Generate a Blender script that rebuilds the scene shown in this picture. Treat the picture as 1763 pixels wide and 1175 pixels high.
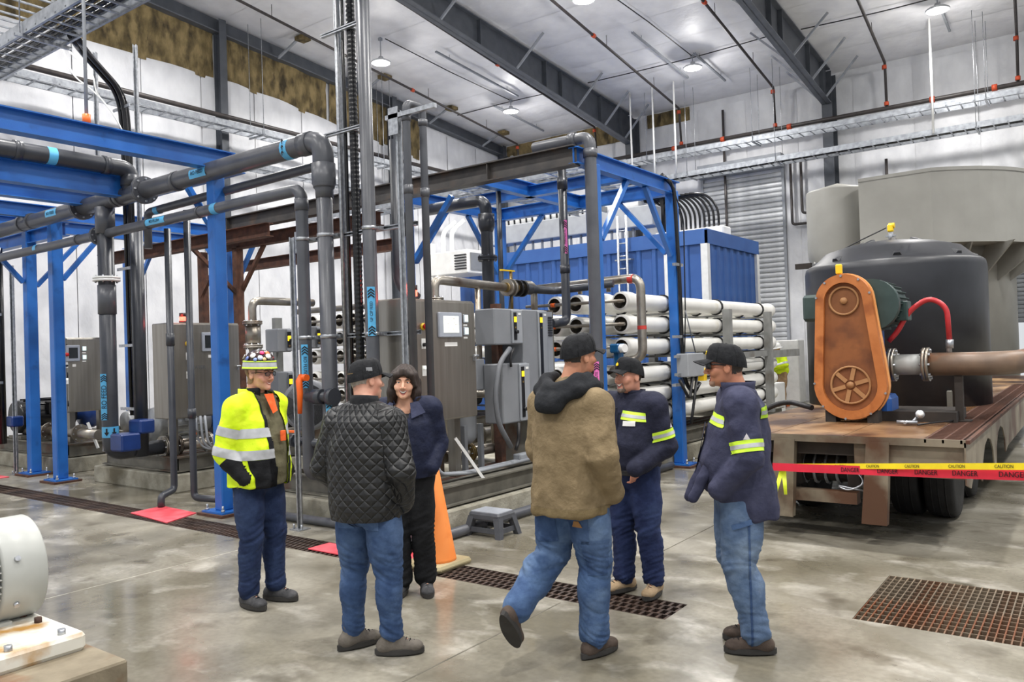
import bpy, bmesh, math, random
import numpy as np
from mathutils import Vector, Matrix, noise as mnoise
random.seed(7)
PI = math.pi
scene = bpy.context.scene
COL = scene.collection
for _o in list(bpy.data.objects): bpy.data.objects.remove(_o)

# ---------------------------------------------------------------- camera
# world: +Y runs along the skids to the back wall, -X to the end wall on the left
YAW, PITCH, ROLL, CAMH = math.radians(36.4), math.radians(0.7), math.radians(1.85), 1.75
fw = Vector((-math.sin(YAW)*math.cos(PITCH), math.cos(YAW)*math.cos(PITCH), math.sin(PITCH)))
r0 = Vector((math.cos(YAW), math.sin(YAW), 0)); u0 = r0.cross(fw)
cR = r0*math.cos(ROLL) - u0*math.sin(ROLL); cU = r0*math.sin(ROLL) + u0*math.cos(ROLL)
cam = bpy.data.cameras.new('camera'); cam_o = bpy.data.objects.new('camera', cam); COL.objects.link(cam_o)
cam.sensor_fit = 'HORIZONTAL'; cam.sensor_width = 36; cam.lens = 1370/1763*36; cam.clip_end = 200
_m = Matrix((cR, cU, -fw)).transposed().to_4x4(); _m.translation = (0, 0, CAMH); cam_o.matrix_world = _m
scene.camera = cam_o

# ---------------------------------------------------------------- world + exposure
wd = bpy.data.worlds.new('world'); scene.world = wd; wd.use_nodes = True
_bg = wd.node_tree.nodes['Background']; _bg.inputs[0].default_value = (0.93, 0.96, 1.0, 1); _bg.inputs[1].default_value = 0.62
scene.view_settings.view_transform = 'Standard'; scene.view_settings.look = 'None'
scene.view_settings.gamma = 1; scene.view_settings.use_curve_mapping = False
scene.view_settings.exposure = 0.3
LAMP_W = 232.0
try:
    scene.cycles.use_denoising = True; scene.cycles.max_bounces = 8; scene.cycles.diffuse_bounces = 5
    scene.cycles.sample_clamp_indirect = 6
except Exception: pass

# ---------------------------------------------------------------- materials
MATS = {}
def rgb(r, g, b):
    f = lambda c: ((c/255+0.055)/1.055)**2.4 if c > 10 else c/255/12.92
    return (f(r), f(g), f(b), 1)
def M(name, c1, c2=None, rough=.5, metal=0., scale=8., bump=0., bscale=None, lo=.35, hi=.65, detail=4., stretch=None,
      c3=None, s3=2., lo3=.55, hi3=.7, emit=None, estr=0., spec=.5, alpha=1., trans=0., coat=0., rough2=None, bdist=.02):
    """noise-mixed principled material on object coordinates"""
    if name in MATS: return MATS[name]
    m = bpy.data.materials.new(name); MATS[name] = m; m.use_nodes = True
    nt = m.node_tree; N = nt.nodes; L = nt.links; b = N['Principled BSDF']
    tc = N.new('ShaderNodeTexCoord'); src = tc.outputs['Object']
    if stretch:
        mp = N.new('ShaderNodeMapping'); mp.inputs['Scale'].default_value = stretch; L.new(src, mp.inputs[0]); src = mp.outputs[0]
    nz = N.new('ShaderNodeTexNoise'); nz.inputs['Scale'].default_value = scale; nz.inputs['Detail'].default_value = detail
    L.new(src, nz.inputs['Vector'])
    c2 = c2 or tuple(min(1, x*1.12) for x in c1[:3])+(1,)
    def ramp(fac, lo, hi):
        r = N.new('ShaderNodeMapRange'); r.inputs[1].default_value = lo; r.inputs[2].default_value = hi; L.new(fac, r.inputs[0]); return r.outputs[0]
    def mix(f, a, bb):
        x = N.new('ShaderNodeMix'); x.data_type = 'RGBA'; L.new(f, x.inputs[0])
        for i, v in ((6, a), (7, bb)):
            if isinstance(v, tuple): x.inputs[i].default_value = v
            else: L.new(v, x.inputs[i])
        return x.outputs[2]
    f = ramp(nz.outputs[0], lo, hi); col = mix(f, tuple(c1[:3])+(1,), c2)
    if c3:
        n3 = N.new('ShaderNodeTexNoise'); n3.inputs['Scale'].default_value = s3; n3.inputs['Detail'].default_value = 6
        L.new(src, n3.inputs['Vector']); col = mix(ramp(n3.outputs[0], lo3, hi3), col, c3)
    L.new(col, b.inputs['Base Color'])
    b.inputs['Metallic'].default_value = metal; b.inputs['Roughness'].default_value = rough
    if rough2 is not None:
        r = N.new('ShaderNodeMapRange'); r.inputs[1].default_value = lo; r.inputs[2].default_value = hi
        r.inputs[3].default_value = rough; r.inputs[4].default_value = rough2; L.new(nz.outputs[0], r.inputs[0]); L.new(r.outputs[0], b.inputs['Roughness'])
    b.inputs['Specular IOR Level'].default_value = spec
    if coat: b.inputs['Coat Weight'].default_value = coat
    if trans: b.inputs['Transmission Weight'].default_value = trans
    if alpha < 1: b.inputs['Alpha'].default_value = alpha
    if emit: b.inputs['Emission Color'].default_value = emit; b.inputs['Emission Strength'].default_value = estr
    if bump:
        bn = N.new('ShaderNodeTexNoise'); bn.inputs['Scale'].default_value = bscale or scale*3; bn.inputs['Detail'].default_value = 5
        L.new(src, bn.inputs['Vector'])
        bp = N.new('ShaderNodeBump'); bp.inputs['Strength'].default_value = bump; bp.inputs['Distance'].default_value = bdist
        L.new(bn.outputs[0], bp.inputs['Height']); L.new(bp.outputs[0], b.inputs['Normal'])
    return m

# ---------------------------------------------------------------- mesh building
ROOT = {}       # world location of every parent
class MB:
    def __init__(s): s.v = []; s.f = []; s.sm = []
    def add(s, vs, fs, smooth=False):
        k = len(s.v); s.v += [tuple(p) for p in vs]; s.f += [tuple(i+k for i in f) for f in fs]; s.sm += [smooth]*len(fs); return s
    def box(s, x0, x1, y0, y1, z0, z1):
        return s.add([(x0,y0,z0),(x1,y0,z0),(x1,y1,z0),(x0,y1,z0),(x0,y0,z1),(x1,y0,z1),(x1,y1,z1),(x0,y1,z1)],
                     [(3,2,1,0),(4,5,6,7),(0,1,5,4),(1,2,6,5),(2,3,7,6),(3,0,4,7)])
    def cbox(s, c, sx, sy, sz, rz=0., b=0.):
        """box centred on c, turned about z, optionally with chamfered vertical and top edges"""
        hx, hy, hz = sx/2, sy/2, sz/2
        if b <= 0:
            P = [(-hx,-hy),(hx,-hy),(hx,hy),(-hx,hy)]; lay = [(P, -hz), (P, hz)]
        else:
            def ring(d):
                a, bb, q = hx-d, hy-d, b-d*.3
                return [(-a+q,-bb),(a-q,-bb),(a,-bb+q),(a,bb-q),(a-q,bb),(-a+q,bb),(-a,bb-q),(-a,-bb+q)]
            lay = [(ring(b*.6), -hz), (ring(0), -hz+b), (ring(0), hz-b), (ring(b*.6), hz)]
        co, si = math.cos(rz), math.sin(rz); vs = []; fs = []; n = len(lay[0][0])
        for P, z in lay: vs += [(c[0]+x*co-y*si, c[1]+x*si+y*co, c[2]+z) for x, y in P]
        fs.append(tuple(reversed(range(n)))); fs.append(tuple(range(len(vs)-n, len(vs))))
        for l in range(len(lay)-1):
            for i in range(n): j = (i+1) % n; fs.append((l*n+i, l*n+j, (l+1)*n+j, (l+1)*n+i))
        return s.add(vs, fs)
    def cyl(s, p0, p1, r, r1=None, n=16, caps=True):
        p0, p1 = Vector(p0), Vector(p1); r1 = r if r1 is None else r1; d = (p1-p0).normalized()
        a = d.orthogonal().normalized(); b = d.cross(a); vs = []
        for p, q in ((p0, r), (p1, r1)): vs += [p+a*q*math.cos(2*PI*i/n)+b*q*math.sin(2*PI*i/n) for i in range(n)]
        s.add(vs, [(i, (i+1) % n, n+(i+1) % n, n+i) for i in range(n)], True)
        if caps:
            k = len(s.v)-2*n; s.f += [tuple(k+i for i in reversed(range(n))), tuple(k+n+i for i in range(n))]; s.sm += [False, False]
        return s
    def lathe(s, prof, o=(0,0,0), ax=(0,0,1), n=24, sx=1., sy=1., caps=True):
        """prof: (radius, height) list turned about axis ax through o"""
        o = Vector(o); d = Vector(ax).normalized(); a = d.orthogonal().normalized()
        if abs(d.z) > .99: a = Vector((1,0,0))
        b = d.cross(a); vs = []; fs = []
        for r, h in prof: vs += [o+d*h+a*r*sx*math.cos(2*PI*i/n)+b*r*sy*math.sin(2*PI*i/n) for i in range(n)]
        for l in range(len(prof)-1):
            for i in range(n): j = (i+1) % n; fs.append((l*n+i, l*n+j, (l+1)*n+j, (l+1)*n+i))
        s.add(vs, fs, True); k = len(s.v)-len(vs)
        if caps and prof[0][0] > 1e-5: s.f.append(tuple(k+i for i in reversed(range(n)))); s.sm.append(False)
        if caps and prof[-1][0] > 1e-5: s.f.append(tuple(k+len(vs)-n+i for i in range(n))); s.sm.append(False)
        return s
    def tube(s, pts, r, bend=0., n=14, seg=6, caps=True):
        pts = [Vector(p) for p in pts]; path = [pts[0]]
        for i in range(1, len(pts)-1):
            a, b, c = pts[i-1], pts[i], pts[i+1]; d1 = (a-b); d2 = (c-b)
            t = min(bend, d1.length*.49, d2.length*.49)
            if t < 1e-4 or d1.normalized().dot(d2.normalized()) < -.9995: path.append(b); continue
            q0, q1 = b+d1.normalized()*t, b+d2.normalized()*t
            for k in range(seg+1):
                u = k/seg; path.append(q0*(1-u)**2 + b*2*u*(1-u) + q1*u*u)
        path.append(pts[-1])
        T = []
        for i in range(len(path)):
            d = path[min(i+1, len(path)-1)]-path[max(i-1, 0)]; T.append(d.normalized())
        a = T[0].orthogonal().normalized(); vs = []
        for i, p in enumerate(path):
            a = (a-T[i]*a.dot(T[i])).normalized(); b = T[i].cross(a)
            rr = r[i] if isinstance(r, (list, tuple)) else r
            vs += [p+a*rr*math.cos(2*PI*j/n)+b*rr*math.sin(2*PI*j/n) for j in range(n)]
        fs = [(i*n+j, i*n+(j+1) % n, (i+1)*n+(j+1) % n, (i+1)*n+j) for i in range(len(path)-1) for j in range(n)]
        s.add(vs, fs, True)
        if caps:
            k = len(s.v)-len(vs); s.f += [tuple(k+i for i in reversed(range(n))), tuple(k+len(vs)-n+i for i in range(n))]; s.sm += [False, False]
        return s
    def prof(s, poly, p0, p1, up=(0,0,1)):
        """extrude 2-D polygon (side, up) from p0 to p1"""
        p0, p1 = Vector(p0), Vector(p1); d = (p1-p0).normalized(); u = Vector(up); u = (u-d*u.dot(d))
        if u.length < 1e-4: u = Vector((1,0,0))
        u.normalize(); w = d.cross(u); n = len(poly)
        vs = [p+w*x+u*y for p in (p0, p1) for x, y in poly]
        return s.add(vs, [(i, (i+1) % n, n+(i+1) % n, n+i) for i in range(n)]+[tuple(reversed(range(n))), tuple(range(n, 2*n))])
    def grid(s, fn, nu, nv, smooth=True):
        vs = [fn(i/nu, j/nv) for j in range(nv+1) for i in range(nu+1)]
        return s.add(vs, [(j*(nu+1)+i, j*(nu+1)+i+1, (j+1)*(nu+1)+i+1, (j+1)*(nu+1)+i) for j in range(nv) for i in range(nu)], smooth)
    def poly(s, pts2, p, u, v, th):
        """flat polygon outline given in (u,v) at p, thickened by th along u x v"""
        p, u, v = Vector(p), Vector(u), Vector(v); w = u.cross(v).normalized(); n = len(pts2)
        vs = [p+u*a+v*b+w*h for h in (0, th) for a, b in pts2]
        return s.add(vs, [(i, (i+1) % n, n+(i+1) % n, n+i) for i in range(n)]+[tuple(reversed(range(n))), tuple(range(n, 2*n))])
    def build(s, name, mat, parent=None, mesh_only=False):
        o = ROOT.get(parent.name, Vector()) if parent else Vector()
        me = bpy.data.meshes.new(name); me.from_pydata([(v[0]-o.x, v[1]-o.y, v[2]-o.z) for v in s.v], [], s.f)
        me.polygons.foreach_set('use_smooth', s.sm)
        for mm in (mat if isinstance(mat, (list, tuple)) else [mat]): me.materials.append(mm)
        ob = bpy.data.objects.new(name, me); COL.objects.link(ob)
        if parent: ob.parent = parent; ROOT[ob.name] = o
        else: ROOT[ob.name] = Vector()
        return ob
def tag(o, label, cat, group=None, kind=None):
    o['label'] = label; o['category'] = cat
    if group: o['group'] = group
    if kind: o['kind'] = kind
    return o
def thing(name, label, cat, loc=(0,0,0), group=None, rz=0.):
    o = bpy.data.objects.new(name, None); COL.objects.link(o); o.location = loc; o.empty_display_size = .2
    o.rotation_euler.z = rz; ROOT[o.name] = Vector(loc); return tag(o, label, cat, group)
def struct(o): o['kind'] = 'structure'; return o
def dup(root, loc, label=None, rz=None):
    r = root.copy(); COL.objects.link(r); r.location = loc; ROOT[r.name] = Vector(loc)
    if label: r['label'] = label
    if rz is not None: r.rotation_euler.z = rz
    for ch in list(root.children):
        c = ch.copy(); COL.objects.link(c); c.parent = r
        for g in ch.children: d = g.copy(); COL.objects.link(d); d.parent = c
    return r
def lettering(txt, size, mat, parent, origin, u, v, name='lettering', align='CENTER', ext=.0008, sx=1.):
    """flat print: text in the plane (u,v) at a world point"""
    cu = bpy.data.curves.new(name, 'FONT'); cu.body = txt; cu.size = size; cu.extrude = ext; cu.align_x = align; cu.align_y = 'CENTER'
    t = bpy.data.objects.new(name, cu); COL.objects.link(t)
    me = bpy.data.meshes.new_from_object(t.evaluated_get(bpy.context.evaluated_depsgraph_get()))
    bpy.data.objects.remove(t); bpy.data.curves.remove(cu)
    u, v = Vector(u).normalized(), Vector(v).normalized(); w = u.cross(v)
    q = Matrix((u*sx, v, w)).transposed().to_4x4(); q.translation = Vector(origin)-(ROOT.get(parent.name, Vector()) if parent else Vector())
    me.transform(q); me.materials.clear(); me.materials.append(mat); me.name = name
    ob = bpy.data.objects.new(name, me); COL.objects.link(ob); ob.parent = parent; ROOT[ob.name] = ROOT.get(parent.name, Vector()); return ob
def ibeam(w, h, t=.012, tf=None):
    tf = tf or t*1.2; a, b = w/2, h/2
    return [(-a,-b),(a,-b),(a,-b+tf),(t/2,-b+tf),(t/2,b-tf),(a,b-tf),(a,b),(-a,b),(-a,b-tf),(-t/2,b-tf),(-t/2,-b+tf),(-a,-b+tf)]
def chan(w, h, t=.01):      # open towards +side
    a, b = w, h/2
    return [(0,-b),(a,-b),(a,-b+t),(t,-b+t),(t,b-t),(a,b-t),(a,b),(0,b)]
def rect(w, h): return [(-w/2,-h/2),(w/2,-h/2),(w/2,h/2),(-w/2,h/2)]
def ucs(w=.041):            # slotted strut profile, open towards +up
    a = w/2; t = .004; l = .011
    return [(-a,-a),(a,-a),(a,a),(a-l,a),(a-l,a-t),(a-t,a-t),(a-t,-a+t),(-a+t,-a+t),(-a+t,a-t),(-a+l,a-t),(-a+l,a),(-a,a)]

# colours of the place
m_floor = None
m_blue = M('blue_paint', rgb(31,94,172), rgb(39,106,186), rough=.36, scale=3, bump=.05, bscale=60, c3=rgb(26,76,140), s3=5, lo3=.6, hi3=.75)
m_pvc = M('grey_pvc', rgb(76,78,84), rgb(86,88,94), rough=.36, scale=5, bump=.03, bscale=40)
m_pvcd = M('dark_pvc', rgb(50,53,60), rgb(60,63,70), rough=.36, scale=5, bump=.03, bscale=40)
m_galv = M('galvanised_steel', rgb(150,153,158), rgb(186,189,194), rough=.38, metal=.75, scale=25, bump=.05, bscale=80)
m_steel = M('stainless_steel', rgb(146,142,134), rgb(160,156,149), rough=.3, metal=.8, scale=2, stretch=(9,9,.5), bump=.02, bscale=30)
m_stpipe = M('stainless_pipe', rgb(142,136,126), rgb(176,170,160), rough=.35, metal=.8, scale=6, c3=rgb(108,92,76), s3=3)
m_dkbeam = M('dark_steel_paint', rgb(62,66,73), rgb(72,76,83), rough=.5, scale=4)
m_blkbeam = M('weathered_black_steel', rgb(54,52,52), rgb(70,66,63), rough=.55, scale=7, c3=rgb(84,68,56), s3=3, lo3=.58, hi3=.72)
m_rust = M('rusty_steel', rgb(72,46,36), rgb(96,62,46), rough=.8, scale=9, bump=.3, c3=rgb(62,44,36), s3=4)
m_black = M('black_rubber', rgb(20,20,22), rgb(30,30,33), rough=.5, scale=20)
m_blackg = M('black_gloss', rgb(14,14,16), rgb(24,24,26), rough=.25, scale=20)
m_white = M('white_paint', rgb(226,226,224), rgb(238,238,236), rough=.45, scale=4)
m_conc = M('pad_concrete', rgb(134,130,116), rgb(164,160,146), rough=.85, scale=5, bump=.3, bscale=30, c3=rgb(98,92,76), s3=1.7, lo3=.5, hi3=.68)
m_cyan = M('cyan_tape', rgb(84,172,222), rgb(94,182,230), rough=.4, scale=6)
m_pink = M('pink_tape', rgb(232,112,186), rgb(240,124,196), rough=.4, scale=6)
m_ink = M('black_ink', rgb(14,18,26), rough=.6)
m_orange = M('orange_plastic', rgb(240,98,20), rgb(248,112,30), rough=.4, scale=6)
m_orcoup = M('orange_coupling', rgb(206,84,48), rgb(190,72,40), rough=.5, scale=20)
m_red = M('red_plastic', rgb(205,30,30), rough=.4)
m_yellow = M('yellow_plastic', rgb(240,200,30), rough=.4)
m_skid = M('skid_steel', rgb(92,90,82), rgb(112,109,100), rough=.55, scale=6, c3=rgb(88,62,44), s3=2.2, lo3=.56, hi3=.7)
m_grey = M('grey_enclosure', rgb(150,153,158), rgb(160,163,168), rough=.45, scale=5)
m_greyd = M('grey_enclosure_dark', rgb(98,101,106), rgb(108,111,116), rough=.45, scale=5)
m_ral = M('pump_blue', rgb(20,48,106), rgb(26,56,118), rough=.35, scale=6)
m_brass = M('dull_brass', rgb(150,128,80), rgb(128,108,70), rough=.4, metal=.6, scale=12)
# ================================================================ the building
XL, YB = -17.8, 24.0
def ceil_z(y): return 9.4+(YB-y)*.083
m_vinyl = M('white_vinyl', rgb(202,203,207), rgb(218,219,222), rough=.42, scale=2.5, bump=.35, bscale=3.2, stretch=(1,1,.6), bdist=.08)
m_vinylc = M('white_vinyl_roof', rgb(222,222,226), rgb(234,234,237), rough=.5, scale=2, bump=.4, bscale=2.6, bdist=.06)
m_fibre = M('brown_fibreglass', rgb(92,80,52), rgb(142,124,86), rough=1, scale=5, bump=.9, bscale=14, stretch=(1,1,.5), c3=rgb(60,52,36), s3=4, lo3=.5, hi3=.68, bdist=.06)
def floor_mat():
    m = bpy.data.materials.new('wet_concrete'); m.use_nodes = True; nt = m.node_tree; N = nt.nodes; L = nt.links; b = N['Principled BSDF']
    tc = N.new('ShaderNodeTexCoord')
    def nz(sc, det, st=(1,1,1), dist=0.):
        mp = N.new('ShaderNodeMapping'); mp.inputs['Scale'].default_value = st; L.new(tc.outputs['Object'], mp.inputs[0])
        n = N.new('ShaderNodeTexNoise'); n.inputs['Scale'].default_value = sc; n.inputs['Detail'].default_value = det; n.inputs['Distortion'].default_value = dist
        L.new(mp.outputs[0], n.inputs['Vector']); return n.outputs[0]
    def rng(f, lo, hi, a=0., c=1.):
        r = N.new('ShaderNodeMapRange'); L.new(f, r.inputs[0])
        for i, v in enumerate((lo, hi, a, c)): r.inputs[i+1].default_value = v
        return r.outputs[0]
    def mix(f, a, c):
        x = N.new('ShaderNodeMix'); x.data_type = 'RGBA'; L.new(f, x.inputs[0])
        for i, v in ((6, a), (7, c)):
            if isinstance(v, tuple): x.inputs[i].default_value = v
            else: L.new(v, x.inputs[i])
        return x.outputs[2]
    big = nz(.42, 9, (1,1.5,1), .3); mid = nz(1.3, 9, (1,1,1), .15); fine = nz(26, 5); spl = nz(1.7, 11, (1,1.7,1), .35); drk = nz(2.4, 10, (1,1,1), .3); spot = nz(9, 3)
    c = mix(rng(mid, .32, .68), rgb(106,101,88), rgb(158,153,140))
    c = mix(rng(big, .46, .62, 0, .55), c, rgb(98,92,76))
    c = mix(rng(spl, .55, .72, 0, .75), c, rgb(192,188,178))
    c = mix(rng(drk, .57, .7, 0, .7), c, rgb(78,71,58))
    c = mix(rng(fine, .35, .7, 0, .3), c, rgb(84,80,70))
    c = mix(rng(spot, .72, .78, 0, .6), c, rgb(58,54,48))
    L.new(c, b.inputs['Base Color'])
    wet = rng(big, .4, .6, .36, .14)
    L.new(wet, b.inputs['Roughness'])
    bp = N.new('ShaderNodeBump'); bp.inputs['Strength'].default_value = .12; bp.inputs['Distance'].default_value = .01; L.new(mid, bp.inputs['Height']); L.new(bp.outputs[0], b.inputs['Normal'])
    return m
m_floor = floor_mat()
m_pit = M('drain_pit', rgb(22,18,15), rgb(34,28,23), rough=.7, scale=6)
DX0, DX1, DY0, DY1 = XL, -2.29, 4.66, 5.0        # trench drain
GX0, GX1, GY0, GY1 = -1.3, 1.15, 5.27, 6.37       # square grating on the right
fl = MB(); FX1, FY0 = 9., -5.
for x0, x1, y0, y1 in ((XL,FX1,FY0,DY0),(XL,FX1,GY1,YB),(XL,GX0,DY1,GY1),(GX1,FX1,DY0,GY1),(DX1,GX1,DY0,GY0),(DX1,GX0,GY0,GY1)):
    if (x0, y0) == (XL, DY1): x1 = DX1; 
    if (x0, y0) == (DX1, GY0): x0 = DX1
    fl.box(x0, x1, y0, y1, -.25, 0)
floor = struct(fl.build('floor', m_floor))
pit = MB()
pit.box(DX0, DX1, DY0, DY1, -.25, -.16); pit.box(GX0, GX1, GY0, GY1, -.7, -.5)
pit.box(GX0-.02, GX0, GY0, GY1, -.7, -.25); pit.box(GX1, GX1+.02, GY0, GY1, -.7, -.25); pit.box(GX0, GX1, GY0-.02, GY0, -.7, -.25); pit.box(GX0, GX1, GY1, GY1+.02, -.7, -.25)
pit.build('drain_bottom', m_pit, floor)
m_joint = M('joint_filler', rgb(186,182,170), rgb(120,116,104), rough=.8, scale=7, lo=.3, hi=.7)
m_jdark = M('joint_gap', rgb(84,80,70), rgb(104,99,88), rough=.9)
for (x0, y0, x1, y1, mm) in ((-3.05, 5.02, -3.05, 23, m_jdark), (-6.42, FY0, -6.42, 4.64, m_joint), (XL, -2.9, 8, -2.9, m_joint), (-4.95, 5.38, -3.05, 5.38, m_jdark), (-3.05, 8.6, 8, 8.6, m_jdark), (-3.05,FY0,-3.05,4.6,m_jdark)):
    w = .006; j = MB().box(x0-w if x0 == x1 else x0, x1+w if x0 == x1 else x1, y0-w if y0 == y1 else y0, y1+w if y0 == y1 else y1, -.002, .0008)
    j.build('expansion_joint', mm, floor)

# --- gratings: every bar is a piece
m_grate = M('rusty_grating', rgb(104,92,78), rgb(140,126,106), rough=.55, metal=.3, scale=1.6, lo=.4, hi=.62, c3=rgb(112,66,38), s3=1.3, lo3=.46, hi3=.62)
m_gratedk = M('dark_iron_grating', rgb(50,42,40), rgb(84,66,56), rough=.55, metal=.3, scale=3)
g = thing('floor_grating', 'rusty square-mesh floor grating over a pit at the right', 'grating', ((GX0+GX1)/2, (GY0+GY1)/2, 0))
def share(name, me, mat, parent, loc):
    o = bpy.data.objects.new(name, me); COL.objects.link(o); o.parent = parent; o.location = loc; ROOT[o.name] = ROOT[parent.name]; return o
_b = MB().box(-.004, .004, -(GY1-GY0)/2, (GY1-GY0)/2, -.035, 0).build('long_bar', m_grate); me_lb = _b.data; bpy.data.objects.remove(_b)
_b = MB().box(-(GX1-GX0)/2, (GX1-GX0)/2, -.004, .004, -.035, -.002).build('cross_bar', m_grate); me_cb = _b.data; bpy.data.objects.remove(_b)
nb = 58
for i in range(nb+1): share('long_bar', me_lb, m_grate, g, (-(GX1-GX0)/2+(GX1-GX0)*i/nb, 0, 0))
for i in range(14): share('cross_bar', me_cb, m_grate, g, (0, -(GY1-GY0)/2+(GY1-GY0)*i/13, 0))
MB().box(-.29, -.27, GY0, GY1, -.036, .001).build('panel_seam', m_grate, g)
t = thing('trench_drain_grating', 'dark slotted iron grating strip of the trench drain crossing the floor', 'grating', (DX1, DY0, 0))
_b = MB().box(0, .02, -.046, .046, -.03, 0).build('slot_bar', m_gratedk); me_sb = _b.data; bpy.data.objects.remove(_b)
nrail = 4
for k in range(nrail+1):
    y = (DY1-DY0)*k/nrail; MB().box(DX0, DX1, DY0+y-.006, DY0+y+.006, -.032, .0).build('rail', m_gratedk, t)
cnt = 0; far = MB(); x = DX1-.02
while x > -12.5:
    for k in range(nrail):
        y = (DY1-DY0)*(k+.5)/nrail; xo = .03 if k % 2 else 0
        if cnt < 298: share('slot_bar', me_sb, m_gratedk, t, (x-xo-DX1, y, -.001)); cnt += 1
        else: far.box(x-xo, x-xo+.02, DY0+y-.046, DY0+y+.046, -.031, -.001)
    x -= .06
o = far.build('slot_bar_far', m_gratedk, t); o['kind'] = 'stuff'; o.name = 'slot_bars'

# --- walls
def struct_wall(name, boxes, mat):
    m = MB()
    for b in boxes: m.box(*b)
    return struct(m.build(name, mat))
wl = struct_wall('wall_left', [(XL-.2, XL, FY0, YB, 0, 12.2)], m_vinyl)
OX0, OX1, OZ = -1.75, 2.6, 4.9
wb = struct_wall('wall_back', [(XL-.2, OX0, YB, YB+.2, 0, 9.7), (OX0, OX1, YB, YB+.2, OZ, 9.7), (OX1, FX1, YB, YB+.2, 0, 9.7)], m_vinyl)
def billow(axis, a0, a1, z0f, z1f, off, depth, nu=5, nv=8, seed=0):
    def fn(u, v):
        a = a0+(a1-a0)*u; z0, z1 = z0f(a), z1f(a); z = z0+(z1-z0)*v
        d = depth*(1-(2*u-1)**4)*(.55+.45*mnoise.noise(Vector((a*1.3+seed, z*.9, seed*.37))))
        d += .012*mnoise.noise(Vector((a*4, z*3, seed)))
        return (XL+off+d, a, z) if axis == 'y' else (a, YB-off-d, z)
    return fn
def vtop(a):
    if a > 19.4: return ceil_z(a)-.5
    base = 8.9 if a < 12.5 else 8.9-(a-12.5)*.11
    return base+.07*mnoise.noise(Vector((a*.9, 3, 0)))
y = -1.0; k = 0
while y < YB-.05:
    y1 = min(y+1.55, YB-.02)
    top = vtop
    MB().grid(billow('y', y+.01, y1-.01, lambda a: .1, top, .035, .07, seed=k*7.1), 6, 9).build('vinyl_panel', m_vinyl, wl); y = y1; k += 1
x = XL
while x < FX1-.1:
    x1 = min(x+1.55, FX1)
    segs = [(.1, None)] if not (OX0-.1 < (x+x1)/2 < OX1+.1) else [(OZ+.25, None)]
    for z0, _ in segs:
        lowtop = x < -11.6
        MB().grid(billow('x', x1-.01, x+.01, lambda a, z0=z0: z0, (lambda a: 8.75+.1*mnoise.noise(Vector((a, 1, 2)))) if lowtop else (lambda a: ceil_z(YB)-.18), .01, .06, seed=k*3.3), 5, 9).build('vinyl_panel', m_vinyl, wb)
    x = x1; k += 1
# bare brown batts above the vinyl
def batt(axis, a0, a1, z0, z1f, par, seed):
    def fn(u, v):
        a = a0+(a1-a0)*u; zt = z1f(a); z00 = vtop(a)-.06 if axis == 'y' else z0; z = z00+(zt-z00)*v
        d = .03+.02*v+.07*v*mnoise.noise(Vector((a*1.9, z*1.7, seed)))+.04*v*mnoise.noise(Vector((a*6, z*4, seed)))
        return (XL+.02+max(d, 0), a, z) if axis == 'y' else (a, YB-.02-max(d, 0), z)
    m = MB().grid(fn, 22, 8); return m.build('insulation_batt', m_fibre, par)
for i, (a, b) in enumerate(((1.2,4.4),(4.5,7.9),(8.0,11.75),(12.05,15.4),(15.5,18.0),(18.1,19.4))): batt('y', a, b, 8.6, lambda q: max(ceil_z(q)-.35, vtop(q)+.05), wl, i*5.)
for i, (a, b) in enumerate(((-17.6,-14.8),(-14.7,-12.5),(-11.8,-10.3))): batt('x', b, a, 8.72 if i < 2 else 8.95, lambda q: ceil_z(YB)-.02, wb, 40+i*5.)
# ceiling sheets between purlins
cz = MB(); cz.add([(XL-.2, FY0, ceil_z(FY0)+.06), (FX1, FY0, ceil_z(FY0)+.06), (FX1, YB+.2, ceil_z(YB)+.05), (XL-.2, YB+.2, ceil_z(YB)+.05)], [(3,2,1,0)])
cz.add([(XL-.2, FY0, ceil_z(FY0)+.2), (FX1, FY0, ceil_z(FY0)+.2), (FX1, YB+.2, ceil_z(YB)+.2), (XL-.2, YB+.2, ceil_z(YB)+.2)], [(0,1,2,3)])
ceiling = struct(cz.build('ceiling', m_vinylc))
bays = [XL, -12.2, -5.95, .3, 6.5, FX1]
yy = YB
while yy > FY0+.3:
    y0 = yy-1.5
    for bx0, bx1 in zip(bays[:-1], bays[1:]):
        def fn(u, v, bx0=bx0, bx1=bx1, y0=y0, yy=yy):
            x = bx0+(bx1-bx0)*u; y = y0+.004+(yy-y0-.008)*v
            s = (1-(2*v-1)**2)*.03*(1+.5*mnoise.noise(Vector((x*.7, y, 0))))+.015*mnoise.noise(Vector((x*2, y*2, 5)))
            return (x, y, ceil_z(y)-s+.03)
        MB().grid(lambda u, v: fn(u, 1-v), 8, 5).build('roof_sheet', m_vinylc, ceiling)
    yy = y0

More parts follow.
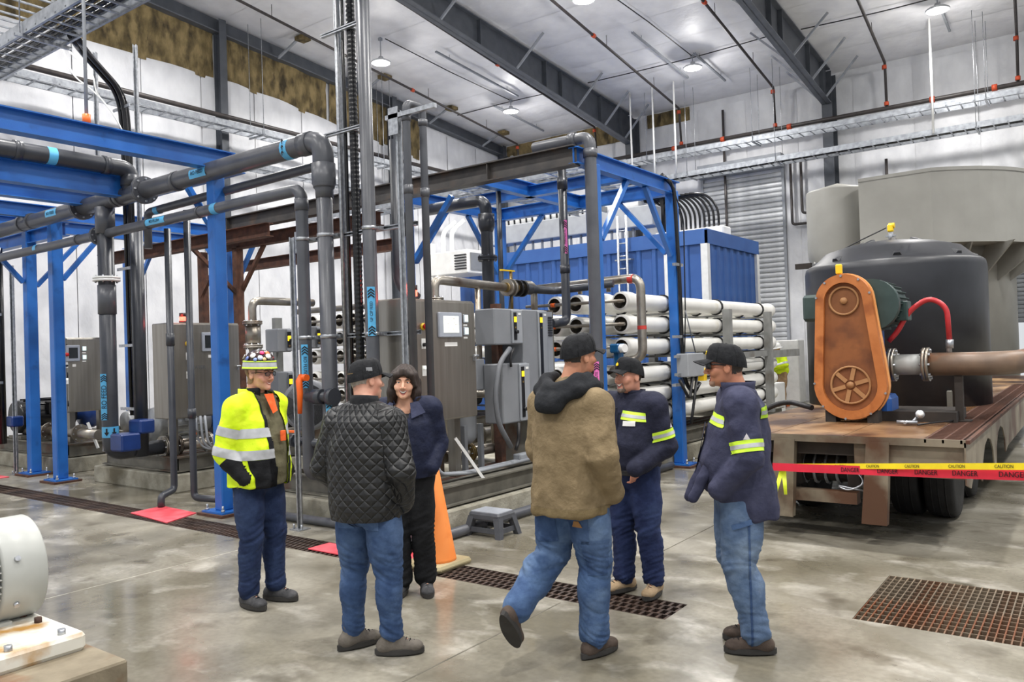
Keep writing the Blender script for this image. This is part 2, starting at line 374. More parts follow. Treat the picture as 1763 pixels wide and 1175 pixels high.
# --- steel portal frames
def rafter(x, nm, lab):
    t = thing(nm, lab, 'rafter', (x, 23.4, 0), 'portal frames of the hall')
    yk, y0 = 23.35, 1.0
    zb = lambda y: 8.42+(23.3-y)*.116; zt = lambda y: ceil_z(y)-.1
    hw = .13
    w = MB(); w.add([(x-.01,yk,zb(yk)),(x-.01,y0,zb(y0)),(x-.01,y0,zt(y0)),(x-.01,yk,zt(yk)),(x+.01,yk,zb(yk)),(x+.01,y0,zb(y0)),(x+.01,y0,zt(y0)),(x+.01,yk,zt(yk))], [(0,1,2,3),(7,6,5,4),(1,0,4,5),(3,2,6,7)])
    w.build('web', m_dkbeam, t)
    for nm2, zf, th in (('bottom_flange', zb, .03), ('top_flange', zt, .03)):
        b = MB(); b.add([(x-hw,yk,zf(yk)),(x+hw,yk,zf(yk)),(x+hw,y0,zf(y0)),(x-hw,y0,zf(y0)),(x-hw,yk,zf(yk)+th),(x+hw,yk,zf(yk)+th),(x+hw,y0,zf(y0)+th),(x-hw,y0,zf(y0)+th)], [(0,1,2,3),(7,6,5,4),(0,4,5,1),(1,5,6,2),(2,6,7,3),(3,7,4,0)])
        b.build(nm2, m_dkbeam2, t)
    for y in (22.7, 21.4, 19.2, 18.4, 15.5, 12., 8.5, 5.): MB().box(x-.12, x+.12, y-.012, y+.012, zb(y)+.02, zt(y)).build('stiffener', m_dkbeam, t)
    cc = MB(); cc.prof(ibeam(.28, .5, .014, .02), (x, 23.62, 0), (x, 23.62, zt(23.6)), up=(0,1,0)); cc.build('column', m_dkbeam, t)
    MB().box(x-.2, x+.2, 23.3, 23.9, 0, .03).build('base_plate', m_dkbeam, t)
    for y in (22.9, 21.6, 20.0, 17.0, 14.0, 11.0):
        for s in ((1, -1) if x > -10 else (1,)):
            MB().prof(rect(.05, .05), (x+s*.12, y, zb(y)+.03), (x+s*.95, y+.05, ceil_z(y)-.06)).build('flange_brace', m_galvp, t)
    return t
m_dkbeam2 = M('dark_steel_flange', rgb(84,88,95), rgb(94,98,105), rough=.45, scale=4)
m_galvp = M('grey_primer_steel', rgb(138,142,148), rgb(150,154,160), rough=.5, scale=6)
rafter(-12.2, 'roof_rafter', 'dark grey tapered roof rafter and column nearest the insulated end wall')
rafter(-5.95, 'roof_rafter', 'dark grey tapered roof rafter and column above the round tanks')
rafter(.3, 'roof_rafter', 'dark grey roof rafter beyond the right side of the grey tank')
# end wall rafter and posts
t = thing('end_wall_rafter', 'dark grey end wall beam under the roof along the brown insulation', 'rafter', (XL+.25, 23.8, 0))
def slope_box(x0, x1, y0, y1, d0, d1):
    z = lambda y, d: ceil_z(y)-d
    return MB().add([(x0,y1,z(y1,d1)),(x1,y1,z(y1,d1)),(x1,y0,z(y0,d1)),(x0,y0,z(y0,d1)),(x0,y1,z(y1,d0)),(x1,y1,z(y1,d0)),(x1,y0,z(y0,d0)),(x0,y0,z(y0,d0))], [(0,1,2,3),(7,6,5,4),(0,4,5,1),(1,5,6,2),(2,6,7,3),(3,7,4,0)])
slope_box(XL+.12, XL+.15, 1., 23.9, .05, .42).build('web', m_dkbeam, t)
slope_box(XL+.02, XL+.27, 1., 23.9, .40, .43).build('bottom_flange', m_dkbeam2, t)
for y in (5.6, 11.85, 17.9, 23.6):
    MB().prof(ibeam(.2, .26, .012, .016), (XL+.22, y, 0), (XL+.22, y, ceil_z(y)-.1), up=(1,0,0)).build('wall_post', m_dkbeam, t)
for y in (9.5, 13.6, 16.6, 19.6, 22.4):
    MB().prof(rect(.06, .05), (XL+.25, y, ceil_z(y)-.42), (XL+1.0, y+.1, ceil_z(y)-.05)).build('flange_brace', m_galvp, t)
    MB().box(XL+.95, XL+1.25, y, y+.3, ceil_z(y)-.12, ceil_z(y)-.02).build('torn_lining', m_fibre, t)

# --- roller doors
m_slat = M('door_slat', rgb(170,172,175), rgb(196,198,200), rough=.4, metal=.3, scale=3)
m_slat2 = M('door_slat_grey', rgb(120,124,128), rgb(136,140,144), rough=.45, metal=.2, scale=3)
def roller(name, x0, x1, z0, z1, pitch, mat, y):
    d = struct(MB().box(x0-.08, x0, y-.1, y+.02, 0, z1+.1).box(x1, x1+.08, y-.1, y+.02, 0, z1+.1).box(x0-.08, x1+.08, y-.35, y+.02, z1, z1+.4).build(name, m_galvp))
    n = int((z1-z0)/pitch); me = None
    for i in range(n):
        if me is None:
            b = MB().prof([(0,0),(.03,.2*pitch),(.035,.5*pitch),(.03,.8*pitch),(0,pitch*.97),(-.012,pitch*.97),(-.012,0)], (x0, 0, 0), (x1, 0, 0)).build('slat', mat); me = b.data; bpy.data.objects.remove(b)
        o = bpy.data.objects.new('slat', me); COL.objects.link(o); o.parent = d; o.location = (0, y-.05, z0+i*pitch); ROOT[o.name] = Vector()
    return d
roller('door_1', -9.9, -7.45, .1, 6.95, .15, m_slat, YB-.02)
roller('door_2', OX0, OX1, 2.05, OZ, .11, m_slat2, YB+.02)

# --- lamps
m_lampface = M('lamp_face', rgb(255,252,245), rough=.5, emit=(1,.97,.92,1), estr=14)
m_lampbody = M('lamp_body', rgb(196,198,202), rough=.35, metal=.3)
lp = MB(); zr = 0
def make_lamp(loc, lab, grp):
    x, y, z = loc; t = thing('high_bay_lamp', lab, 'lamp', loc, grp); c = ceil_z(y)-.02
    MB().lathe([(.0,.16),(.06,.16),(.075,.1),(.1,.08),(.22,.05),(.26,.02),(.26,-.01),(.235,-.012)], loc, n=24).build('housing', m_lampbody, t)
    MB().lathe([(.235,-.008),(.2,-.022),(.0,-.03)], loc, n=24).build('diffuser', m_lampface, t)
    MB().cyl((x, y, z+.15), (x, y, c), .012, n=8).build('stem', m_galvp, t)
    MB().cyl((x, y, c-.09), (x, y, c-.03), .06, n=12).build('junction_box', m_galvp, t)
    li = bpy.data.lights.new('lamp_light', 'AREA'); li.shape = 'DISK'; li.size = .46; li.energy = LAMP_W; li.color = (1, .975, .94); li.spread = math.radians(145)
    lo = bpy.data.objects.new('lamp_light', li); COL.objects.link(lo); lo.parent = t; lo.location = (0, 0, -.04)
    lu = bpy.data.lights.new('lamp_glow', 'POINT'); lu.energy = LAMP_W*.28; lu.color = (1, .975, .94); lu.shadow_soft_size = .12
    lo = bpy.data.objects.new('lamp_glow', lu); COL.objects.link(lo); lo.parent = t; lo.location = (0, 0, -.16); return t
for (x, y, z, lab) in ((-14.98,14.9,9.45,'white high bay lamp by the tall grey pipe cluster'),(-14.68,20.25,9.3,'small far high bay lamp above the black steel beam'),
                       (-8.66,20.45,9.3,'high bay lamp hung between the two roof rafters'),(-2.75,20.71,9.3,'high bay lamp above the grey tank at the upper right'),(-8.9,15.15,9.45,'high bay lamp cut by the top edge of the photo')):
    make_lamp((x, y, z), lab, 'high bay lamps under the roof')
for yy_ in (9.3, 3.7, -2.):
    for xx_ in (-14.7, -8.7, -2.75, 3.3):
        make_lamp((xx_, yy_, ceil_z(yy_)-.6), 'high bay lamp over the near hall outside the picture', 'high bay lamps nearer than the picture shows')
for yy_ in (14.9, 20.5): make_lamp((3.3, yy_, ceil_z(yy_)-.6), 'high bay lamp over the near hall outside the picture', 'high bay lamps nearer than the picture shows')
# light-support channels near the lamps
for i, (x, y0, y1, lab) in enumerate(((-9.3,18.2,21.6,'thin grey channel hung left of the lamp between rafters'),(-8.5,20.2,22.4,'thin grey channel right of the lamp between rafters'),(-15.3,20.2,23.,'thin grey channel behind the far small lamp'),(-14.2,16.2,20.,'thin grey channel between the two left lamps'),(-2.75,20.9,22.6,'thin grey channel behind the upper right lamp'))):
    t = thing('hanger_channel', lab, 'channel', (x, y0, ceil_z(y0)-.3), 'lamp hanger channels')
    z0, z1 = ceil_z(y0)-.12, ceil_z(y1)-.12
    MB().prof(ucs(.05), (x, y0, z0), (x, y1, z1)).build('channel', m_galvp, t)
    for q in (.15, .85): yq = y0+(y1-y0)*q; MB().cyl((x, yq, z0+(z1-z0)*q), (x, yq, ceil_z(yq)), .008, n=6).build('hanger_rod', m_galvp, t)

# --- sprinkler pipework
m_spr = M('sprinkler_pipe', rgb(52,48,48), rgb(66,60,58), rough=.45, scale=8)
mains = thing('sprinkler_main', 'dark sprinkler main pipe running along the back wall', 'pipe', (-9, 23.3, 8.06))
MB().tube([(-17.3, 23.35, 8.02), (8, 23.35, 7.92)], .06, n=12).build('pipe', m_spr, mains)
for x in (-12.9, -10.6, -9., -7.0, -3.3, -1.9): MB().cyl((x-.06, 23.35, 7.97), (x+.06, 23.35, 7.97), .085, n=12).build('coupling', m_orcoup, mains)
for x, lab in ((-16.6,'sprinkler branch pipe closest to the end wall'),(-13.4,'sprinkler branch pipe left of the first rafter'),(-10.35,'sprinkler branch pipe just right of the first rafter'),(-7.4,'sprinkler branch pipe just left of the second rafter'),(-4.4,'sprinkler branch pipe just right of the second rafter'),(-1.4,'sprinkler branch pipe at the far right edge of the roof')):
    t = thing('sprinkler_branch', lab, 'pipe', (x, 23.2, 8.1), 'sprinkler branch pipes under the roof')
    MB().tube([(x+.06*23, -1., ceil_z(-1)-.32), (x+.02, 23.2, ceil_z(23.2)-.3), (x, 23.35, 7.98)], .035, bend=.06, n=10).build('pipe', m_spr, t)
    for yq, zq in ((23.22, ceil_z(23.2)-.42), (23.34, 8.09)): MB().cyl((x, yq, zq-.05), (x, yq, zq+.05), .06, n=12).build('coupling', m_orcoup, t)
    for yq in (21.3, 18.2, 15.2, 12.2):
        MB().cyl((x+.06*(23.2-yq)*1., yq, ceil_z(yq)-.32), (x+.06*(23.2-yq), yq, ceil_z(yq)), .008, n=6).build('hanger_rod', m_spr, t)
    MB().cyl((x+.06*5.8, 17.4, ceil_z(17.4)-.31), (x+.06*5.85, 17.5, ceil_z(17.5)-.31), .055, n=10).build('coupling', m_orcoup, t)
# cables along the roof
for pts, lab in (([(-14.9,15.,10.1),(-14.8,17.5,9.85),(-14.7,20.2,9.66)], 'thin black cable between the two left lamps'), ([(-17,20.4,9.68),(-14.7,20.3,9.64),(-12.5,20.5,9.64)], 'thin black cable crossing behind the far small lamp'),
                 ([(-12.,20.5,9.66),(-10.4,20.45,9.6),(-8.66,20.45,9.58),(-7.4,20.5,9.62),(-6.1,20.5,9.66)], 'black cable crossing the roof to the middle lamp'), ([(-9.2,12,10.3),(-8.9,15.2,10.),(-8.75,18,9.82),(-8.66,20.4,9.62)], 'black cable running along the roof to the middle lamp'),
                 ([(-5.8,20.6,9.64),(-4,20.6,9.56),(-2.75,20.7,9.6),(-.5,20.6,9.64)], 'black cable crossing the roof to the right lamp')):
    tag(MB().tube(pts, .014, bend=.8, n=6).build('roof_cable', m_black), lab, 'cable', 'cables along the roof')

# --- cable ladders on the back and end walls
m_ladder = M('ladder_steel', rgb(138,142,148), rgb(170,174,180), rough=.32, metal=.6, scale=10)
def ladder(name, lab, p0, p1, width, h=.12, rung=.23, rods=(), cat='cable tray', side=None, mat=None):
    p0, p1 = Vector(p0), Vector(p1); d = (p1-p0).normalized(); s = d.cross(Vector((0,0,1))).normalized(); L = (p1-p0).length; mat = mat or m_ladder
    t = thing(name, lab, cat, p0, 'cable ladders')
    for k in (-1, 1): MB().prof(chan(.03*-k, h, .004) if k < 0 else [(-x, y) for x, y in chan(.03, h, .004)][::-1], p0+s*k*width/2, p1+s*k*width/2).build('side_rail', mat, t)
    n = int(L/rung); b = MB().prof(rect(.03, .02), Vector()-s*width/2, s*width/2).build('rung', mat); me = b.data; bpy.data.objects.remove(b)
    for i in range(n): o = bpy.data.objects.new('rung', me); COL.objects.link(o); o.parent = t; o.location = d*(rung*(i+.5))-Vector((0,0,h*.32)); ROOT[o.name] = Vector(p0)
    for q in rods:
        for k in (-1, 1):
            pp = p0+d*q+s*k*(width/2+.02); MB().cyl(pp-Vector((0,0,h*.6)), (pp.x, pp.y, ceil_z(pp.y)), .008, n=6).build('hanger_rod', m_galv, t)
        pp = p0+d*q-Vector((0,0,h*.6)); MB().prof(ucs(.04), pp-s*(width/2+.08), pp+s*(width/2+.08)).build('trapeze', m_galv, t)
    return t
ladder('cable_ladder', 'upper galvanised cable ladder along the back wall', (-13.2, 22.5, 7.56), (6, 22.5, 7.46), .55, .14, .3, (2.2, 5.5, 11.2))
ladder('cable_ladder', 'lower galvanised cable ladder along the back wall above the tanks', (-11., 22.3, 6.8), (6, 22.3, 6.82), .6, .14, .3, (1.4, 4.0, 8.8))
ladder('cable_ladder', 'galvanised cable ladder along the end wall under the brown insulation', (XL+.75, 3., 7.52), (XL+.75, 22., 7.45), .5, .14, .4, (3.2, 9.5, 14.))
ladder('cable_ladder', 'second cable ladder below the first on the end wall', (XL+.95, 10.5, 6.55), (XL+.95, 22., 6.5), .5, .12, .4, (6.,))
ladder('cable_ladder', 'big cable ladder overhead at the upper left corner', (-17.4, 4.53, 5.86), (-4.0, 4.53, 5.86), .5, .15, .25, (7., 9.5))
ladder('cable_ladder', 'higher cable ladder above the big one at the upper left corner', (-17.4, 4.6, 6.5), (-4.0, 4.6, 6.5), .75, .15, .25, (3.,))
tag(MB().tube([(XL+.35, 2, 7.92), (XL+.35, 23, 7.8)], .06, n=10).build('end_wall_pipe', m_spr), 'dark pipe along the end wall above the cable ladder', 'pipe')
for x, lab in ((-11.35,'left white hanger pole from roof to cable ladder'),(-10.6,'middle white hanger pole from roof to cable ladder'),(-9.9,'right white hanger pole from roof to cable ladder'),(-3.1,'white hanger pole below the upper right lamp')):
    tag(MB().cyl((x, 21.9, ceil_z(21.9)+.02), (x, 21.9, 6.75), .028, n=8).build('hanger_pole', m_white), lab, 'pole', 'white hanger poles')
# conduits on the back wall
for x, z0, z1, lab in ((-9.15,5.0,9.,'dark conduit on the wall right of the roller door top'),(-7.15,5.2,7.2,'black conduit bent towards the grey tank'),(-6.85,5.5,7.2,'second black conduit bent towards the grey tank'),(-4.55,5.4,6.7,'dark conduit above the grey silo')):
    tag(MB().tube([(x, 23.8, z1), (x, 23.8, z0), (x+1.2 if x > -8 and x < -5 else x, 23.8, z0-.01)], .04, bend=.1, n=8).build('wall_conduit', m_spr), lab, 'conduit', 'conduits on the back wall')
# ================================================================ surveying helpers (picture pixel -> point on a known plane)
def _ray(px, py): return fw+cR*((px-881.5)/1370)-cU*((py-587.5)/1370)
def AX(px, py, x): d = _ray(px, py); return Vector((0,0,CAMH))+d*(x/d.x)
def AY(px, py, y): d = _ray(px, py); return Vector((0,0,CAMH))+d*(y/d.y)
def AZ(px, py, z): d = _ray(px, py); return Vector((0,0,CAMH))+d*((z-CAMH)/d.z)
V = Vector
# ================================================================ pads and skids
def pad(name, lab, x0, x1, y0, y1, h):
    o = MB().cbox(((x0+x1)/2, (y0+y1)/2, h/2), x1-x0, y1-y0, h, b=.015).build(name, m_conc); return tag(o, lab, 'concrete pad', 'equipment pads')
PH = .24
pad('equipment_pad', 'concrete pad under the front stainless cabinet and white tubes', -7.75, -5.03, 5.55, 16.2, PH)
pad('equipment_pad', 'concrete pad under the middle stainless cabinet', -12.1, -9.9, 5.82, 14, PH)
pad('equipment_pad', 'concrete pad under the far left stainless cabinet', -16.6, -13.4, 6.0, 14, PH)
def skid(lab, x0, x1, y0, y1):
    t = thing('steel_skid', lab, 'skid', ((x0+x1)/2, y0, PH+.02), 'steel skids on the concrete pads')
    z0, z1 = PH+.02, PH+.22
    MB().prof(chan(.07, .2, .012), (x1-.07, y0, PH+.12), (x1-.07, y1, PH+.12)).build('side_channel', m_skid, t) if False else None
    for x, s in ((x0, 1), (x1, -1)):
        MB().box(x, x+s*.012, y0, y1, z0, z1).box(min(x+s*.012, x+s*.08), max(x+s*.012, x+s*.08), y0, y1, z0, z0+.014).box(min(x+s*.012, x+s*.08), max(x+s*.012, x+s*.08), y0, y1, z1-.014, z1).build('side_channel', m_skid, t)
        MB().box(min(x-s*.06, x), max(x-s*.06, x), y0-.01, y1, z1-.016, z1).box(min(x-s*.06, x), max(x-s*.06, x), y0-.01, y1, z0, z0+.016).build('flange', m_skid, t)
    for y in (y0, y1-.012): MB().box(x0, x1, y, y+.012, z0, z1).box(x0-.05, x1+.05, y-.05, y, z1-.016, z1).box(x0-.05, x1+.05, y-.05, y, z0, z0+.016).build('end_channel', m_skid, t)
    n = int((y1-y0)/1.2)
    for i in range(n): y = y0+1.2*(i+.5); MB().box(x0+.02, x1-.02, y, y+.1, z1-.1, z1-.02).build('cross_member', m_skid, t)
    for i in range(5): xx = x1-.2-.1*i; MB().box(xx-.04, xx+.04, y0+.05, y1-.05, z1-.02, z1-.005).build('deck_strip', m_rust if i % 2 else m_skid, t)
    return t
skid('rust-stained steel skid frame carrying the front cabinet and drives', -7.55, -5.15, 5.72, 16.0)
skid('steel skid frame behind the vertical pipe with blue valve actuators', -11.95, -10.05, 5.95, 13.8)
skid('steel skid frame at the far left below the black motor', -16.4, -13.55, 6.12, 13.8)
SZ = PH+.22
# ================================================================ blue pipe racks
def bpost(t, x, y, z1=4.15, w=.15, base=True, mat=None):
    mat = mat or m_blue
    if base:
        MB().box(x-.24, x+.24, y-.2, y+.2, .0, .03).build('grout_pad', m_rust, t)
        MB().box(x-.2, x+.2, y-.16, y+.16, .03, .05).build('base_plate', mat, t)
        for sx in (-.15, .15):
            for sy in (-.12, .12): MB().cyl((x+sx, y+sy, .05), (x+sx, y+sy, .12), .012, n=6).cyl((x+sx, y+sy, .05), (x+sx, y+sy, .075), .022, n=6).build('anchor_bolt', m_galv, t)
    p = MB().cbox((x, y, (.05+z1)/2), w, w, z1-.05, b=.012); return p.build('post', mat, t)
def bbeam(t, p0, p1, h=.2, w=.13, mat=None, name='beam'): return MB().prof(ibeam(w, h, .01, .013), p0, p1).build(name, mat or m_blue, t)
def brace(t, p0, p1, w=.065, mat=None): return MB().prof(rect(w, w), p0, p1).build('brace', mat or m_blue, t)
ZB = 4.04
f2 = thing('blue_pipe_rack', 'blue steel pipe rack standing over the front skid', 'pipe rack', (-6.5, 9.6, 0))
FX, FXL, FYA, FYB = -4.93, -8.07, 8.46, 10.71
for x, y in ((FX, FYA), (FX, FYB), (FXL, FYA), (FXL, FYB)): bpost(f2, x, y, 4.0, base=(x == FX and y == FYB) or True)
bbeam(f2, (FX, 8.02, ZB), (FX, 10.86, ZB)); bbeam(f2, (FXL, 8.1, ZB), (FXL, 10.8, ZB)); bbeam(f2, (-6.5, 8.2, ZB), (-6.5, 10.7, ZB))
bbeam(f2, (FXL, FYB, ZB), (FX, FYB, ZB)); bbeam(f2, (FXL, FYA+.9, ZB-.02), (FX, FYA+.9, ZB-.02), .16)
for a, b in (((FX, 8.62, 3.1), (FX, 9.34, 3.94)), ((FX, 10.6, 3.05), (FX, 9.86, 3.94)), ((FXL, 8.62, 3.1), (FXL, 9.34, 3.94)), ((FXL, 10.6, 3.05), (FXL, 9.86, 3.94)), ((-5.05, FYB, 3.1), (-5.8, FYB, 3.94)), ((-7.95, FYB, 3.1), (-7.2, FYB, 3.94)), ((-7.95, FYA, 3.1), (-7.2, FYA, 3.94))): brace(f2, a, b)
bb = thing('black_steel_beam', 'long weathered black steel beam spanning over the skids', 'beam', (-8, 8.1, 4.0))
MB().prof(ibeam(.16, .24, .012, .016), (-4.9, 8.05, ZB), (-12.4, 8.05, ZB)).build('beam', m_blkbeam, bb)
for x in (-6.2, -9.5, -11.8): MB().box(x, x+.012, 7.98, 8.12, ZB-.1, ZB+.1).build('stiffener', m_blkbeam, bb)
# mesh tray on top of the rack
ladder('cable_ladder', 'cable ladder lying across the top of the front blue rack', (-7.3, 8.3, 4.22), (-7.3, 12.5, 4.22), .6, .1, .2)
ladder('cable_ladder', 'second cable ladder on top of the front blue rack near its post', (-5.75, 8.3, 4.22), (-5.75, 12.0, 4.22), .6, .1, .2)
ladder('cable_ladder', 'cable ladder over the rack running towards the blue container', (-14., 11.6, 4.75), (-6.2, 11.6, 4.75), .6, .12, .25)
f1 = thing('blue_pipe_rack', 'blue steel pipe rack with the single post behind the man in yellow', 'pipe rack', (-8.07, 5.33, 0))
bpost(f1, -8.07, 5.33, 3.95); bbeam(f1, (-8.07, 1.2, ZB), (-8.07, 5.55, ZB), .22, .16); brace(f1, (-8.12, 5.42, 3.1), (-8.95, 5.5, 3.93)); bpost(f1, -8.07, 1.5, 3.95)
bbeam(f1, (-8.0, 5.62, ZB-.02), (-12.5, 5.62, ZB-.02), .18); bbeam(f1, (-9.9, 1.6, ZB-.06), (-9.9, 5.55, ZB-.06), .26, .16); bbeam(f1, (-10.9, 1.6, ZB-.06), (-10.9, 5.55, ZB-.06), .2, .16)
bbeam(f1, (-8.07, 1.5, ZB-.02), (-12.5, 1.5, ZB-.02), .18)
f3 = thing('blue_pipe_rack', 'blue steel pipe rack with the paired posts at the far left', 'pipe rack', (-12.9, 5.6, 0))
for x, y in ((-12.61, 5.58), (-13.85, 5.73), (-16.2, 8.6), (-12.55, 8.6)): bpost(f3, x, y, 3.95, .16)
bbeam(f3, (-12.61, 2.4, ZB), (-12.61, 8.7, ZB)); bbeam(f3, (-13.85, 2.4, ZB), (-13.85, 8.7, ZB)); bbeam(f3, (-16.3, 8.6, ZB), (-12.5, 8.6, ZB)); bbeam(f3, (-17.2, 5.73, ZB-.22), (-12.6, 5.73, ZB-.22))
for a, b in (((-12.61, 5.68, 3.05), (-12.61, 6.4, 3.93)), ((-13.85, 5.83, 3.05), (-13.85, 6.6, 3.93)), ((-13.85, 5.63, 3.1), (-13.85, 4.9, 3.93)), ((-12.5, 8.6, 3.05), (-11.8, 8.6, 3.93)), ((-16.1, 8.6, 3.05), (-15.3, 8.6, 3.93)), ((-12.65, 8.6, 3.05), (-13.4, 8.6, 3.93))): brace(f3, a, b)
rr = thing('rusty_pipe_rack', 'rust-brown steel pipe rack standing between the blue racks', 'pipe rack', (-11.2, 7.8, 0))
for x, y in ((-11.9, 8.25), (-12.95, 8.25)): bpost(rr, x, y, 3.7, .14, mat=m_rust)
for p0, p1 in (((-14.5, 7.2, 3.62), (-9.6, 7.2, 3.62)), ((-12.4, 8.25, 3.75), (-8.4, 8.25, 3.75)), ((-14.4, 9.6, 3.6), (-9.2, 9.6, 3.6))): bbeam(rr, p0, p1, .2, .14, m_rust)
for p0, p1 in (((-11.9, 8.3, 2.9), (-11.2, 8.28, 3.66)), ((-12.95, 8.2, 2.9), (-12.3, 8.2, 3.6)), ((-11.9, 8.2, 2.9), (-11.9, 7.4, 3.6))): brace(rr, p0, p1, .06, m_rust)

# ================================================================ pipes
def flange(t, c, ax, r, th=.03, n=8, mat=None, bolts=True, name='flange'):
    c, ax = V(c), V(ax).normalized(); mat = mat or m_pvc
    m = MB(); m.cyl(c-ax*th, c-ax*.002, r, n=20); m.cyl(c+ax*.002, c+ax*th, r, n=20)
    o = m.build(name, mat, t)
    if bolts:
        a = ax.orthogonal().normalized(); b = ax.cross(a); mb = MB()
        for i in range(n): q = c+(a*math.cos(2*PI*i/n)+b*math.sin(2*PI*i/n))*r*.82; mb.cyl(q-ax*(th+.018), q+ax*(th+.018), r*.07, n=6)
        mb.build('flange_bolts', m_galv, t)['kind'] = 'stuff'
    return o
def collar(t, p0, p1, r, mat=None, name='coupling'): return MB().cyl(p0, p1, r, n=18).build(name, mat or m_pvc, t)
def chevlabel(t, c, face, up, txt, L, w, mat, flip=False, sz=None, arrows=3):
    """tape on a vertical pipe with chevrons at both ends; face = outward normal, up = reading direction"""
    c, face, up = V(c), V(face).normalized(), V(up).normalized(); side = up.cross(face).normalized()
    m = MB(); nseg = 6; r = w*.75
    def fn(u, v):
        a = (u-.5)*1.15; return c+side*math.sin(a)*r+face*(math.cos(a)-1)*r+up*(v-.5)*L
    m.grid(fn, nseg, 1); lab = m.build('tape_label', mat, t)
    for k in range(arrows):
        for s in (-1, 1):
            q = up*(s*(L*.5-.028-.027*k)-(.0 if s > 0 else -.0))
            h = w*.36
            ch = MB(); base = c+q+face*.004
            ch.add([base-side*h-up*.012, base+up*.014, base+side*h-up*.012, base+side*h-up*.027, base-up*.001, base-side*h-up*.027], [(0,1,4,5),(1,2,3,4)])
            ch.build('chevron', m_ink, lab)
    # lettering reads along the pipe
    lettering(txt, min(w*.85, 2*(L*.5-.028-.027*arrows)/(len(txt)*.58)), m_ink, lab, c+face*.004, up if not flip else -up, (side if flip else -side), ext=.0005, sx=.92)
    return lab
def tape(t, c, ax, r, L, mat, name='tape_band', n=16):
    c, ax = V(c), V(ax).normalized(); return MB().cyl(c-ax*L/2, c+ax*L/2, r+.002, n=n, caps=False).build(name, mat, t)
PY = 5.25
toC = lambda p: (V((0, 0, CAMH))-V(p)).normalized()
h1 = thing('header_pipe', 'large grey plastic header pipe with elbow at its right end, highest of three', 'pipe', (-6.12, PY, .4), 'grey plastic pipes')
MB().tube([(-16.5, PY, 3.86), (-6.12, PY, 3.9), (-6.12, PY, 3.42)], .105, bend=.17, n=20, seg=8).build('pipe', m_pvc, h1)
MB().lathe([(.118, .0), (.118, -.2), (.085, -.27), (.085, -.34)], (-6.12, PY, 3.66), n=20).build('reducer', m_pvc, h1)
MB().tube([(-6.12, PY, 3.4), (-6.12, PY, .62), (-6.12, 5.9, .62)], .078, bend=.12, n=18).build('down_pipe', m_pvc, h1)
collar(h1, (-6.28, PY, 3.9), (-6.42, PY, 3.9), .116); tape(h1, (-6.62, PY, 3.897), (1,0,0), .105, .1, m_cyan)
lettering('↑↑↑', .09, m_ink, h1, (-6.62, PY-.11, 3.9), (1,0,0), (0,0,1)) if False else None
for k in range(3):
    a = MB(); zc = 3.83+.06*k; a.add([(-6.65, PY-.1-.006, zc), (-6.62, PY-.1-.008, zc+.035), (-6.59, PY-.1-.006, zc), (-6.612, PY-.108, zc+.005), (-6.612, PY-.108, zc-.02), (-6.628, PY-.108, zc-.02), (-6.628, PY-.108, zc+.005)], [(0,6,1),(6,3,1),(3,2,1),(6,5,4,3)]); a.build('arrow', m_ink, h1)
for x in (-9.45, -11.05): flange(h1, (x, PY, 3.885), (1,0,0), .17)
for x in (-8.75, -10.05, -10.15, -12.6, -12.9): collar(h1, (x, PY, 3.885), (x+.07, PY, 3.885), .118)
for x in (-8.15, -11.75):
    lb = MB(); lb.grid(lambda u, v, x=x: (x-.16+.32*u, PY-.107*math.cos((v-.5)*1.1), 3.885+.107*math.sin((v-.5)*1.1)), 1, 5); lo = lb.build('tape_label', m_cyan, h1)
    lettering('RO FEED', .062, m_ink, lo, (x, PY-.110, 3.885), (1,0,0), (0,0,1))
# the two risers that join it
v1 = thing('riser_pipe', 'grey plastic riser with white flange dropping to the blue valve actuators', 'pipe', (-10.44, PY, .3), 'grey plastic pipes')
collar(v1, (-10.44, PY, 3.8), (-10.44, PY, 3.45), .12)
MB().tube([(-10.44, PY, 3.78), (-10.44, PY, .58), (-10.44, PY+.7, .58)], .1, bend=.16, n=18, seg=8).build('pipe', m_pvcd, v1)
flange(v1, (-10.44, PY, 2.86), (0,0,1), .165, mat=m_white); collar(v1, (-10.44, PY, 2.78), (-10.44, PY, 2.4), .112)
chevlabel(v1, (-10.44+.06, PY-.1, 1.32), toC((-10.44, PY, 1.2))*V((1,1,0)), (0,0,1), 'RO FEED', .6, .1, m_cyan)
tape(v1, (-10.44, PY, .86), (0,0,1), .1, .14, m_cyan)
for k in (-1, 1):
    cc = V((-10.44, PY, .86))+toC((-10.44, PY, .86)).cross(V((0,0,1))).normalized()*.045*k; nn = (toC(cc)*V((1,1,0))).normalized(); cc = cc+nn*.1; s_ = nn.cross(V((0,0,1)))
    MB().add([cc+V((0,0,-.05))+nn*.004, cc+s_*.03+nn*.004, cc-s_*.03+nn*.004, cc+s_*.01+nn*.004, cc-s_*.01+nn*.004, cc+s_*.01+nn*.004+V((0,0,.05)), cc-s_*.01+nn*.004+V((0,0,.05))], [(0,1,2),(3,5,6,4)]).build('arrow', m_ink, v1)
tag(MB().tube([(-10.35, 5.62, 3.55), (-10.35, 5.62, .5)], .085, n=16).build('riser_pipe', m_pvcd), 'second grey riser half hidden behind the white flanged one', 'pipe', 'grey plastic pipes')
v2 = thing('overhead_pipe', 'dark plastic pipe coming from the left under the top blue beam', 'pipe', (-9.78, PY, 3.9), 'grey plastic pipes')
MB().tube([(-9.78, .8, 4.2), (-9.78, PY, 4.2), (-9.78, PY, 3.92)], .1, bend=.15, n=18, seg=8).build('pipe', m_pvcd, v2)
collar(v2, (-9.78, PY, 4.12), (-9.78, PY, 3.98), .115, m_pvcd)
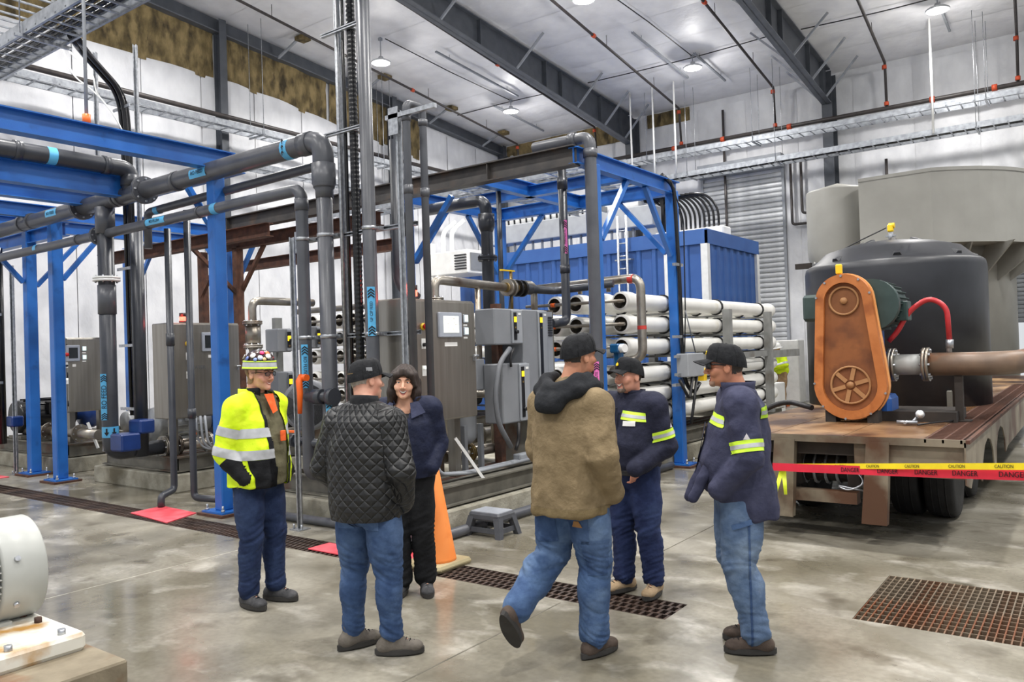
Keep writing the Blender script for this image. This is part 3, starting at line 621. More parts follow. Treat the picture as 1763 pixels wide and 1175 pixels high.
for y in (4.9, 3.9): collar(v2, (-9.78, y, 4.2), (-9.78, y+.08, 4.2), .113, m_pvcd)
tape(v2, (-9.78, 4.3, 4.2), (0,1,0), .1, .1, m_cyan)
h2 = thing('header_pipe', 'thin grey plastic pipe tucked below the largest header pipe', 'pipe', (-6.3, 5.42, 3.7), 'grey plastic pipes')
MB().tube([(-6.25, 5.42, 3.3), (-6.25, 5.42, 3.72), (-9.7, 5.42, 3.66), (-9.7, 5.42, 3.2)], .05, bend=.1, n=14).build('pipe', m_pvc, h2); tape(h2, (-9.45, 5.42, 3.66), (1,0,0), .05, .1, m_cyan)
h3 = thing('header_pipe', 'grey plastic pipe with elbow, lowest of the three header pipes', 'pipe', (-6.47, PY, .5), 'grey plastic pipes')
MB().tube([(-16.5, PY, 3.45), (-6.47, PY, 3.46), (-6.47, PY, .55), (-6.47, 5.9, .55)], .062, bend=.11, n=16, seg=8).build('pipe', m_pvc, h3)
for x in (-8.3, -9.4, -11.2): collar(h3, (x, PY, 3.46), (x+.05, PY, 3.46), .07)
for x in (-7.95, -12.4): tape(h3, (x, PY, 3.46), (1,0,0), .062, .1, m_cyan)
lo = MB().grid(lambda u, v: (-9.35+.42*u, PY-.064*math.cos((v-.5)*1.3), 3.46+.064*math.sin((v-.5)*1.3)), 1, 5).build('tape_label', m_cyan, h3); lettering('RO FLUSH', .05, m_ink, lo, (-9.14, PY-.067, 3.46), (1,0,0), (0,0,1))
flange(h3, (-10.62, PY, 3.45), (1,0,0), .12, mat=m_pvc); collar(h3, (-6.47, PY, 3.36), (-6.47, PY, 3.24), .07)
chevlabel(h3, (-6.47+.045, PY-.05, 1.66), toC((-6.47, PY, 1.6))*V((1,1,0)), (0,0,1), 'RO FLUSH', .44, .085, m_cyan, flip=True)
tape_z = chevlabel(h1, (-6.12+.055, PY-.06, 1.2), toC((-6.12, PY, 1.2))*V((1,1,0)), (0,0,1), 'FEED', .3, .085, m_cyan, arrows=3)
p5 = thing('vertical_pipe', 'tall grey vertical pipe with the blue UF CIP FEED tape', 'pipe', (-5.5, PY, .5), 'grey plastic pipes')
MB().tube([(-5.5, PY, 7.6), (-5.5, PY, .55), (-5.5, 5.9, .55)], .064, bend=.1, n=16).build('pipe', m_pvc, p5)
chevlabel(p5, (-5.5+.05, PY-.05, 2.16), toC((-5.5, PY, 2.1))*V((1,1,0)), (0,0,1), 'UF CIP FEED', .46, .09, m_cyan)
p6 = thing('looped_pipe', 'pair of slim grey pipes joined by a bend at the top of a strut', 'pipe', (-5., PY, .5), 'grey plastic pipes')
MB().tube([(-4.98, PY, 1.1), (-4.98, PY, 4.03), (-4.98, PY+.22, 4.03), (-4.98, PY+.22, 1.1)], .036, bend=.07, n=12).build('pipe', m_pvc, p6)
for y in (PY, PY+.22): collar(p6, (-4.98, y, 3.2), (-4.98, y, 3.28), .043); collar(p6, (-4.98, y, 3.86), (-4.98, y, 3.92), .043)
# conduits going up beside it
for x, y, r, mm, lab, z0 in ((-5.97, 5.33, .02, m_galv, 'slim metal conduit beside the black corrugated hose', .5), (-5.92, 5.37, .018, m_blackg, 'thin black cable beside the corrugated hose', .9), (-5.87, 5.4, .018, m_blackg, 'second thin black cable left of the corrugated hose', .9)):
    tag(MB().cyl((x, y, z0), (x, y, 7.4), r, n=8).build('conduit', mm), lab, 'conduit', 'conduits in the tall cluster')
ch = thing('corrugated_hose', 'black corrugated hose rising beside the tall grey pipe', 'hose', (-5.78, 5.36, .8))
m = MB(); z = .8; pr = []
while z < 7.4: pr += [(.04, z), (.044, z+.012), (.044, z+.022), (.04, z+.034)]; z += .044
MB().lathe(pr, (-5.79, 5.36, 0), n=10).build('hose', m_blackg, ch)
tag(MB().tube([(-5.62, 5.75, 3.9), (-5.62, 5.75, 2.45), (-5.4, 5.75, 2.3)], .06, bend=.12, n=14).build('stub_pipe', m_pvcd), 'short dark pipe ending in an elbow behind the tape', 'pipe', 'grey plastic pipes')
# strut posts
def strutpost(x, y, z1, lab, feet=True, z0=0.0, double=False):
    t = thing('strut_post', lab, 'strut', (x, y, z0), 'galvanised strut posts')
    MB().prof(ucs(.05), (x, y, z0), (x, y, z1), up=(.6,-.8,0)).build('channel', m_galv, t)
    if double: MB().prof(ucs(.05), (x-.04, y+.03, z0), (x-.04, y+.03, z1), up=(-.6,.8,0)).build('channel', m_galv, t)
    if feet:
        MB().box(x-.08, x+.08, y-.07, y+.07, z0, z0+.012).build('foot_plate', m_galv, t)
        for s in (-1, 1): MB().cyl((x+s*.06, y-.03, z0+.01), (x+s*.06, y-.03, z0+.06), .012, n=6).build('anchor_bolt', m_galv, t)
    return t
s1 = strutpost(-6.6, 5.22, 2.98, 'galvanised strut post standing by the trench drain with foot plate')
strutpost(-6.03, 5.42, 7.5, 'tall galvanised strut left of the black corrugated hose', True)
strutpost(-5.66, 5.36, 7.5, 'tall galvanised strut left of the UF CIP FEED pipe', True)
s3 = strutpost(-5.1, 5.28, 3.98, 'galvanised strut post carrying the looped slim pipes', True, double=True)
strutpost(-10.95, 6.0, 6.3, 'tall galvanised strut carrying the overhead cable ladder', False, SZ)
strutpost(-11.9, 5.9, 6.4, 'galvanised strut in the distance under the cable ladder', False, SZ)
MB().box(-5.2, -4.6, 5.2, 5.24, 3.9, 3.94).build('arm', m_galv, s3); MB().box(-5.16, -5.04, 5.2, 5.21, 3.75, 4.0).build('splice_plate', m_galv, s3)
for z in (2.95, 1.95):
    t = thing('strut_rail', 'horizontal galvanised strut clamping the vertical pipes, %s one' % ('upper' if z > 2.5 else 'lower'), 'strut', (-5.8, PY+.1, z), 'horizontal strut rails')
    MB().prof(ucs(.041), (-6.66, PY+.12, z), (-5.0, PY+.12, z), up=(0,-1,0)).build('rail', m_galv, t)
    for x, r in ((-6.47, .062), (-6.12, .078), (-5.5, .064)): MB().cyl((x, PY, z-.018), (x, PY, z+.018), r+.006, n=16).box(x-r-.03, x+r+.03, PY+.06, PY+.1, z-.018, z+.018).build('pipe_clamp', m_galv, t)
    for x in (-6.63, -5.08): MB().box(x-.03, x+.03, PY+.05, PY+.06, z-.12, z+.1).build('corner_plate', m_galv, t)
for z, lab in ((4.95, 'upper small strut bracket around the black cables'), (3.95, 'lower small strut bracket around the black cables')):
    t = thing('cable_bracket', lab, 'bracket', (-5.85, 5.3, z)); MB().prof(ucs(.035), (-6.15, 5.3, z), (-5.6, 5.3, z), up=(0,-1,0)).build('rail', m_galv, t); MB().cyl((-5.79, 5.36, z-.015), (-5.79, 5.36, z+.015), .052, n=12).build('hose_clamp', m_galv, t)
# ball valve with orange handle
vl = thing('ball_valve', 'grey ball valve with long orange lever handle between the risers', 'valve', (-6.3, 5.15, 1.35))
MB().cyl((-6.36, 5.16, 1.36), (-5.98, 5.16, 1.36), .05, n=14).cyl((-6.25, 5.16, 1.36), (-6.12, 5.16, 1.36), .075, n=14).cyl((-6.02, 5.16, 1.36), (-5.95, 5.16, 1.36), .085, n=14).build('body', m_pvcd, vl)
MB().tube([(-6.36, 5.1, 1.57), (-6.35, 5.06, 1.52), (-6.33, 5.05, 1.4), (-6.34, 5.05, 1.2)], [.028, .034, .03, .022], n=10).cyl((-6.28, 5.1, 1.55), (-6.38, 5.1, 1.55), .035, n=12).build('lever', m_orange, vl)
v3 = thing('ball_valve', 'dark plastic valve and elbow at knee height behind the man in yellow', 'valve', (-6.7, 5.35, .85))
MB().tube([(-7.1, 5.45, .88), (-6.62, 5.3, .88), (-6.2, 5.25, .88)], .045, bend=.08, n=12).cyl((-6.9, 5.38, .88), (-6.78, 5.35, .88), .07, n=14).build('body', m_pvcd, v3)
MB().box(-6.95, -6.7, 5.3, 5.34, .97, .99).build('lever', m_orange, v3)
# floor drain pipes by the red mat
dp = thing('drain_pipe', 'slim grey drain pipe ending with an elbow over the red mat', 'pipe', (-9.3, 5.2, 0), 'grey plastic pipes')
b0 = AZ(270, 872, 0); b1 = AX(283, 845, -9.35)
MB().tube([(-9.25, 5.42, 3.4), (-9.25, 5.42, .17), (-9.1, 5.16, .14), (-9.1, 5.16, .02)], .042, bend=.07, n=12).build('pipe', m_pvcd, dp); collar(dp, (-9.25, 5.42, 1.95), (-9.25, 5.42, 2.1), .05, m_pvcd)
dq = thing('drain_pipe', 'slim grey drain pipe running along the floor to the blue post', 'pipe', (-9.0, 5.5, 0), 'grey plastic pipes')
MB().tube([(-8.95, 5.5, 3.6), (-8.95, 5.5, .08), (-8.3, 5.62, .08)], .042, bend=.08, n=12).build('pipe', m_pvcd, dq); collar(dq, (-8.95, 5.5, 1.05), (-8.95, 5.5, 1.17), .05, m_pvcd)
tag(MB().tube([(-7.9, 5.42, .05), (-4.9, 5.45, .05)], .045, n=12).build('floor_pipe', m_pvc), 'grey pipe lying on the floor along the front pad', 'pipe', 'grey plastic pipes')
tag(MB().tube([(-4.93, 5.0, .055), (-4.93, 7.4, .055), (-4.93, 10.4, .055)], .05, n=12).build('floor_pipe', m_pvc), 'grey pipe lying on the floor behind the step stool', 'pipe', 'grey plastic pipes')
# black cables from the overhead tray
cb = thing('cable_bundle', 'bundle of thick black cables dropping from the overhead ladder', 'cable bundle', (-11.3, 5.9, .9))
for i, (dx, dy) in enumerate(((0, 0), (.05, .04), (-.05, .05), (.1, 0), (.02, .09))):
    MB().tube([(-10.2+dx, 4.75+dy, 5.86), (-10.7+dx, 5.1+dy, 5.9), (-11.15+dx, 5.85+dy, 5.6), (-11.2+dx, 5.92+dy, 5.0), (-11.2+dx, 5.95+dy, 1.0)], .032, bend=.35, n=8).build('cable', m_blackg, cb)
for z in (5.4, 4.3, 3.1, 2.0, 1.1): MB().box(-11.35, -10.9, 5.86, 5.88, z-.02, z+.02).build('cable_cleat', m_galv, cb)
cc = thing('cable_bundle', 'dark vertical duct with cables at the far left edge', 'cable bundle', (-14.3, 5.6, .4))
MB().cyl((-14.45, 5.5, .5), (-14.45, 5.5, 3.7), .07, n=10).build('duct', m_blackg, cc)
for z in (1.5, 2.6): MB().box(-14.55, -14.2, 5.42, 5.44, z-.02, z+.02).build('cleat', m_galv, cc)
strutpost(-14.2, 5.6, 3.4, 'galvanised strut post at the far left edge behind the blue post', True)
tag(MB().tube([(-14.35, 5.35, 1.9), (-14.35, 5.35, .05)], .04, n=10).build('drain_pipe', m_pvcd), 'slim grey pipe dropping to the far left red mat', 'pipe', 'grey plastic pipes')
wc = thing('white_cable', 'pair of white cables drooping from the overhead ladder', 'cable', (-10.5, 5.4, 6.2))
for d in (0, .06): MB().tube([AY(103, 72, 5.6), AY(125+60*d*10, 130, 5.5), AY(165, 160, 5.5), AY(195, 195, 5.5), AY(213, 230, 5.55)], .011, bend=.25, n=6).build('strand', m_white, wc)
tag(MB().tube([(-10.02, 1.5, 4.06), (-10.0, 3.5, 4.02), (-9.98, 5.2, 4.06)], .012, bend=.5, n=6).build('white_cable', m_white), 'white cable strapped along the blue beam', 'cable')
rod = thing('hanger_rod', 'slim grey rod from the overhead ladder to the top blue beam', 'rod', (-8.2, 4.05, 4.15)); q = AX(149, 205, -8.07); MB().cyl((-8.07, q.y, 4.2), (-8.07, q.y, 6.3), .018, n=8).build('rod', m_galvp, rod); MB().cyl((-8.07, q.y, 4.15), (-8.07, q.y, 4.25), .04, n=10).build('orange_cap', m_orange, rod)

# ================================================================ stainless control cabinets
m_screen = M('screen_glow', rgb(238,242,232), rgb(225,232,215), rough=.3, scale=40, emit=(1,1,.95,1), estr=.55)
m_scrdk = M('screen_dark', rgb(38,42,46), rough=.2)
m_beacon = M('red_beacon', rgb(255,40,30), rough=.2, emit=(1,.05,.03,1), estr=9)
m_bez = M('screen_bezel', rgb(160,166,178), rough=.4)
m_green = M('meter_glow', rgb(220,240,230), rough=.3, emit=(.8,1,.9,1), estr=.5)
def cabinet(lab, x, y0, y1, z0, z1, dep, screen, on=True, beacon=True, meters=True, plinth=True):
    t = thing('control_cabinet', lab, 'cabinet', (x-dep/2, (y0+y1)/2, SZ), 'stainless control cabinets')
    MB().cbox((x-dep/2-.01, (y0+y1)/2, (z0+z1)/2), dep, y1-y0, z1-z0, b=.012).build('body', m_steel, t)
    d = MB().cbox((x+.006, (y0+y1)/2, (z0+z1)/2-.005), .025, y1-y0-.03, z1-z0-.03, b=.008).build('door', m_steel, t)
    for z in (z0+.15, z1-.15, (z0+z1)/2): MB().cyl((x+.015, y0+.012, z-.045), (x+.015, y0+.012, z+.045), .012, n=8).build('hinge', m_black, d)
    MB().box(x+.018, x+.05, y1-.07, y1-.045, (z0+z1)/2-.02, (z0+z1)/2+.03).cyl((x+.05, y1-.09, (z0+z1)/2+.03), (x+.05, y1-.02, (z0+z1)/2+.03), .014, n=8).build('handle', m_galv, d)
    sy0, sy1, sz0, sz1 = screen
    s = MB().cbox((x+.03, (sy0+sy1)/2, (sz0+sz1)/2), .03, sy1-sy0, sz1-sz0, b=.008).build('operator_panel', m_bez, t)
    iy, iz = (sy1-sy0)*.17, (sz1-sz0)*.15
    MB().box(x+.046, x+.049, sy0+iy, sy1-iy, sz0+iz*1.2, sz1-iz).build('screen', m_screen if on else m_scrdk, s)
    if on:
        m = MB(); rnd = random.Random(3)
        for i in range(16): a = sy0+iy*1.2+rnd.random()*(sy1-sy0-2.6*iy); b = sz0+iz*1.6+rnd.random()*(sz1-sz0-3*iz); m.box(x+.049, x+.0495, a, a+.012, b, b+.004)
        m.build('screen_symbols', m_brass, s)
    ye = y0+(sy0-y0)*.55
    e = MB().lathe([(.036, 0), (.036, .012), (.0, .013)], (x+.018, ye, sz0+(sz1-sz0)*.42), (1,0,0), n=16).build('stop_collar', m_yellow, t)
    MB().lathe([(.014, .01), (.014, .03), (.03, .032), (.03, .05), (.0, .058)], (x+.018, ye, sz0+(sz1-sz0)*.42), (1,0,0), n=16).build('stop_button', m_red, e)
    for k, z in enumerate((sz0-.06, sz0-.32)):
        q = MB().box(x+.018, x+.022, ye-.028, ye+.028, z-.05, z+.05).build('switch_plate', m_white, t)
        if k == 0: MB().cyl((x+.02, ye, z-.01), (x+.05, ye, z-.01), .018, n=12).build('selector_knob', m_black, q)
        else: MB().cyl((x+.02, ye, z+.03), (x+.04, ye, z+.03), .016, n=12).build('pilot_lamp', m_screen, q)
    MB().box(x+.018, x+.021, sy0+.1, sy1-.06, sz0-.09, sz0-.05).build('name_plate', m_white, t)
    if meters:
        for z in (sz1-.06, sz0+.06):
            q = MB().cbox((x+.026, sy1+.075, z), .02, .075, .085, b=.006).build('meter', m_bez, t); MB().box(x+.036, x+.038, sy1+.047, sy1+.103, z-.03, z+.035).build('meter_face', m_green, q)
            MB().box(x+.018, x+.021, sy1+.045, sy1+.105, z-.075, z-.055).build('meter_tag', m_white, t)
    if beacon:
        yb = y0+.28; b = MB().cyl((x-.12, yb, z1), (x-.12, yb, z1+.03), .05, n=14).cyl((x-.12, yb, z1+.09), (x-.12, yb, z1+.14), .045, n=14).build('beacon_base', m_black, t)
        MB().cyl((x-.12, yb, z1+.03), (x-.12, yb, z1+.09), .043, n=14).build('beacon_lens', m_beacon, b)
        li = bpy.data.lights.new('beacon_light', 'POINT'); li.energy = 3; li.color = (1, .08, .05); li.shadow_soft_size = .05
        lo = bpy.data.objects.new('beacon_light', li); COL.objects.link(lo); lo.parent = t; lo.location = V((x-.05, yb-.08, z1+.1))-ROOT[t.name]
    for y in (y0+.12, y1-.16): MB().box(x-dep*.7, x-dep*.45, y, y+.09, SZ, z0+.01).build('leg', m_steel, t)
    return t
def scr(a, b, x): p, q = AX(*a, x), AX(*b, x); return (p.y, q.y, q.z, p.z)
cC = cabinet('stainless control cabinet with lit touch screen at the front beside the woman', -5.25, 5.4, 6.47, 1.08, 2.28, .4, scr((750, 538), (791, 581), -5.25))
cB = cabinet('stainless control cabinet with dark screen behind the single blue post', -10.1, 5.9, 6.99, .97, 2.28, .42, scr((345, 573), (371, 605), -10.1), on=False)
cA = cabinet('stainless control cabinet behind the paired blue posts', -13.6, 6.14, 6.9, .97, 2.2, .4, scr((112, 595), (136, 622), -13.6), on=False, beacon=False)
lettering('WATER', .07, m_greyd, cB, (-10.075, 6.3, 1.66), (0,1,0), (0,0,1))
# floor mats
m_mat = M('red_rubber_mat', rgb(206,62,74), rgb(222,88,98), rough=.55, scale=5)
mt = MB(); c = [AZ(225, 885, 0), AZ(287, 902, 0), AZ(338, 885, 0), AZ(280, 873, 0)]
mt.add([(p.x, p.y, .001) for p in c]+[(p.x, p.y, .012) for p in c], [(3,2,1,0),(4,5,6,7),(0,1,5,4),(1,2,6,5),(2,3,7,6),(3,0,4,7)]); tag(mt.build('floor_mat', m_mat), 'red rubber mat on the drain beside the single blue post', 'mat', 'red drain mats')
for x, y, sx, sy, lab in ((-14.4, 5.15, .9, .5, 'red rubber mat at the far left edge'), (-4.85, 5.05, .75, .3, 'red rubber mat behind the orange cone'), (-5.6, 4.83, .5, .25, 'small red mat between the two men and the woman')):
    tag(MB().cbox((x, y, .007), sx, sy, .012, b=.003).build('floor_mat', m_mat), lab, 'mat', 'red drain mats')
# ================================================================ white membrane vessels
m_vessel = M('white_vessel', rgb(232,231,226), rgb(242,241,236), rough=.3, scale=3, c3=rgb(214,208,190), s3=2.5, lo3=.6, hi3=.75)
m_vin = M('vessel_end_inside', rgb(44,40,34), rgb(84,76,62), rough=.6, scale=12)
m_frame = M('grey_rack_paint', rgb(120,121,119), rgb(140,141,139), rough=.5, scale=5, c3=rgb(98,92,84), s3=2)
def make_vessel(x, y0, y1, z, lab, grp):
    t = thing('membrane_vessel', lab, 'vessel', (x, y0, z), grp); r = .128
    MB().lathe([(.1, .0), (.118, -.0), (.128, .015), (.132, .05), (.132, .26), (.12, .33), (.114, .36), (.114, y1-y0-.36), (.12, y1-y0-.3), (.132, y1-y0-.22), (.128, y1-y0-.06), (.09, y1-y0-.01), (0, y1-y0)], (x, y0, z), (0,1,0), n=20, caps=False).build('shell', m_vessel, t)
    MB().lathe([(.1, .0), (.098, .09), (.0, .1)], (x, y0, z), (0,1,0), n=20, caps=False).build('end_plate', m_vin, t)
    MB().cyl((x, y0+.09, z), (x, y0-.03, z), .03, n=12).build('end_port', m_stpipe, t)
    return t
VX = [-5.15, -5.5, -5.85, -6.2]; VZ = [2.37, 2.06, 1.75, 1.36, 1.07, .78]
vcols = ['outermost column by the blue post', 'second column from the blue post', 'third column from the blue post', 'innermost column behind the drives']; vrows = ['top row', 'second row from the top', 'third row from the top', 'fourth row from the top', 'fifth row from the top', 'bottom row']
proto = None
for ci, x in enumerate(VX):
    for ri, z in enumerate(VZ):
        lab = 'white membrane vessel, %s, %s' % (vrows[ri], vcols[ci])
        if proto is None: proto = make_vessel(x, 9.45, 15.5, z, lab, 'white vessels on the front rack')
        else: dup(proto, (x, 9.45, z), lab)
for bi, (xs, word) in enumerate((([-9.5, -9.85, -10.2, -10.55, -10.9, -11.25], 'middle rack'),)):
    for ci, x in enumerate(xs):
        for ri, z in enumerate(VZ[:5]):
            o = dup(proto, (x, 9.3, z), 'white vessel on the %s, %s, column %s' % (word, vrows[ri], ('nearest the front', 'second', 'third', 'fourth', 'fifth', 'farthest left')[ci])); o['group'] = 'white vessels on the middle rack'
def rack(lab, xs, ys, ztop):
    t = thing('vessel_rack', lab, 'rack', ((xs[0]+xs[-1])/2, ys[0], SZ), 'racks of the white vessels')
    xo, xi = xs[0]+.16, xs[-1]-.16
    for y in ys:
        for x in (xo, xi): MB().box(x-.02, x+.1, y-.07, y+.07, SZ, ztop).build('upright', m_frame, t)
        for z in VZ: MB().box(xi, xo, y-.04, y+.04, z-.165, z-.135).build('crossbar', m_frame, t); 
        for z in VZ:
            for x in xs: MB().lathe([(.136, -.02), (.136, .02)], (x, y, z), (0,1,0), n=14).build('strap', m_black, t)
    return t
rack('grey steel rack holding the front stack of white vessels', VX, (10.75, 12.75, 14.75), 2.32)
rack('grey steel rack holding the middle stack of white vessels', [-9.5, -9.85, -10.2, -10.55, -10.9, -11.25], (10.4, 13.),  2.3)
MB_ = MB().box(-5., -4.94, 10.85, 14.7, 1.5, 1.6); tag(MB_.build('rack_rail', m_frame), 'grey horizontal rail along the outer side of the vessel rack', 'rail')
MB_ = MB().box(-5.0, -4.94, 14.8, 16.6, 1.46, 1.6); tag(MB_.build('rack_rail', m_frame), 'grey rail sticking out past the end of the vessel rack', 'rail')
# product tubes with orange bands across the vessel ends
for ri, z in enumerate(VZ[:3]):
    t = thing('permeate_tube', 'slim steel tube with orange band across the vessel ends, %s' % vrows[ri], 'pipe', (-5.6, 9.35, z), 'permeate tubes')
    MB().tube([(-6.6, 9.32, z), (-5.05, 9.38, z+.0)], .022, n=10).build('tube', m_stpipe, t)
    for x in (-6.15, -5.5): MB().cyl((x-.03, 9.335, z), (x+.03, 9.337, z), .03, n=10).build('band', m_orange, t)
# ================================================================ stainless piping round the front skid
sp = thing('stainless_pipe', 'stainless pipe arching over the vessel ends and dropping at the right', 'pipe', (-4.85, 9.42, 1.6), 'stainless pipes')
MB().tube([(-6.55, 9.42, 2.62), (-4.82, 9.42, 2.66), (-4.82, 9.42, 1.6), (-5.1, 9.42, 1.55)], .06, bend=.16, n=16, seg=8).build('pipe', m_stpipe, sp)
for x in (-5.75, -5.3): MB().cyl((x, 9.42, 2.64), (x, 9.42, 2.5), .032, n=10).build('drop', m_stpipe, sp); tape(sp, (x+.35, 9.42, 2.65), (1,0,0), .06, .08, M('red_tape', rgb(190,60,52), rough=.5))
tape(sp, (-4.82, 9.42, 2.0), (0,0,1), .06, .05, MATS['red_tape'])
s2 = thing('stainless_pipe', 'stainless pipe rising from the front cabinet into the butterfly valve', 'pipe', (-5.5, 6.2, 2.2), 'stainless pipes')
SX = -5.76
a0, a1, a2 = AX(748, 515, SX), AX(757, 482, SX), AX(880, 488, SX)
MB().tube([(SX, a0.y, SZ), (SX, a0.y, a1.z), (SX, a2.y-.15, a1.z-.03)], .052, bend=.12, n=16).build('pipe', m_stpipe, s2)
flange(s2, (SX, a0.y, a1.z-.22), (0,0,1), .1, .02, mat=m_stpipe)
b0 = AX(822, 495, SX); MB().tube([(SX, b0.y, a1.z-.02), (SX, b0.y, 1.3)], [.035, .03], n=12).build('drop', m_stpipe, s2); collar(s2, (SX, b0.y, 1.9), (SX, b0.y, 1.98), .045, m_brass)
bv = thing('butterfly_valve', 'metal butterfly valve cluster with yellow lever above the drives', 'valve', (SX, a2.y, 2.45))
yv, zv = a2.y, a1.z-.03
for dy in (-.1, -.02, .1, .2): MB().cyl((SX, yv+dy, zv), (SX, yv+dy+.035, zv), .105, n=18).build('valve_disc', m_stpipe if dy < .05 else m_blackg, bv)
MB().cyl((SX, yv-.12, zv), (SX, yv+.28, zv), .06, n=14).cyl((SX, yv, zv-.3), (SX, yv, zv+.2), .02, n=10).build('stem', m_brass, bv)
MB().box(SX-.02, SX+.02, yv-.2, yv+.06, zv+.2, zv+.215).build('lever', m_yellow, bv)
MB().tube([(SX, yv, zv-.05), (SX+.1, yv-.2, zv-.3), (SX+.15, yv-.35, zv-.42)], .012, bend=.08, n=6).build('signal_cable', m_black, bv)
p7 = thing('plastic_pipe', 'dark plastic pipe with pink tape leaving the butterfly valve', 'pipe', (SX, yv+.3, zv), 'dark plastic pipes')
MB().tube([(SX, yv+.2, zv), (SX, yv+.95, zv), (-4.98, yv+1.15, zv+.05)], .05, bend=.1, n=14).build('pipe', m_pvcd, p7); collar(p7, (SX, yv+.22, zv), (SX, yv+.4, zv), .07, m_pvcd)
s4 = thing('stainless_pipe', 'short stainless elbow pipe below the butterfly valve', 'pipe', (-5.7, 8.4, 2.4), 'stainless pipes'); q0, q1 = AX(915, 490, -5.9), AX(935, 560, -5.9)
MB().tube([(-5.9, q0.y-.5, q0.z), (-5.9, q0.y+.05, q0.z), (-5.9, q0.y+.05, 1.2)], .045, bend=.1, n=12).build('pipe', m_stpipe, s4)
# dark verticals near the rack corner
p8 = thing('plastic_pipe', 'grey plastic pipe running down the corner post of the front rack', 'pipe', (-4.8, 8.28, .6), 'dark plastic pipes')
MB().tube([(-5.6, 8.2, 4.27), (-4.8, 8.2, 4.27), (-4.8, 8.2, .75), (-5.2, 8.3, .7)], .072, bend=.12, n=16).build('pipe', m_pvc, p8); collar(p8, (-4.8, 8.2, 4.12), (-4.8, 8.2, 4.02), .085); collar(p8, (-5.08, 8.2, 4.27), (-4.98, 8.2, 4.27), .085)
chevlabel(p8, (-4.8+.03, 8.2-.068, 1.36), toC((-4.8, 8.2, 1.4))*V((1,1,0)), (0,0,1), 'PERMEATE', .46, .1, m_pink)
p9 = thing('plastic_pipe', 'dark plastic pipe with pink tape dropping to the tall drive', 'pipe', (-5.35, 8.0, 2.1), 'dark plastic pipes'); w0, w1 = AX(967, 287, -5.35), AX(968, 548, -5.35)
MB().tube([(-5.35, w0.y, 4.0), (-5.35, w0.y, 2.09), (-5.35, w0.y-.35, 2.07)], .056, bend=.1, n=14).build('pipe', m_pvcd, p9); collar(p9, (-5.35, w0.y, 3.9), (-5.35, w0.y, 3.75), .066, m_pvcd)
collar(p9, (-5.35, w0.y, 2.7), (-5.35, w0.y, 2.8), .064, m_pvcd)
chevlabel(p9, (-5.35+.04, w0.y-.04, 3.15), toC((-5.35, w0.y, 3.1))*V((1,1,0)), (0,0,1), 'PERMEATE', .42, .07, m_pink)
p10 = thing('plastic_pipe', 'wide dark plastic pipe with elbow and flange behind the cabinet', 'pipe', (-6.6, 8.4, 1.), 'dark plastic pipes'); w2 = AY(838, 400, 8.75)
MB().tube([(w2.x-1.1, 8.75, 3.87), (w2.x, 8.75, 3.87), (w2.x, 8.75, .9)], .085, bend=.17, n=16).build('pipe', m_pvcd, p10); flange(p10, (w2.x, 8.75, 3.05), (0,0,1), .14, mat=m_pvcd)
MB().lathe([(.115, .25), (.115, .08), (.088, 0)], (w2.x, 8.75, 3.42), n=18).build('reducer', m_pvcd, p10)
w3 = AY(861, 420, 8.7); tag(MB().cyl((w3.x, 8.7, 3.95), (w3.x, 8.7, .6), .035, n=12).build('plastic_pipe', m_pvcd), 'slim dark pipe beside the wide flanged one', 'pipe', 'dark plastic pipes')
# ================================================================ drives and boxes
m_vfd = M('drive_grey', rgb(142,146,152), rgb(150,154,160), rough=.4, scale=3)
m_vfds = M('drive_side', rgb(120,123,128), rgb(128,131,136), rough=.45, scale=3)
m_vfdk = M('drive_panel_black', rgb(30,31,34), rough=.35)
m_amber = M('amber_display', rgb(250,190,20), rough=.3, emit=(1,.62,.02,1), estr=1.6)
def drive(lab, a, b, x, dep, big=False):
    p, q = AX(*a, x), AX(*b, x); y0, y1, z1, z0 = p.y, q.y, p.z, q.z
    t = thing('motor_drive', lab, 'drive', (x-dep/2, (y0+y1)/2, z0), 'grey motor drives')
    MB().cbox((x-dep/2, (y0+y1)/2, (z0+z1)/2), dep, y1-y0, z1-z0, b=.012).build('housing', m_vfds, t)
    f = MB().cbox((x+.012, y0+(y1-y0)*.8, (z0+z1)/2), .03, (y1-y0)*.38, z1-z0-.02, b=.008).build('front_cover', m_vfd, t)
    yc = y0+(y1-y0)*.7
    MB().box(x+.028, x+.032, yc-.028, yc+.028, z0+.05, z1-.04).build('dark_strip', m_vfdk, f)
    MB().box(x+.032, x+.036, yc-.022, yc+.022, z1-.15, z1-.09).build('display', m_amber, f)
    MB().box(x+.032, x+.035, yc-.012, yc+.012, z1-.22, z1-.2).build('key', m_brass, f)
    MB().box(x+.028, x+.031, yc+.06, yc+.11, z1-.07, z1-.045).build('name_plate', m_white, f)
    if big:
        for k in range(12): MB().box(x+.02, x+.034, y1+.01, y1+.1, z1-.08-.02*k, z1-.088-.02*k).build('vent_fin', m_black, t)
        MB().box(x-.1, x+.02, y1, y1+.11, z0+.02, z1-.02).build('side_cover', m_vfd, t)
    else: MB().cyl((x+.03, yc+.01, z0+.14), (x+.06, yc+.01, z0+.14), .02, n=10).build('isolator_knob', m_vfdk, f)
    return t
drive('grey motor drive beside the stainless cabinet, upper small one', (850, 531), (898, 593), -5.32, .28)
drive('tall grey motor drive behind the man in the tan jacket', (899, 533), (945, 718), -5.32, .35, True)
drive('grey motor drive below the upper small one', (864, 627), (912, 724), -5.2, .26)
drive('small grey drive in the distance behind the man in yellow, upper one', (478, 566), (503, 606), -7.9, .25)
drive('small grey drive in the distance behind the man in yellow, lower one', (480, 641), (507, 715), -7.9, .25)
drive('small grey drive in the distance right of the RO FLUSH pipe', (534, 562), (552, 600), -7.9, .25)
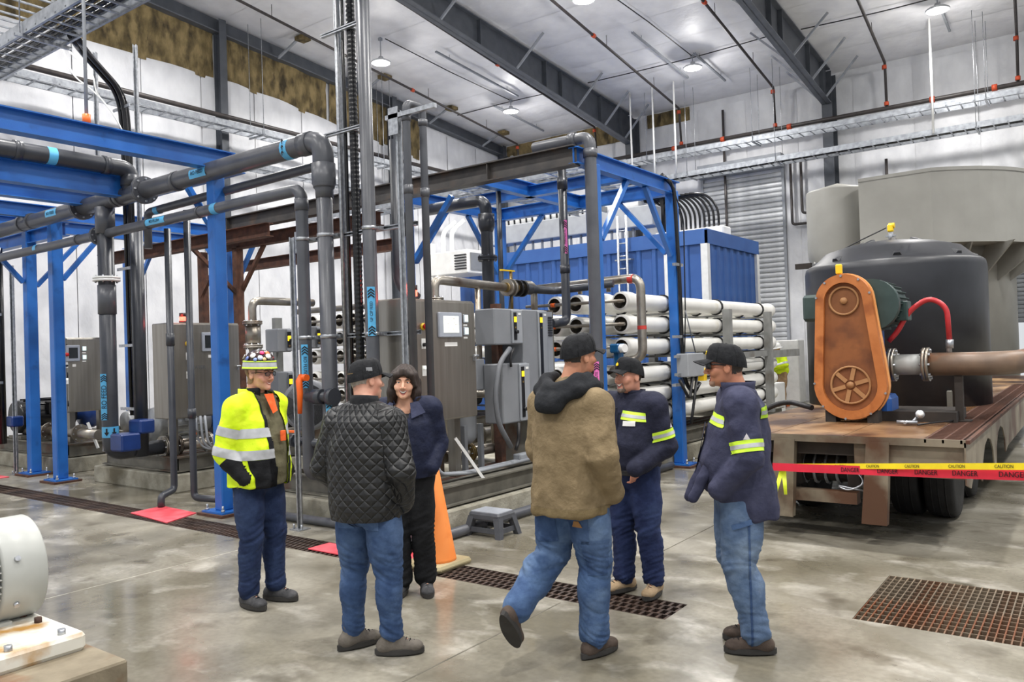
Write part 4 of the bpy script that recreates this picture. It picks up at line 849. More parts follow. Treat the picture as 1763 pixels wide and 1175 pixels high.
dstand = thing('drive_stand', 'brown rusty upright plate carrying the grey drives', 'stand', (-5.7, 7., SZ)); q = AX(850, 560, -5.66); MB().box(-5.68, -5.62, q.y, q.y+1.2, SZ, 2.25).build('plate', m_skid, dstand); MB().box(-5.68, -5.58, q.y-.03, q.y+.05, SZ, 2.3).build('upright', m_rust, dstand)
ds2 = thing('drive_stand', 'dark upright frame carrying the distant grey drives', 'stand', (-8.2, 6.5, 0)); qa, qb = AX(470, 560, -8.2), AX(560, 560, -8.2); MB().box(-8.22, -8.15, qa.y, qa.y+.1, 0, 2.25).build('upright', m_frame, ds2); MB().box(-8.22, -8.15, qb.y, qb.y+.1, 0, 2.25).build('upright', m_frame, ds2)
MB().box(-8.2, -8.145, qa.y, qb.y+.1, 1.95, 2.05).build('rail', m_frame, ds2); MB().box(-8.2, -8.145, qa.y, qb.y+.1, 1.2, 1.3).build('rail', m_frame, ds2)
# black hoses between the drives
for pts, lab, r in ((((878, 600), (860, 625), (852, 680), (858, 730), (880, 770)), 'thick grey hose looping down past the lower drive', .028), (((885, 600), (878, 615), (880, 632)), 'short black hose between the two small drives', .014), (((893, 728), (893, 760), (888, 775)), 'black conduit under the lower drive', .02)):
    tag(MB().tube([AX(*p, -5.18) for p in pts], r, bend=.12, n=8).build('hose', m_black if r < .025 else m_greyd), lab, 'hose', 'hoses around the drives')
# filter housing
fh = thing('filter_housing', 'grey cylindrical filter housing on legs behind the front cabinet', 'filter vessel', (-5.75, 6.75, SZ)); fx, fy = -5.72, 6.78
MB().lathe([(.05, .72), (.1, .74), (.155, .8), (.16, .86), (.16, 1.5), (.19, 1.5), (.19, 1.56), (.16, 1.56), (.15, 1.66), (.08, 1.72), (0, 1.73)], (fx, fy, 0), n=22).build('shell', m_vfd, fh)
for dx, dy in ((.14, -.14), (.14, .14), (-.14, .0)): MB().box(fx+dx-.025, fx+dx+.025, fy+dy-.025, fy+dy+.025, SZ, .95).build('leg', m_vfds, fh)
MB().cbox((fx+.2, fy, 1.5), .1, .24, .34, b=.01).build('control_box', m_vfds, fh); MB().cyl((fx, fy, 1.7), (fx, fy, 1.95), .05, n=12).build('top_nozzle', m_stpipe, fh)
tb = thing('steel_bracket_bar', 'white painted bar leaning diagonally on the front skid', 'bar', (-5.12, 6.3, SZ)); pa, pb = AX(784, 755, -5.3), AX(832, 824, -5.12); MB().prof(rect(.05, .03), pa, pb).build('bar', m_white, tb)
pc, pd = AX(151, 728, -13.3), AX(169, 772, -13.2); tag(MB().prof(rect(.06, .03), pc, pd).build('steel_bracket_bar', m_white), 'white bar leaning diagonally below the far left cabinet', 'bar')
# conduit under cabinet C
cu = thing('conduit_run', 'grey conduits under the front cabinet bending along the skid', 'conduit', (-5.1, 5.9, SZ))
for k in range(3): MB().tube([(-5.4+.05*k, 5.75+.04*k, 1.08), (-5.35+.05*k, 5.75+.04*k, SZ+.1), (-5.3+.04*k, 6.3, SZ+.05), (-5.3+.04*k, 7.6, SZ+.06)], .018, bend=.12, n=8).build('conduit', m_galvp, cu)
MB().cbox((-5.28, 7.3, SZ+.08), .1, .25, .1, b=.01).build('pull_box', m_galvp, cu)
# small pumps and low pipework on the front skid
lowp = thing('low_pipework', 'cluster of stainless pipes and flanges low on the front skid', 'pipework', (-6., 6.8, SZ))
MB().tube([(-6.2, 5.9, .72), (-6.2, 8.8, .72)], .085, n=14).build('pipe', m_stpipe, lowp); MB().tube([(-5.75, 6.5, .62), (-5.75, 8.6, .62)], .06, n=14).build('pipe', m_stpipe, lowp)
for y in (6.6, 7.6): flange(lowp, (-6.2, y, .72), (0,1,0), .15, mat=m_stpipe)
for y in (6.9, 7.9): flange(lowp, (-5.75, y, .62), (0,1,0), .11, mat=m_brass)
MB().tube([(-6.2, 7.1, .72), (-6.2, 7.1, 1.25), (-5.75, 7.4, 1.25), (-5.75, 7.4, .62)], .045, bend=.1, n=12).build('crossover', m_stpipe, lowp)
def pump(lab, c, s=1., mat_m=None, mat_p=None, ax=1):
    x, y, z = c; t = thing('pump_set', lab, 'pump', (x, y, z), 'pump sets on the skids'); mm = mat_m or m_blackg; mp = mat_p or m_ral; h = .28*s
    D = V((0, ax, 0)) if abs(ax) == 1 else V((1, 0, 0)); b = V((x, y, z+h))
    MB().lathe([(.0, -.4*s), (.19*s, -.4*s), (.21*s, -.36*s), (.21*s, .2*s), (.17*s, .24*s), (.17*s, .3*s)], b, D, n=22).build('motor', mm, t)
    for i in range(14): a = 2*PI*i/14; u = D.orthogonal().normalized(); w = D.cross(u); p = b+(u*math.cos(a)+w*math.sin(a))*.21*s; MB().prof(rect(.008, .03*s), p-D*.32*s, p+D*.18*s, up=(u*math.cos(a)+w*math.sin(a))).build('cooling_fin', mm, t)
    MB().lathe([(.1*s, .3*s), (.1*s, .42*s), (.2*s, .44*s), (.22*s, .5*s), (.22*s, .58*s), (.12*s, .62*s)], b, D, n=20).build('volute', mp, t)
    MB().cyl(b+D*.62*s, b+D*.8*s, .08*s, n=14).cyl(b+D*.78*s, b+D*.82*s, .14*s, n=14).build('suction_flange', m_stpipe, t)
    MB().cyl(b+D*.52*s, b+D*.52*s+V((0,0,.5*s)), .065*s, n=12).build('discharge', m_stpipe, t)
    MB().cbox(b+D*.1*s-V((0,0,h-.03)), .36*s, 1.*s, .06, b=.005).build('base_frame', m_skid, t); MB().cbox(b-D*.1*s-V((0,0,.22*s)), .3*s, .3*s, .12*s).build('foot', mm, t)
    MB().cbox(b+V((.2*s, 0, .1*s)), .14*s, .18*s, .16*s, b=.01).build('terminal_box', mm, t); return t
m_silver = M('silver_motor', rgb(150,152,154), rgb(170,172,174), rough=.35, metal=.5)
p = AZ(215, 730, SZ); pump('pump set with big grey motor behind the flanged riser', (-11.5, 6.9, SZ), 1.25, m_silver)
pump('pump set with big black motor at the far left edge', (-15.6, 6.7, SZ), 1.4, m_blackg)
pump('small pump set behind the far left cabinet', (-13.9, 7.6, SZ), .9, m_silver)
pump('small pump set on the middle skid near the rusty post', (-10.6, 8.1, SZ), .9)
# flanged low pipe and valve actuators
lv = thing('actuated_valve_line', 'stainless pipe line with blue box actuators at the foot of the riser', 'valve', (-10.3, 5.9, SZ))
MB().tube([(-10.44, 5.95, .58), (-10.44, 7.9, .58)], .08, n=14).build('pipe', m_stpipe, lv)
f0 = V((-10.44, 5.97, .58)); fd = V((0, 1, 0))
flange(lv, f0, fd, .15, .022, mat=m_stpipe); flange(lv, f0+fd*.2, fd, .15, .022, mat=m_stpipe)
def blkbox(px0, py0, px1, py1, x, dep, nm, mat, t, tilt=0.):
    a, b = AX(px0, py0, x), AX(px1, py1, x); MB().cbox((x-dep/2, (a.y+b.y)/2, (a.z+b.z)/2), dep, abs(b.y-a.y), abs(a.z-b.z), b=.02).build(nm, mat, t)
blkbox(209, 749, 244, 775, -10.0, .3, 'actuator', m_ral, lv); blkbox(241, 724, 268, 745, -10.0, .3, 'actuator', m_ral, lv); blkbox(249, 745, 259, 772, -10.4, .06, 'actuator_stem', m_skid, lv); blkbox(222, 775, 232, 782, -10.35, .06, 'actuator_stem', m_skid, lv)
lw = thing('actuated_valve_line', 'steel pipe line with blue actuator at the far left', 'valve', (-14.6, 5.9, SZ)); MB().tube([(-15.8, 6.3, .62), (-13.7, 6.3, .62), (-12.9, 6.3, .62)], .08, n=14).build('pipe', m_stpipe, lw)
for x in (-14.6, -14.2, -13.5): flange(lw, (x, 6.3, .62), (1,0,0), .15, .022, mat=m_stpipe)
blkbox(20, 718, 42, 734, -14.1, .22, 'actuator', m_ral, lw)
lz = thing('actuated_valve_line', 'steel pipe line with blue valve and gauge below the middle cabinet', 'valve', (-10, 6.4, SZ)); MB().tube([(-9.95, 6.1, .62), (-9.95, 8.2, .62)], .07, n=14).build('pipe', m_stpipe, lz)
for y in (6.35, 6.75): flange(lz, (-9.95, y, .62), (0,1,0), .14, .022, mat=m_stpipe)
MB().cyl((-9.95, 6.45, .62), (-9.95, 6.65, .62), .12, n=16).box(-10.0, -9.9, 6.5, 6.6, .7, 1.0).build('valve_body', m_ral, lz); gq = AX(331, 747, -9.85); MB().cyl((-9.85, gq.y, gq.z), (-9.8, gq.y, gq.z), .06, n=16).build('gauge', m_steel, lz); MB().box(-9.8, -9.795, gq.y-.03, gq.y+.03, gq.z-.012, gq.z+.012).build('gauge_mark', m_orange, lz)
wp = thing('hose_bundle', 'looped grey hoses hanging below the middle cabinet', 'hose', (-10., 6.2, .6))
for k in range(3): MB().tube([(-9.92+.03*k, 6.15+.05*k, 1.0), (-9.9+.03*k, 6.17+.05*k, .62), (-9.85, 6.3+.06*k, .52), (-9.9, 6.5, .6)], .016, bend=.12, n=7).build('hose', m_galvp, wp)
# mid distance clutter: stainless manifold behind the man in yellow
mf = thing('stainless_pipe', 'stainless pipe with flanged strainer behind the man in yellow', 'pipe', (-9.2, 8.4, 1.2), 'stainless pipes'); c0, c1, c2 = AX(436, 600, -9.2), AX(436, 518, -9.2), AX(500, 521, -9.2)
MB().tube([(-9.2, c0.y, SZ), (-9.2, c0.y, c1.z), (-9.2, c2.y+.4, c1.z)], .055, bend=.12, n=14).build('pipe', m_stpipe, mf)
for dz in (-.3, -.62, -.8): flange(mf, (-9.2, c0.y, c1.z+dz), (0,0,1), .13, .022, mat=m_stpipe)
MB().cyl((-9.2, c0.y, c1.z-.58), (-9.2, c0.y, c1.z-.34), .1, n=16).build('strainer', m_stpipe, mf)
mg = thing('stainless_pipe', 'thin stainless manifold across the middle rack vessel ends', 'pipe', (-9.5, 9.2, 2.3), 'stainless pipes'); MB().tube([(-11.4, 9.1, 2.56), (-9.3, 9.1, 2.56), (-9.3, 9.1, .9)], .05, bend=.12, n=12).build('pipe', m_stpipe, mg)
for z in VZ[:5]: MB().cyl((-11.4, 9.22, z), (-9.3, 9.22, z), .022, n=8).build('tube', m_stpipe, mg)
vw = thing('blower', 'grey round blower with dark fan face low behind the man in yellow', 'blower', (-6.9, 5.9, .9)); MB().lathe([(.05, 0), (.26, 0), (.3, .03), (.3, .09), (.26, .12), (.05, .12)], (-7.35, 6.0, 1.2), (.5,-.86,0), n=26).build('rim', m_vfds, vw); MB().lathe([(.25, .12), (.2, .1), (.06, .11), (.0, .12)], (-7.35, 6.0, 1.2), (.5,-.86,0), n=26).build('face', m_vfdk, vw); MB().box(-7.4, -7.3, 6.0, 6.1, SZ, 1.2).build('stand', m_skid, vw)
# junction box and conduits on the right blue post
jb = thing('junction_box', 'grey junction box with black loops on the right blue post', 'junction box', (-4.72, 10.9, 1.3)); e0, e1 = AX(1183, 609, -4.7), AX(1212, 647, -4.7)
MB().cbox((-4.78, (e0.y+e1.y)/2, (e0.z+e1.z)/2), .18, e1.y-e0.y, e0.z-e1.z, b=.012).build('box', m_grey, jb)
for k, (p0, p1, p2) in enumerate((((1192, 648), (1188, 690), (1170, 655)), ((1200, 648), (1194, 700), (1190, 730)))): MB().tube([AX(*p0, -4.72), AX(*p1, -4.72), AX(*p2, -4.75)], .022, bend=.12, n=8).build('flex_conduit', m_black, jb)
MB().cyl(AX(1180, 535, -4.75), AX(1198, 610, -4.72), .01, n=6).build('thin_cable', m_greyd, jb); MB().box(-4.86, -4.8, e0.y-.1, e1.y, e0.z-.06, e0.z-.02).box(-4.86, -4.8, e0.y-.1, e1.y, e1.z+.02, e1.z+.06).build('bracket', m_galv, jb)
pc = thing('post_conduit', 'black cable clipped along the right blue post', 'cable', (-4.83, 10.72, .9)); MB().tube([AX(1138, 300, -4.95), AX(1160, 320, -4.82), AX(1170, 480, -4.82), AX(1176, 640, -4.82), (-4.8, 10.75, 1.15), (-4.75, 10.85, 1.05), (-4.7, 10.95, 1.2)], .03, bend=.12, n=8).build('cable', m_blackg, pc)
MB().tube([AX(1155, 310, -4.82), AX(1177, 380, -4.82), AX(1180, 540, -4.8), AX(1178, 640, -4.8)], .01, bend=.1, n=6).build('thin_cable', m_blackg, pc)
for yy_ in (456, 580, 663): q = AX(1168, yy_, -4.82); MB().box(-4.86, -4.8, q.y-.12, q.y+.12, q.z-.02, q.z+.02).build('clip', m_galv, pc)
# blue valve in front of the vessels
bw = thing('blue_valve', 'blue actuated valve with white cap in front of the vessel ends', 'valve', (-4.85, 9.1, 1.4)); c = AX(1068, 600, -4.95)
MB().cbox((c.x-.04, c.y, c.z), .14, .2, .12, b=.02).cbox((c.x-.04, c.y+.02, c.z-.17), .1, .12, .26, b=.02).build('actuator', m_ral2 if 'm_ral2' in globals() else M('petrol_blue', rgb(20,84,130), rough=.35), bw)
MB().cyl((c.x-.04, c.y-.02, c.z), (c.x+.1, c.y-.06, c.z), .055, n=14).build('cap', m_white, bw); MB().cyl((c.x-.04, c.y-.1, c.z-.3), (c.x-.04, c.y+.12, c.z-.3), .08, n=14).build('body', m_stpipe, bw); MB().cyl((c.x-.04, c.y, c.z-.35), (c.x-.04, c.y, SZ), .03, n=8).build('support', m_frame, bw)
# ================================================================ blue container room
m_cont = M('container_blue', rgb(44,82,146), rgb(52,92,156), rough=.45, scale=2)
m_contw = M('container_trim', rgb(206,208,210), rough=.45)
ct = thing('blue_container', 'blue corrugated metal container room with white corner trims behind the vessels', 'container', (-10.5, 17, 0))
CX0, CX1, CY0, CY1, CZ = -14.2, -7.0, 16.9, 20.2, 4.31
MB().box(CX0+.05, CX1-.05, CY0+.05, CY1-.05, .05, CZ-.05).build('core', m_cont, ct)
for s, n in ((0, 18), (1, 8)):
    me = None
    for i in range(n):
        L = ((CX1-CX0)/n if s == 0 else (CY1-CY0)/n)
        if me is None:
            pl = [(0,0),(L*.62,0),(L*.7,.04),(L*.92,.04),(L*.985,0),(L*.985,-.03),(0,-.03)]
            b = MB().add([(x, -y, z) if s == 0 else (y, x, z) for z in (0, CZ-.4) for x, y in pl], [(i_, (i_+1) % 7, 7+(i_+1) % 7, 7+i_) for i_ in range(7)]+[tuple(range(7)), tuple(range(13, 6, -1))]).build('wall_panel', m_cont); me = b.data; bpy.data.objects.remove(b)
        share('wall_panel', me, m_cont, ct, V((CX0+L*i, CY0+.02, .1) if s == 0 else (CX1-.02, CY0+L*i, .1))-ROOT[ct.name])
MB().box(CX0-.03, CX1+.05, CY0-.05, CY0, CZ-.3, CZ).build('fascia', m_cont, ct); MB().box(CX1, CX1+.05, CY0-.05, CY1+.03, CZ-.3, CZ).build('fascia', m_cont, ct)
MB().box(CX0-.03, CX1+.05, CY0-.05, CY1+.03, CZ, CZ+.03).build('roof', m_cont, ct)
MB().box(CX1-.1, CX1+.055, CY0-.055, CY0+.1, .05, CZ-.3).build('corner_trim', m_contw, ct); MB().box(CX1-.1, CX1+.055, CY1-.15, CY1+.02, .05, CZ-.3).build('corner_trim', m_contw, ct)
q = AY(1151, 500, CY0); MB().box(q.x-.06, q.x+.06, CY0-.06, CY0, .05, CZ-.3).build('panel_trim', m_contw, ct)
cl = thing('cage_ladder', 'thin galvanised ladder on the blue container wall', 'ladder', (-8.9, 16.8, 0)); qa, qb = AY(1066, 480, 16.7), AY(1081, 480, 16.7)
for q in (qa, qb): MB().cyl((q.x, 16.7, .0), (q.x, 16.7, CZ+.55), .03, n=8).build('stile', m_galv, cl)
for i in range(15): MB().cyl((qa.x, 16.7, .3*i+.3), (qb.x, 16.7, .3*i+.3), .015, n=6).build('rung', m_galv, cl)
for z in (1., 3.8): MB().box(qa.x-.1, qb.x+.1, 16.7, 16.86, z, z+.03).build('standoff', m_galv, cl)
tk = thing('cable_trunking', 'long grey cable trunking on top of the blue container', 'trunking', (-10.5, 17.4, CZ+.03)); z0, z1 = CZ+.35, CZ+.85
MB().cbox((-11., 17.6, (z0+z1)/2), 5.0, .5, z1-z0, b=.02).build('trunking', m_grey, tk)
for i in range(16): MB().cyl((-13.3+.3*i, 17.5, CZ), (-13.3+.3*i, 17.5, z0), .035, n=8).build('riser_conduit', m_galvp, tk)
bc = thing('cable_bundle', 'mass of black cables looping down onto the blue container roof', 'cable bundle', (-8., 18.5, CZ))
for i in range(13): x = -8.9+.12*i; MB().tube([(x-.5, 18.3, CZ+1.15), (x-.1, 18.4, CZ+1.1), (x+.15, 18.5, CZ+.75), (x+.15, 18.5, CZ+.1)], .03, bend=.3, n=6).build('cable', m_blackg, bc)
MB().cbox((-8., 18.5, CZ+.16), 1.8, .5, .22, b=.03).build('gland_box', m_white, bc)
bd = thing('cable_bundle', 'row of black cables strapped over a white duct on the container', 'cable bundle', (-12., 17.9, CZ))
for i in range(18): x = -13.6+.2*i; MB().tube([(x, 18.3, CZ+1.35), (x+.05, 17.85, CZ+1.3), (x+.1, 17.8, CZ+.85)], .025, bend=.2, n=6).build('cable', m_blackg, bd)
tag(MB().cyl((-14, 18.2, CZ+1.05), (-9.2, 18.2, CZ+1.05), .2, n=18).build('white_duct', m_white), 'white round duct running above the blue container', 'duct')
tk2 = thing('cable_trunking', 'black cable ladder clutter above the container near the rack', 'trunking', (-9.6, 18, CZ+1.2)); MB().box(-10.6, -8.6, 18.1, 18.6, CZ+1.15, CZ+1.25).build('tray', m_blackg, tk2); MB().box(-10.6, -10.5, 18.3, 18.4, CZ+.03, CZ+1.15).build('leg', m_blackg, tk2); MB().box(-8.75, -8.65, 18.3, 18.4, CZ+.03, CZ+1.15).build('leg', m_blackg, tk2)
# white unit heater
ht = thing('unit_heater', 'white box air conditioner with louvred grille on the container wall', 'air conditioner', (-12, 16, 3)); a, b = AY(735, 438, 15.6), AY(806, 476, 15.6)
hx0, hx1, hz0, hz1 = a.x, b.x, b.z+.1, a.z
MB().cbox(((hx0+hx1)/2, 16.1, (hz0+hz1)/2), hx1-hx0, 1.0, hz1-hz0, b=.02).build('casing', m_white, ht)
for k in range(6): z = hz0+.1+.07*k; MB().box(hx1-.42, hx1-.04, 15.57, 15.62, z, z+.03).build('louvre', m_vfdk, ht)
MB().box(hx1-.02, hx1+.03, 15.7, 16.5, hz0+.08, hz1-.08).build('side_grille', m_vfds, ht)
for x in (hx0+.15, hx0+.45): MB().tube([(x, 16.1, hz1), (x, 16.1, hz1+.6), (x+.2, 16.4, hz1+.9)], .06, bend=.15, n=10).build('duct', m_white, ht)
MB().tube([(hx0-.15, 15.9, 0), (hx0-.15, 15.9, hz1+.3)], .14, n=14).build('standing_duct', m_white, ht)
# pvc line and box far behind
tag(MB().cbox((-5.85, 16.6, .45), .9, .9, .9, b=.02).build('white_cube_tank', m_white), 'white cube tank at the end of the vessel rack', 'tank')

q = AX(1214, 640, -4.86); tag(MB().cbox((q.x-.05, q.y, q.z), .1, .2, .1, rz=.3, b=.02).box(q.x-.1, q.x, q.y-.06, q.y+.06, q.z-.14, q.z-.04).build('yellow_scoop', m_yellow), 'small yellow plastic scoop on the vessel rack beside the junction box', 'scoop')
for k, (dy, r, lab) in enumerate(((-.16, .03, 'nearest'), (-.06, .035, 'second'), (.05, .03, 'third'), (.15, .035, 'farthest'))):
    tag(MB().tube([(-10.9, 22.3+dy, 6.81), (-3., 22.3+dy, 6.81+.01*(k % 2)), (6, 22.3+dy, 6.82)], r, n=8).build('tray_cable', m_blackg), 'black cable lying in the lower back-wall ladder, %s of four' % lab, 'cable', 'cables in the lower back-wall ladder')
for k, (dy, r, lab) in enumerate(((-.15, .03, 'nearest'), (-.05, .028, 'second'), (.05, .03, 'third'), (.14, .028, 'farthest'))):
    tag(MB().tube([(-17.3, 4.53+dy, 5.88), (-10., 4.53+dy, 5.875+.008*(k % 2)), (-4.1, 4.53+dy, 5.88)], r, n=8).build('tray_cable', m_blackg), 'black cable lying in the big overhead ladder, %s of four' % lab, 'cable', 'cables in the big overhead ladder')
# ================================================================ trailer with belt-driven pump and dark tank
m_deck = M('rusty_deck', rgb(104,74,50), rgb(160,128,92), rough=.25, rough2=.6, scale=1.7, bump=.15, bscale=18, stretch=(1,.6,1), c3=rgb(58,36,26), s3=1.5, lo3=.44, hi3=.58)
m_tframe = M('trailer_paint', rgb(104,95,80), rgb(136,126,108), rough=.55, scale=3, c3=rgb(84,56,38), s3=2.0, lo3=.46, hi3=.6, bump=.1)
m_tdark = M('trailer_underside', rgb(38,33,30), rgb(56,48,42), rough=.8, scale=5)
m_tyre = M('tyre_rubber', rgb(24,24,25), rgb(34,34,35), rough=.7, scale=10, bump=.1)
m_hub = M('wheel_hub', rgb(176,172,158), rgb(196,192,180), rough=.5, scale=6)
TX0, TX1, TY0, TY1, TZ = -3.08, -.88, 7.22, 19.0, .92
tr = thing('flatbed_trailer', 'rusty low flatbed trailer carrying the pump and the dark tank', 'trailer', (-2, 8.6, 0))
n = 9; yy_ = TY0
for i in range(n):
    y1 = TY0+(TY1-TY0)*(i+1)/n; 
    for k in range(3):
        x0 = TX0+(TX1-.3-TX0)*k/3; x1 = TX0+(TX1-.3-TX0)*(k+1)/3; MB().cbox(((x0+x1)/2, (yy_+y1)/2, TZ-.008), x1-x0-.008, y1-yy_-.008, .016, b=.003).build('deck_plate', m_deck, tr)
    yy_ = y1
MB().box(TX0, TX1, TY0+.02, TY1, TZ-.03, TZ-.016).build('deck_underlay', m_tdark, tr)
# perforated walkway edge
gm = MB().box(-.13, .13, -.006, .006, -.03, 0).build('walk_bar', m_rust); meb = gm.data; bpy.data.objects.remove(gm)
for i in range(150): share('walk_bar', meb, m_rust, tr, V((TX1-.16, TY0+.05+.055*i, TZ))-ROOT[tr.name])
for x in (TX1-.29, TX1-.16, TX1-.03): MB().box(x-.008, x+.008, TY0, TY0+8.4, TZ-.03, TZ-.001).build('walk_rail', m_rust, tr)
MB().box(TX1-.3, TX1, TY0+8.4, TY1, TZ-.03, TZ).build('walk_end', m_deck, tr)
MB().box(TX0, TX1, TY0, TY0+.02, TZ-.06, TZ).build('rear_lip', m_tframe, tr)
MB().box(TX0+1.35, TX1-.005, TY0+.04, TY0+.06, TZ-.32, TZ-.05).build('rear_panel', m_tframe, tr)
MB().box(TX0, TX0+.35, TY0+.04, TY0+.06, TZ-.34, TZ-.05).build('rear_panel', m_tframe, tr)
MB().box(TX0+.3, TX1-.8, TY0+.1, TY0+.16, TZ-.18, TZ-.06).build('rear_beam', m_tdark, tr); MB().box(TX0+.25, TX1-.85, TY0+.08, TY0+.2, .32, .42).build('bumper_beam', m_tframe, tr)
# side rail with wheel arches
def siderail(x0, x1):
    pts = [(TY0, TZ-.02), (TY0, TZ-.36), (TY0+.25, TZ-.42), (TY0+.6, TZ-.26)]
    for c in (8.75, 9.95):
        for k in range(7): a = PI-PI*k/6; pts.append((c+.5*math.cos(a), .42+.34*math.sin(a)+.02))
    pts += [(10.7, TZ-.44), (TY1, TZ-.44), (TY1, TZ-.02)]
    nn = len(pts); return MB().add([(x, y, z) for x in (x0, x1) for y, z in pts], [(i, (i+1) % nn, nn+(i+1) % nn, nn+i) for i in range(nn)]+[tuple(range(nn)), tuple(range(2*nn-1, nn-1, -1))])
siderail(TX1-.012, TX1).build('side_rail', m_tframe, tr); siderail(TX0, TX0+.012).build('side_rail', m_tframe, tr)
MB().box(TX1, TX1+.03, TY0, TY1, TZ-.03, TZ).build('edge_angle', m_rust, tr)
for px0, px1, nm in ((1338, 1361, 0), (1493, 1527, 1)):
    a, b = AY(px0, 760, TY0-.02), AY(px1, 760, TY0-.02); c = (a.x+b.x)/2
    MB().add([(c-.09, TY0-.01, TZ-.04), (c+.09, TY0-.01, TZ-.04), (c+.05, TY0-.01, .18), (c-.15, TY0-.01, .18), (c-.09, TY0+.08, TZ-.04), (c+.09, TY0+.08, TZ-.04), (c+.05, TY0+.08, .18), (c-.15, TY0+.08, .18)], [(3,2,1,0),(4,5,6,7),(0,1,5,4),(1,2,6,5),(2,3,7,6),(3,0,4,7)]).build('loading_leg', m_tframe, tr)
for y in (8.75, 9.95): MB().cyl((TX0+.3, y, .42), (TX1-.4, y, .42), .06, n=10).build('axle', m_tdark, tr)
MB().box(TX0+.75, TX0+.85, TY0+.2, TY1, .45, TZ-.03).build('frame_beam', m_tdark, tr); MB().box(TX1-.95, TX1-.85, TY0+.2, TY1, .45, TZ-.03).build('frame_beam', m_tdark, tr)

for (x, y, lb) in ((TX1-.38, 8.75, 'outer'), (TX1-.68, 8.75, 'inner'), (TX0+.26, 8.75, 'outer'), (TX0+.56, 8.75, 'inner'), (TX1-.38, 9.95, 'outer'), (TX0+.26, 9.95, 'outer')):
    s = 1 if x > -2 else -1
    w = MB().lathe([(.26, -.12), (.4, -.125), (.42, -.1), (.425, 0), (.42, .1), (.4, .125), (.26, .12)], (x, y, .425), (1,0,0), n=30).build('wheel', m_tyre, tr)
    for r_ in (-.06, 0, .06): MB().lathe([(.426, r_-.006), (.429, r_), (.426, r_+.006)], (x, y, .425), (1,0,0), n=30).build('tread_rib', m_tyre, w)
    MB().lathe([(.26, .08*s), (.2, .06*s), (.17, -.02*s), (.1, -.02*s), (.1, .07*s), (0, .08*s)], (x, y, .425), (1,0,0), n=24).build('rim', m_hub, w)
# winch coil inside the tail
wn = thing('wire_coil', 'coil of loose wires on a drum under the trailer tail', 'wire coil', (-2.4, 7.5, .55))
c = AY(1440, 795, TY0+.35); MB().cyl((c.x-.3, TY0+.4, .58), (c.x+.3, TY0+.4, .58), .12, n=16).build('drum', m_tdark, wn)
for k in range(6): MB().tube([(c.x-.28+.1*k, TY0+.4+.14*math.cos(a), .58+.14*math.sin(a)) for a in [i*2*PI/12 for i in range(13)]], .014, n=6, caps=False).build('wire_turn', m_galv, wn)
MB().tube([(c.x-.1, TY0+.25, .64), (c.x+.2, TY0+.2, .6), (c.x+.3, TY0+.12, .5), (c.x+.15, TY0+.1, .43), (c.x+.05, TY0+.12, .47), (c.x+.3, TY0+.1, .44)], .009, bend=.1, n=6).build('loose_wire', m_galv, wn)
# ---- belt guard
m_guard = M('orange_guard', rgb(172,100,46), rgb(190,116,60), rough=.5, scale=6, c3=rgb(150,82,34), s3=5, lo3=.55, hi3=.7)
m_guardin = M('rusty_guard_mesh', rgb(118,68,34), rgb(142,86,44), rough=.7, scale=3, c3=rgb(96,54,28), s3=4, lo3=.5, hi3=.68)
bg = thing('belt_pump', 'blue pump with tall orange belt guard on the trailer deck', 'pump', (-2., 8.5, TZ))
GY = 8.42; g0 = AY(1452, 472, GY); gb = AY(1463, 737, GY); cxb, cxt = AY(1463, 670, GY), AY(1451, 520, GY); Rb, Rt = .345, .268
zc_b, zc_t = TZ+.03+Rb, g0.z-Rt; xb, xt = cxb.x, cxt.x
def stadium(rb, rt, n=18):
    d = math.hypot(xt-xb, zc_t-zc_b); ang = math.atan2(zc_t-zc_b, xt-xb); off = math.asin((rb-rt)/d); pts = []
    for k in range(n+1): a = ang-PI/2+off-(PI+2*off)*0+0; 
    a0 = ang+PI/2-off; a1 = ang-PI/2+off
    for k in range(n+1): a = a0+(a1+2*PI-a0)*k/n; pts.append((xb+rb*math.cos(a), zc_b+rb*math.sin(a)))
    for k in range(n+1): a = a1+(a0-a1)*k/n; pts.append((xt+rt*math.cos(a), zc_t+rt*math.sin(a)))
    return pts
so, si = stadium(Rb, Rt), stadium(Rb-.085, Rt-.085); N_ = len(so)
rim = MB(); vs = [(x, y, z) for y in (GY, GY+.2) for x, z in so]+[(x, GY, z) for x, z in si]+[(x, GY+.03, z) for x, z in si]
rim.add(vs, [(i, N_+i, N_+(i+1) % N_, (i+1) % N_) for i in range(N_)], False)
rim.add([(x, GY-.001, z) for x, z in so]+[(x, GY-.001, z) for x, z in si]+[(x, GY+.05, z) for x, z in si], [(i, (i+1) % N_, N_+(i+1) % N_, N_+i) for i in range(N_)]+[(N_+i, N_+(i+1) % N_, 2*N_+(i+1) % N_, 2*N_+i) for i in range(N_)])
rim.add([(x, GY+.2, z) for x, z in so], [tuple(range(N_))]); gd = rim.build('belt_guard', m_guard, bg)
MB().add([(x, GY+.045, z) for x, z in si], [tuple(range(N_-1, -1, -1))]).build('guard_face', m_guardin, gd)
rim2 = stadium(Rb+.012, Rt+.012); MB().add([(x, y, z) for y in (GY+.085, GY+.12) for x, z in rim2], [(i, N_+i, N_+(i+1) % N_, (i+1) % N_) for i in range(N_)]+[tuple(range(N_-1, -1, -1)), tuple(range(N_, 2*N_))]).build('seam_band', M('guard_seam', rgb(226,160,96), rgb(236,176,112), rough=.5), gd)
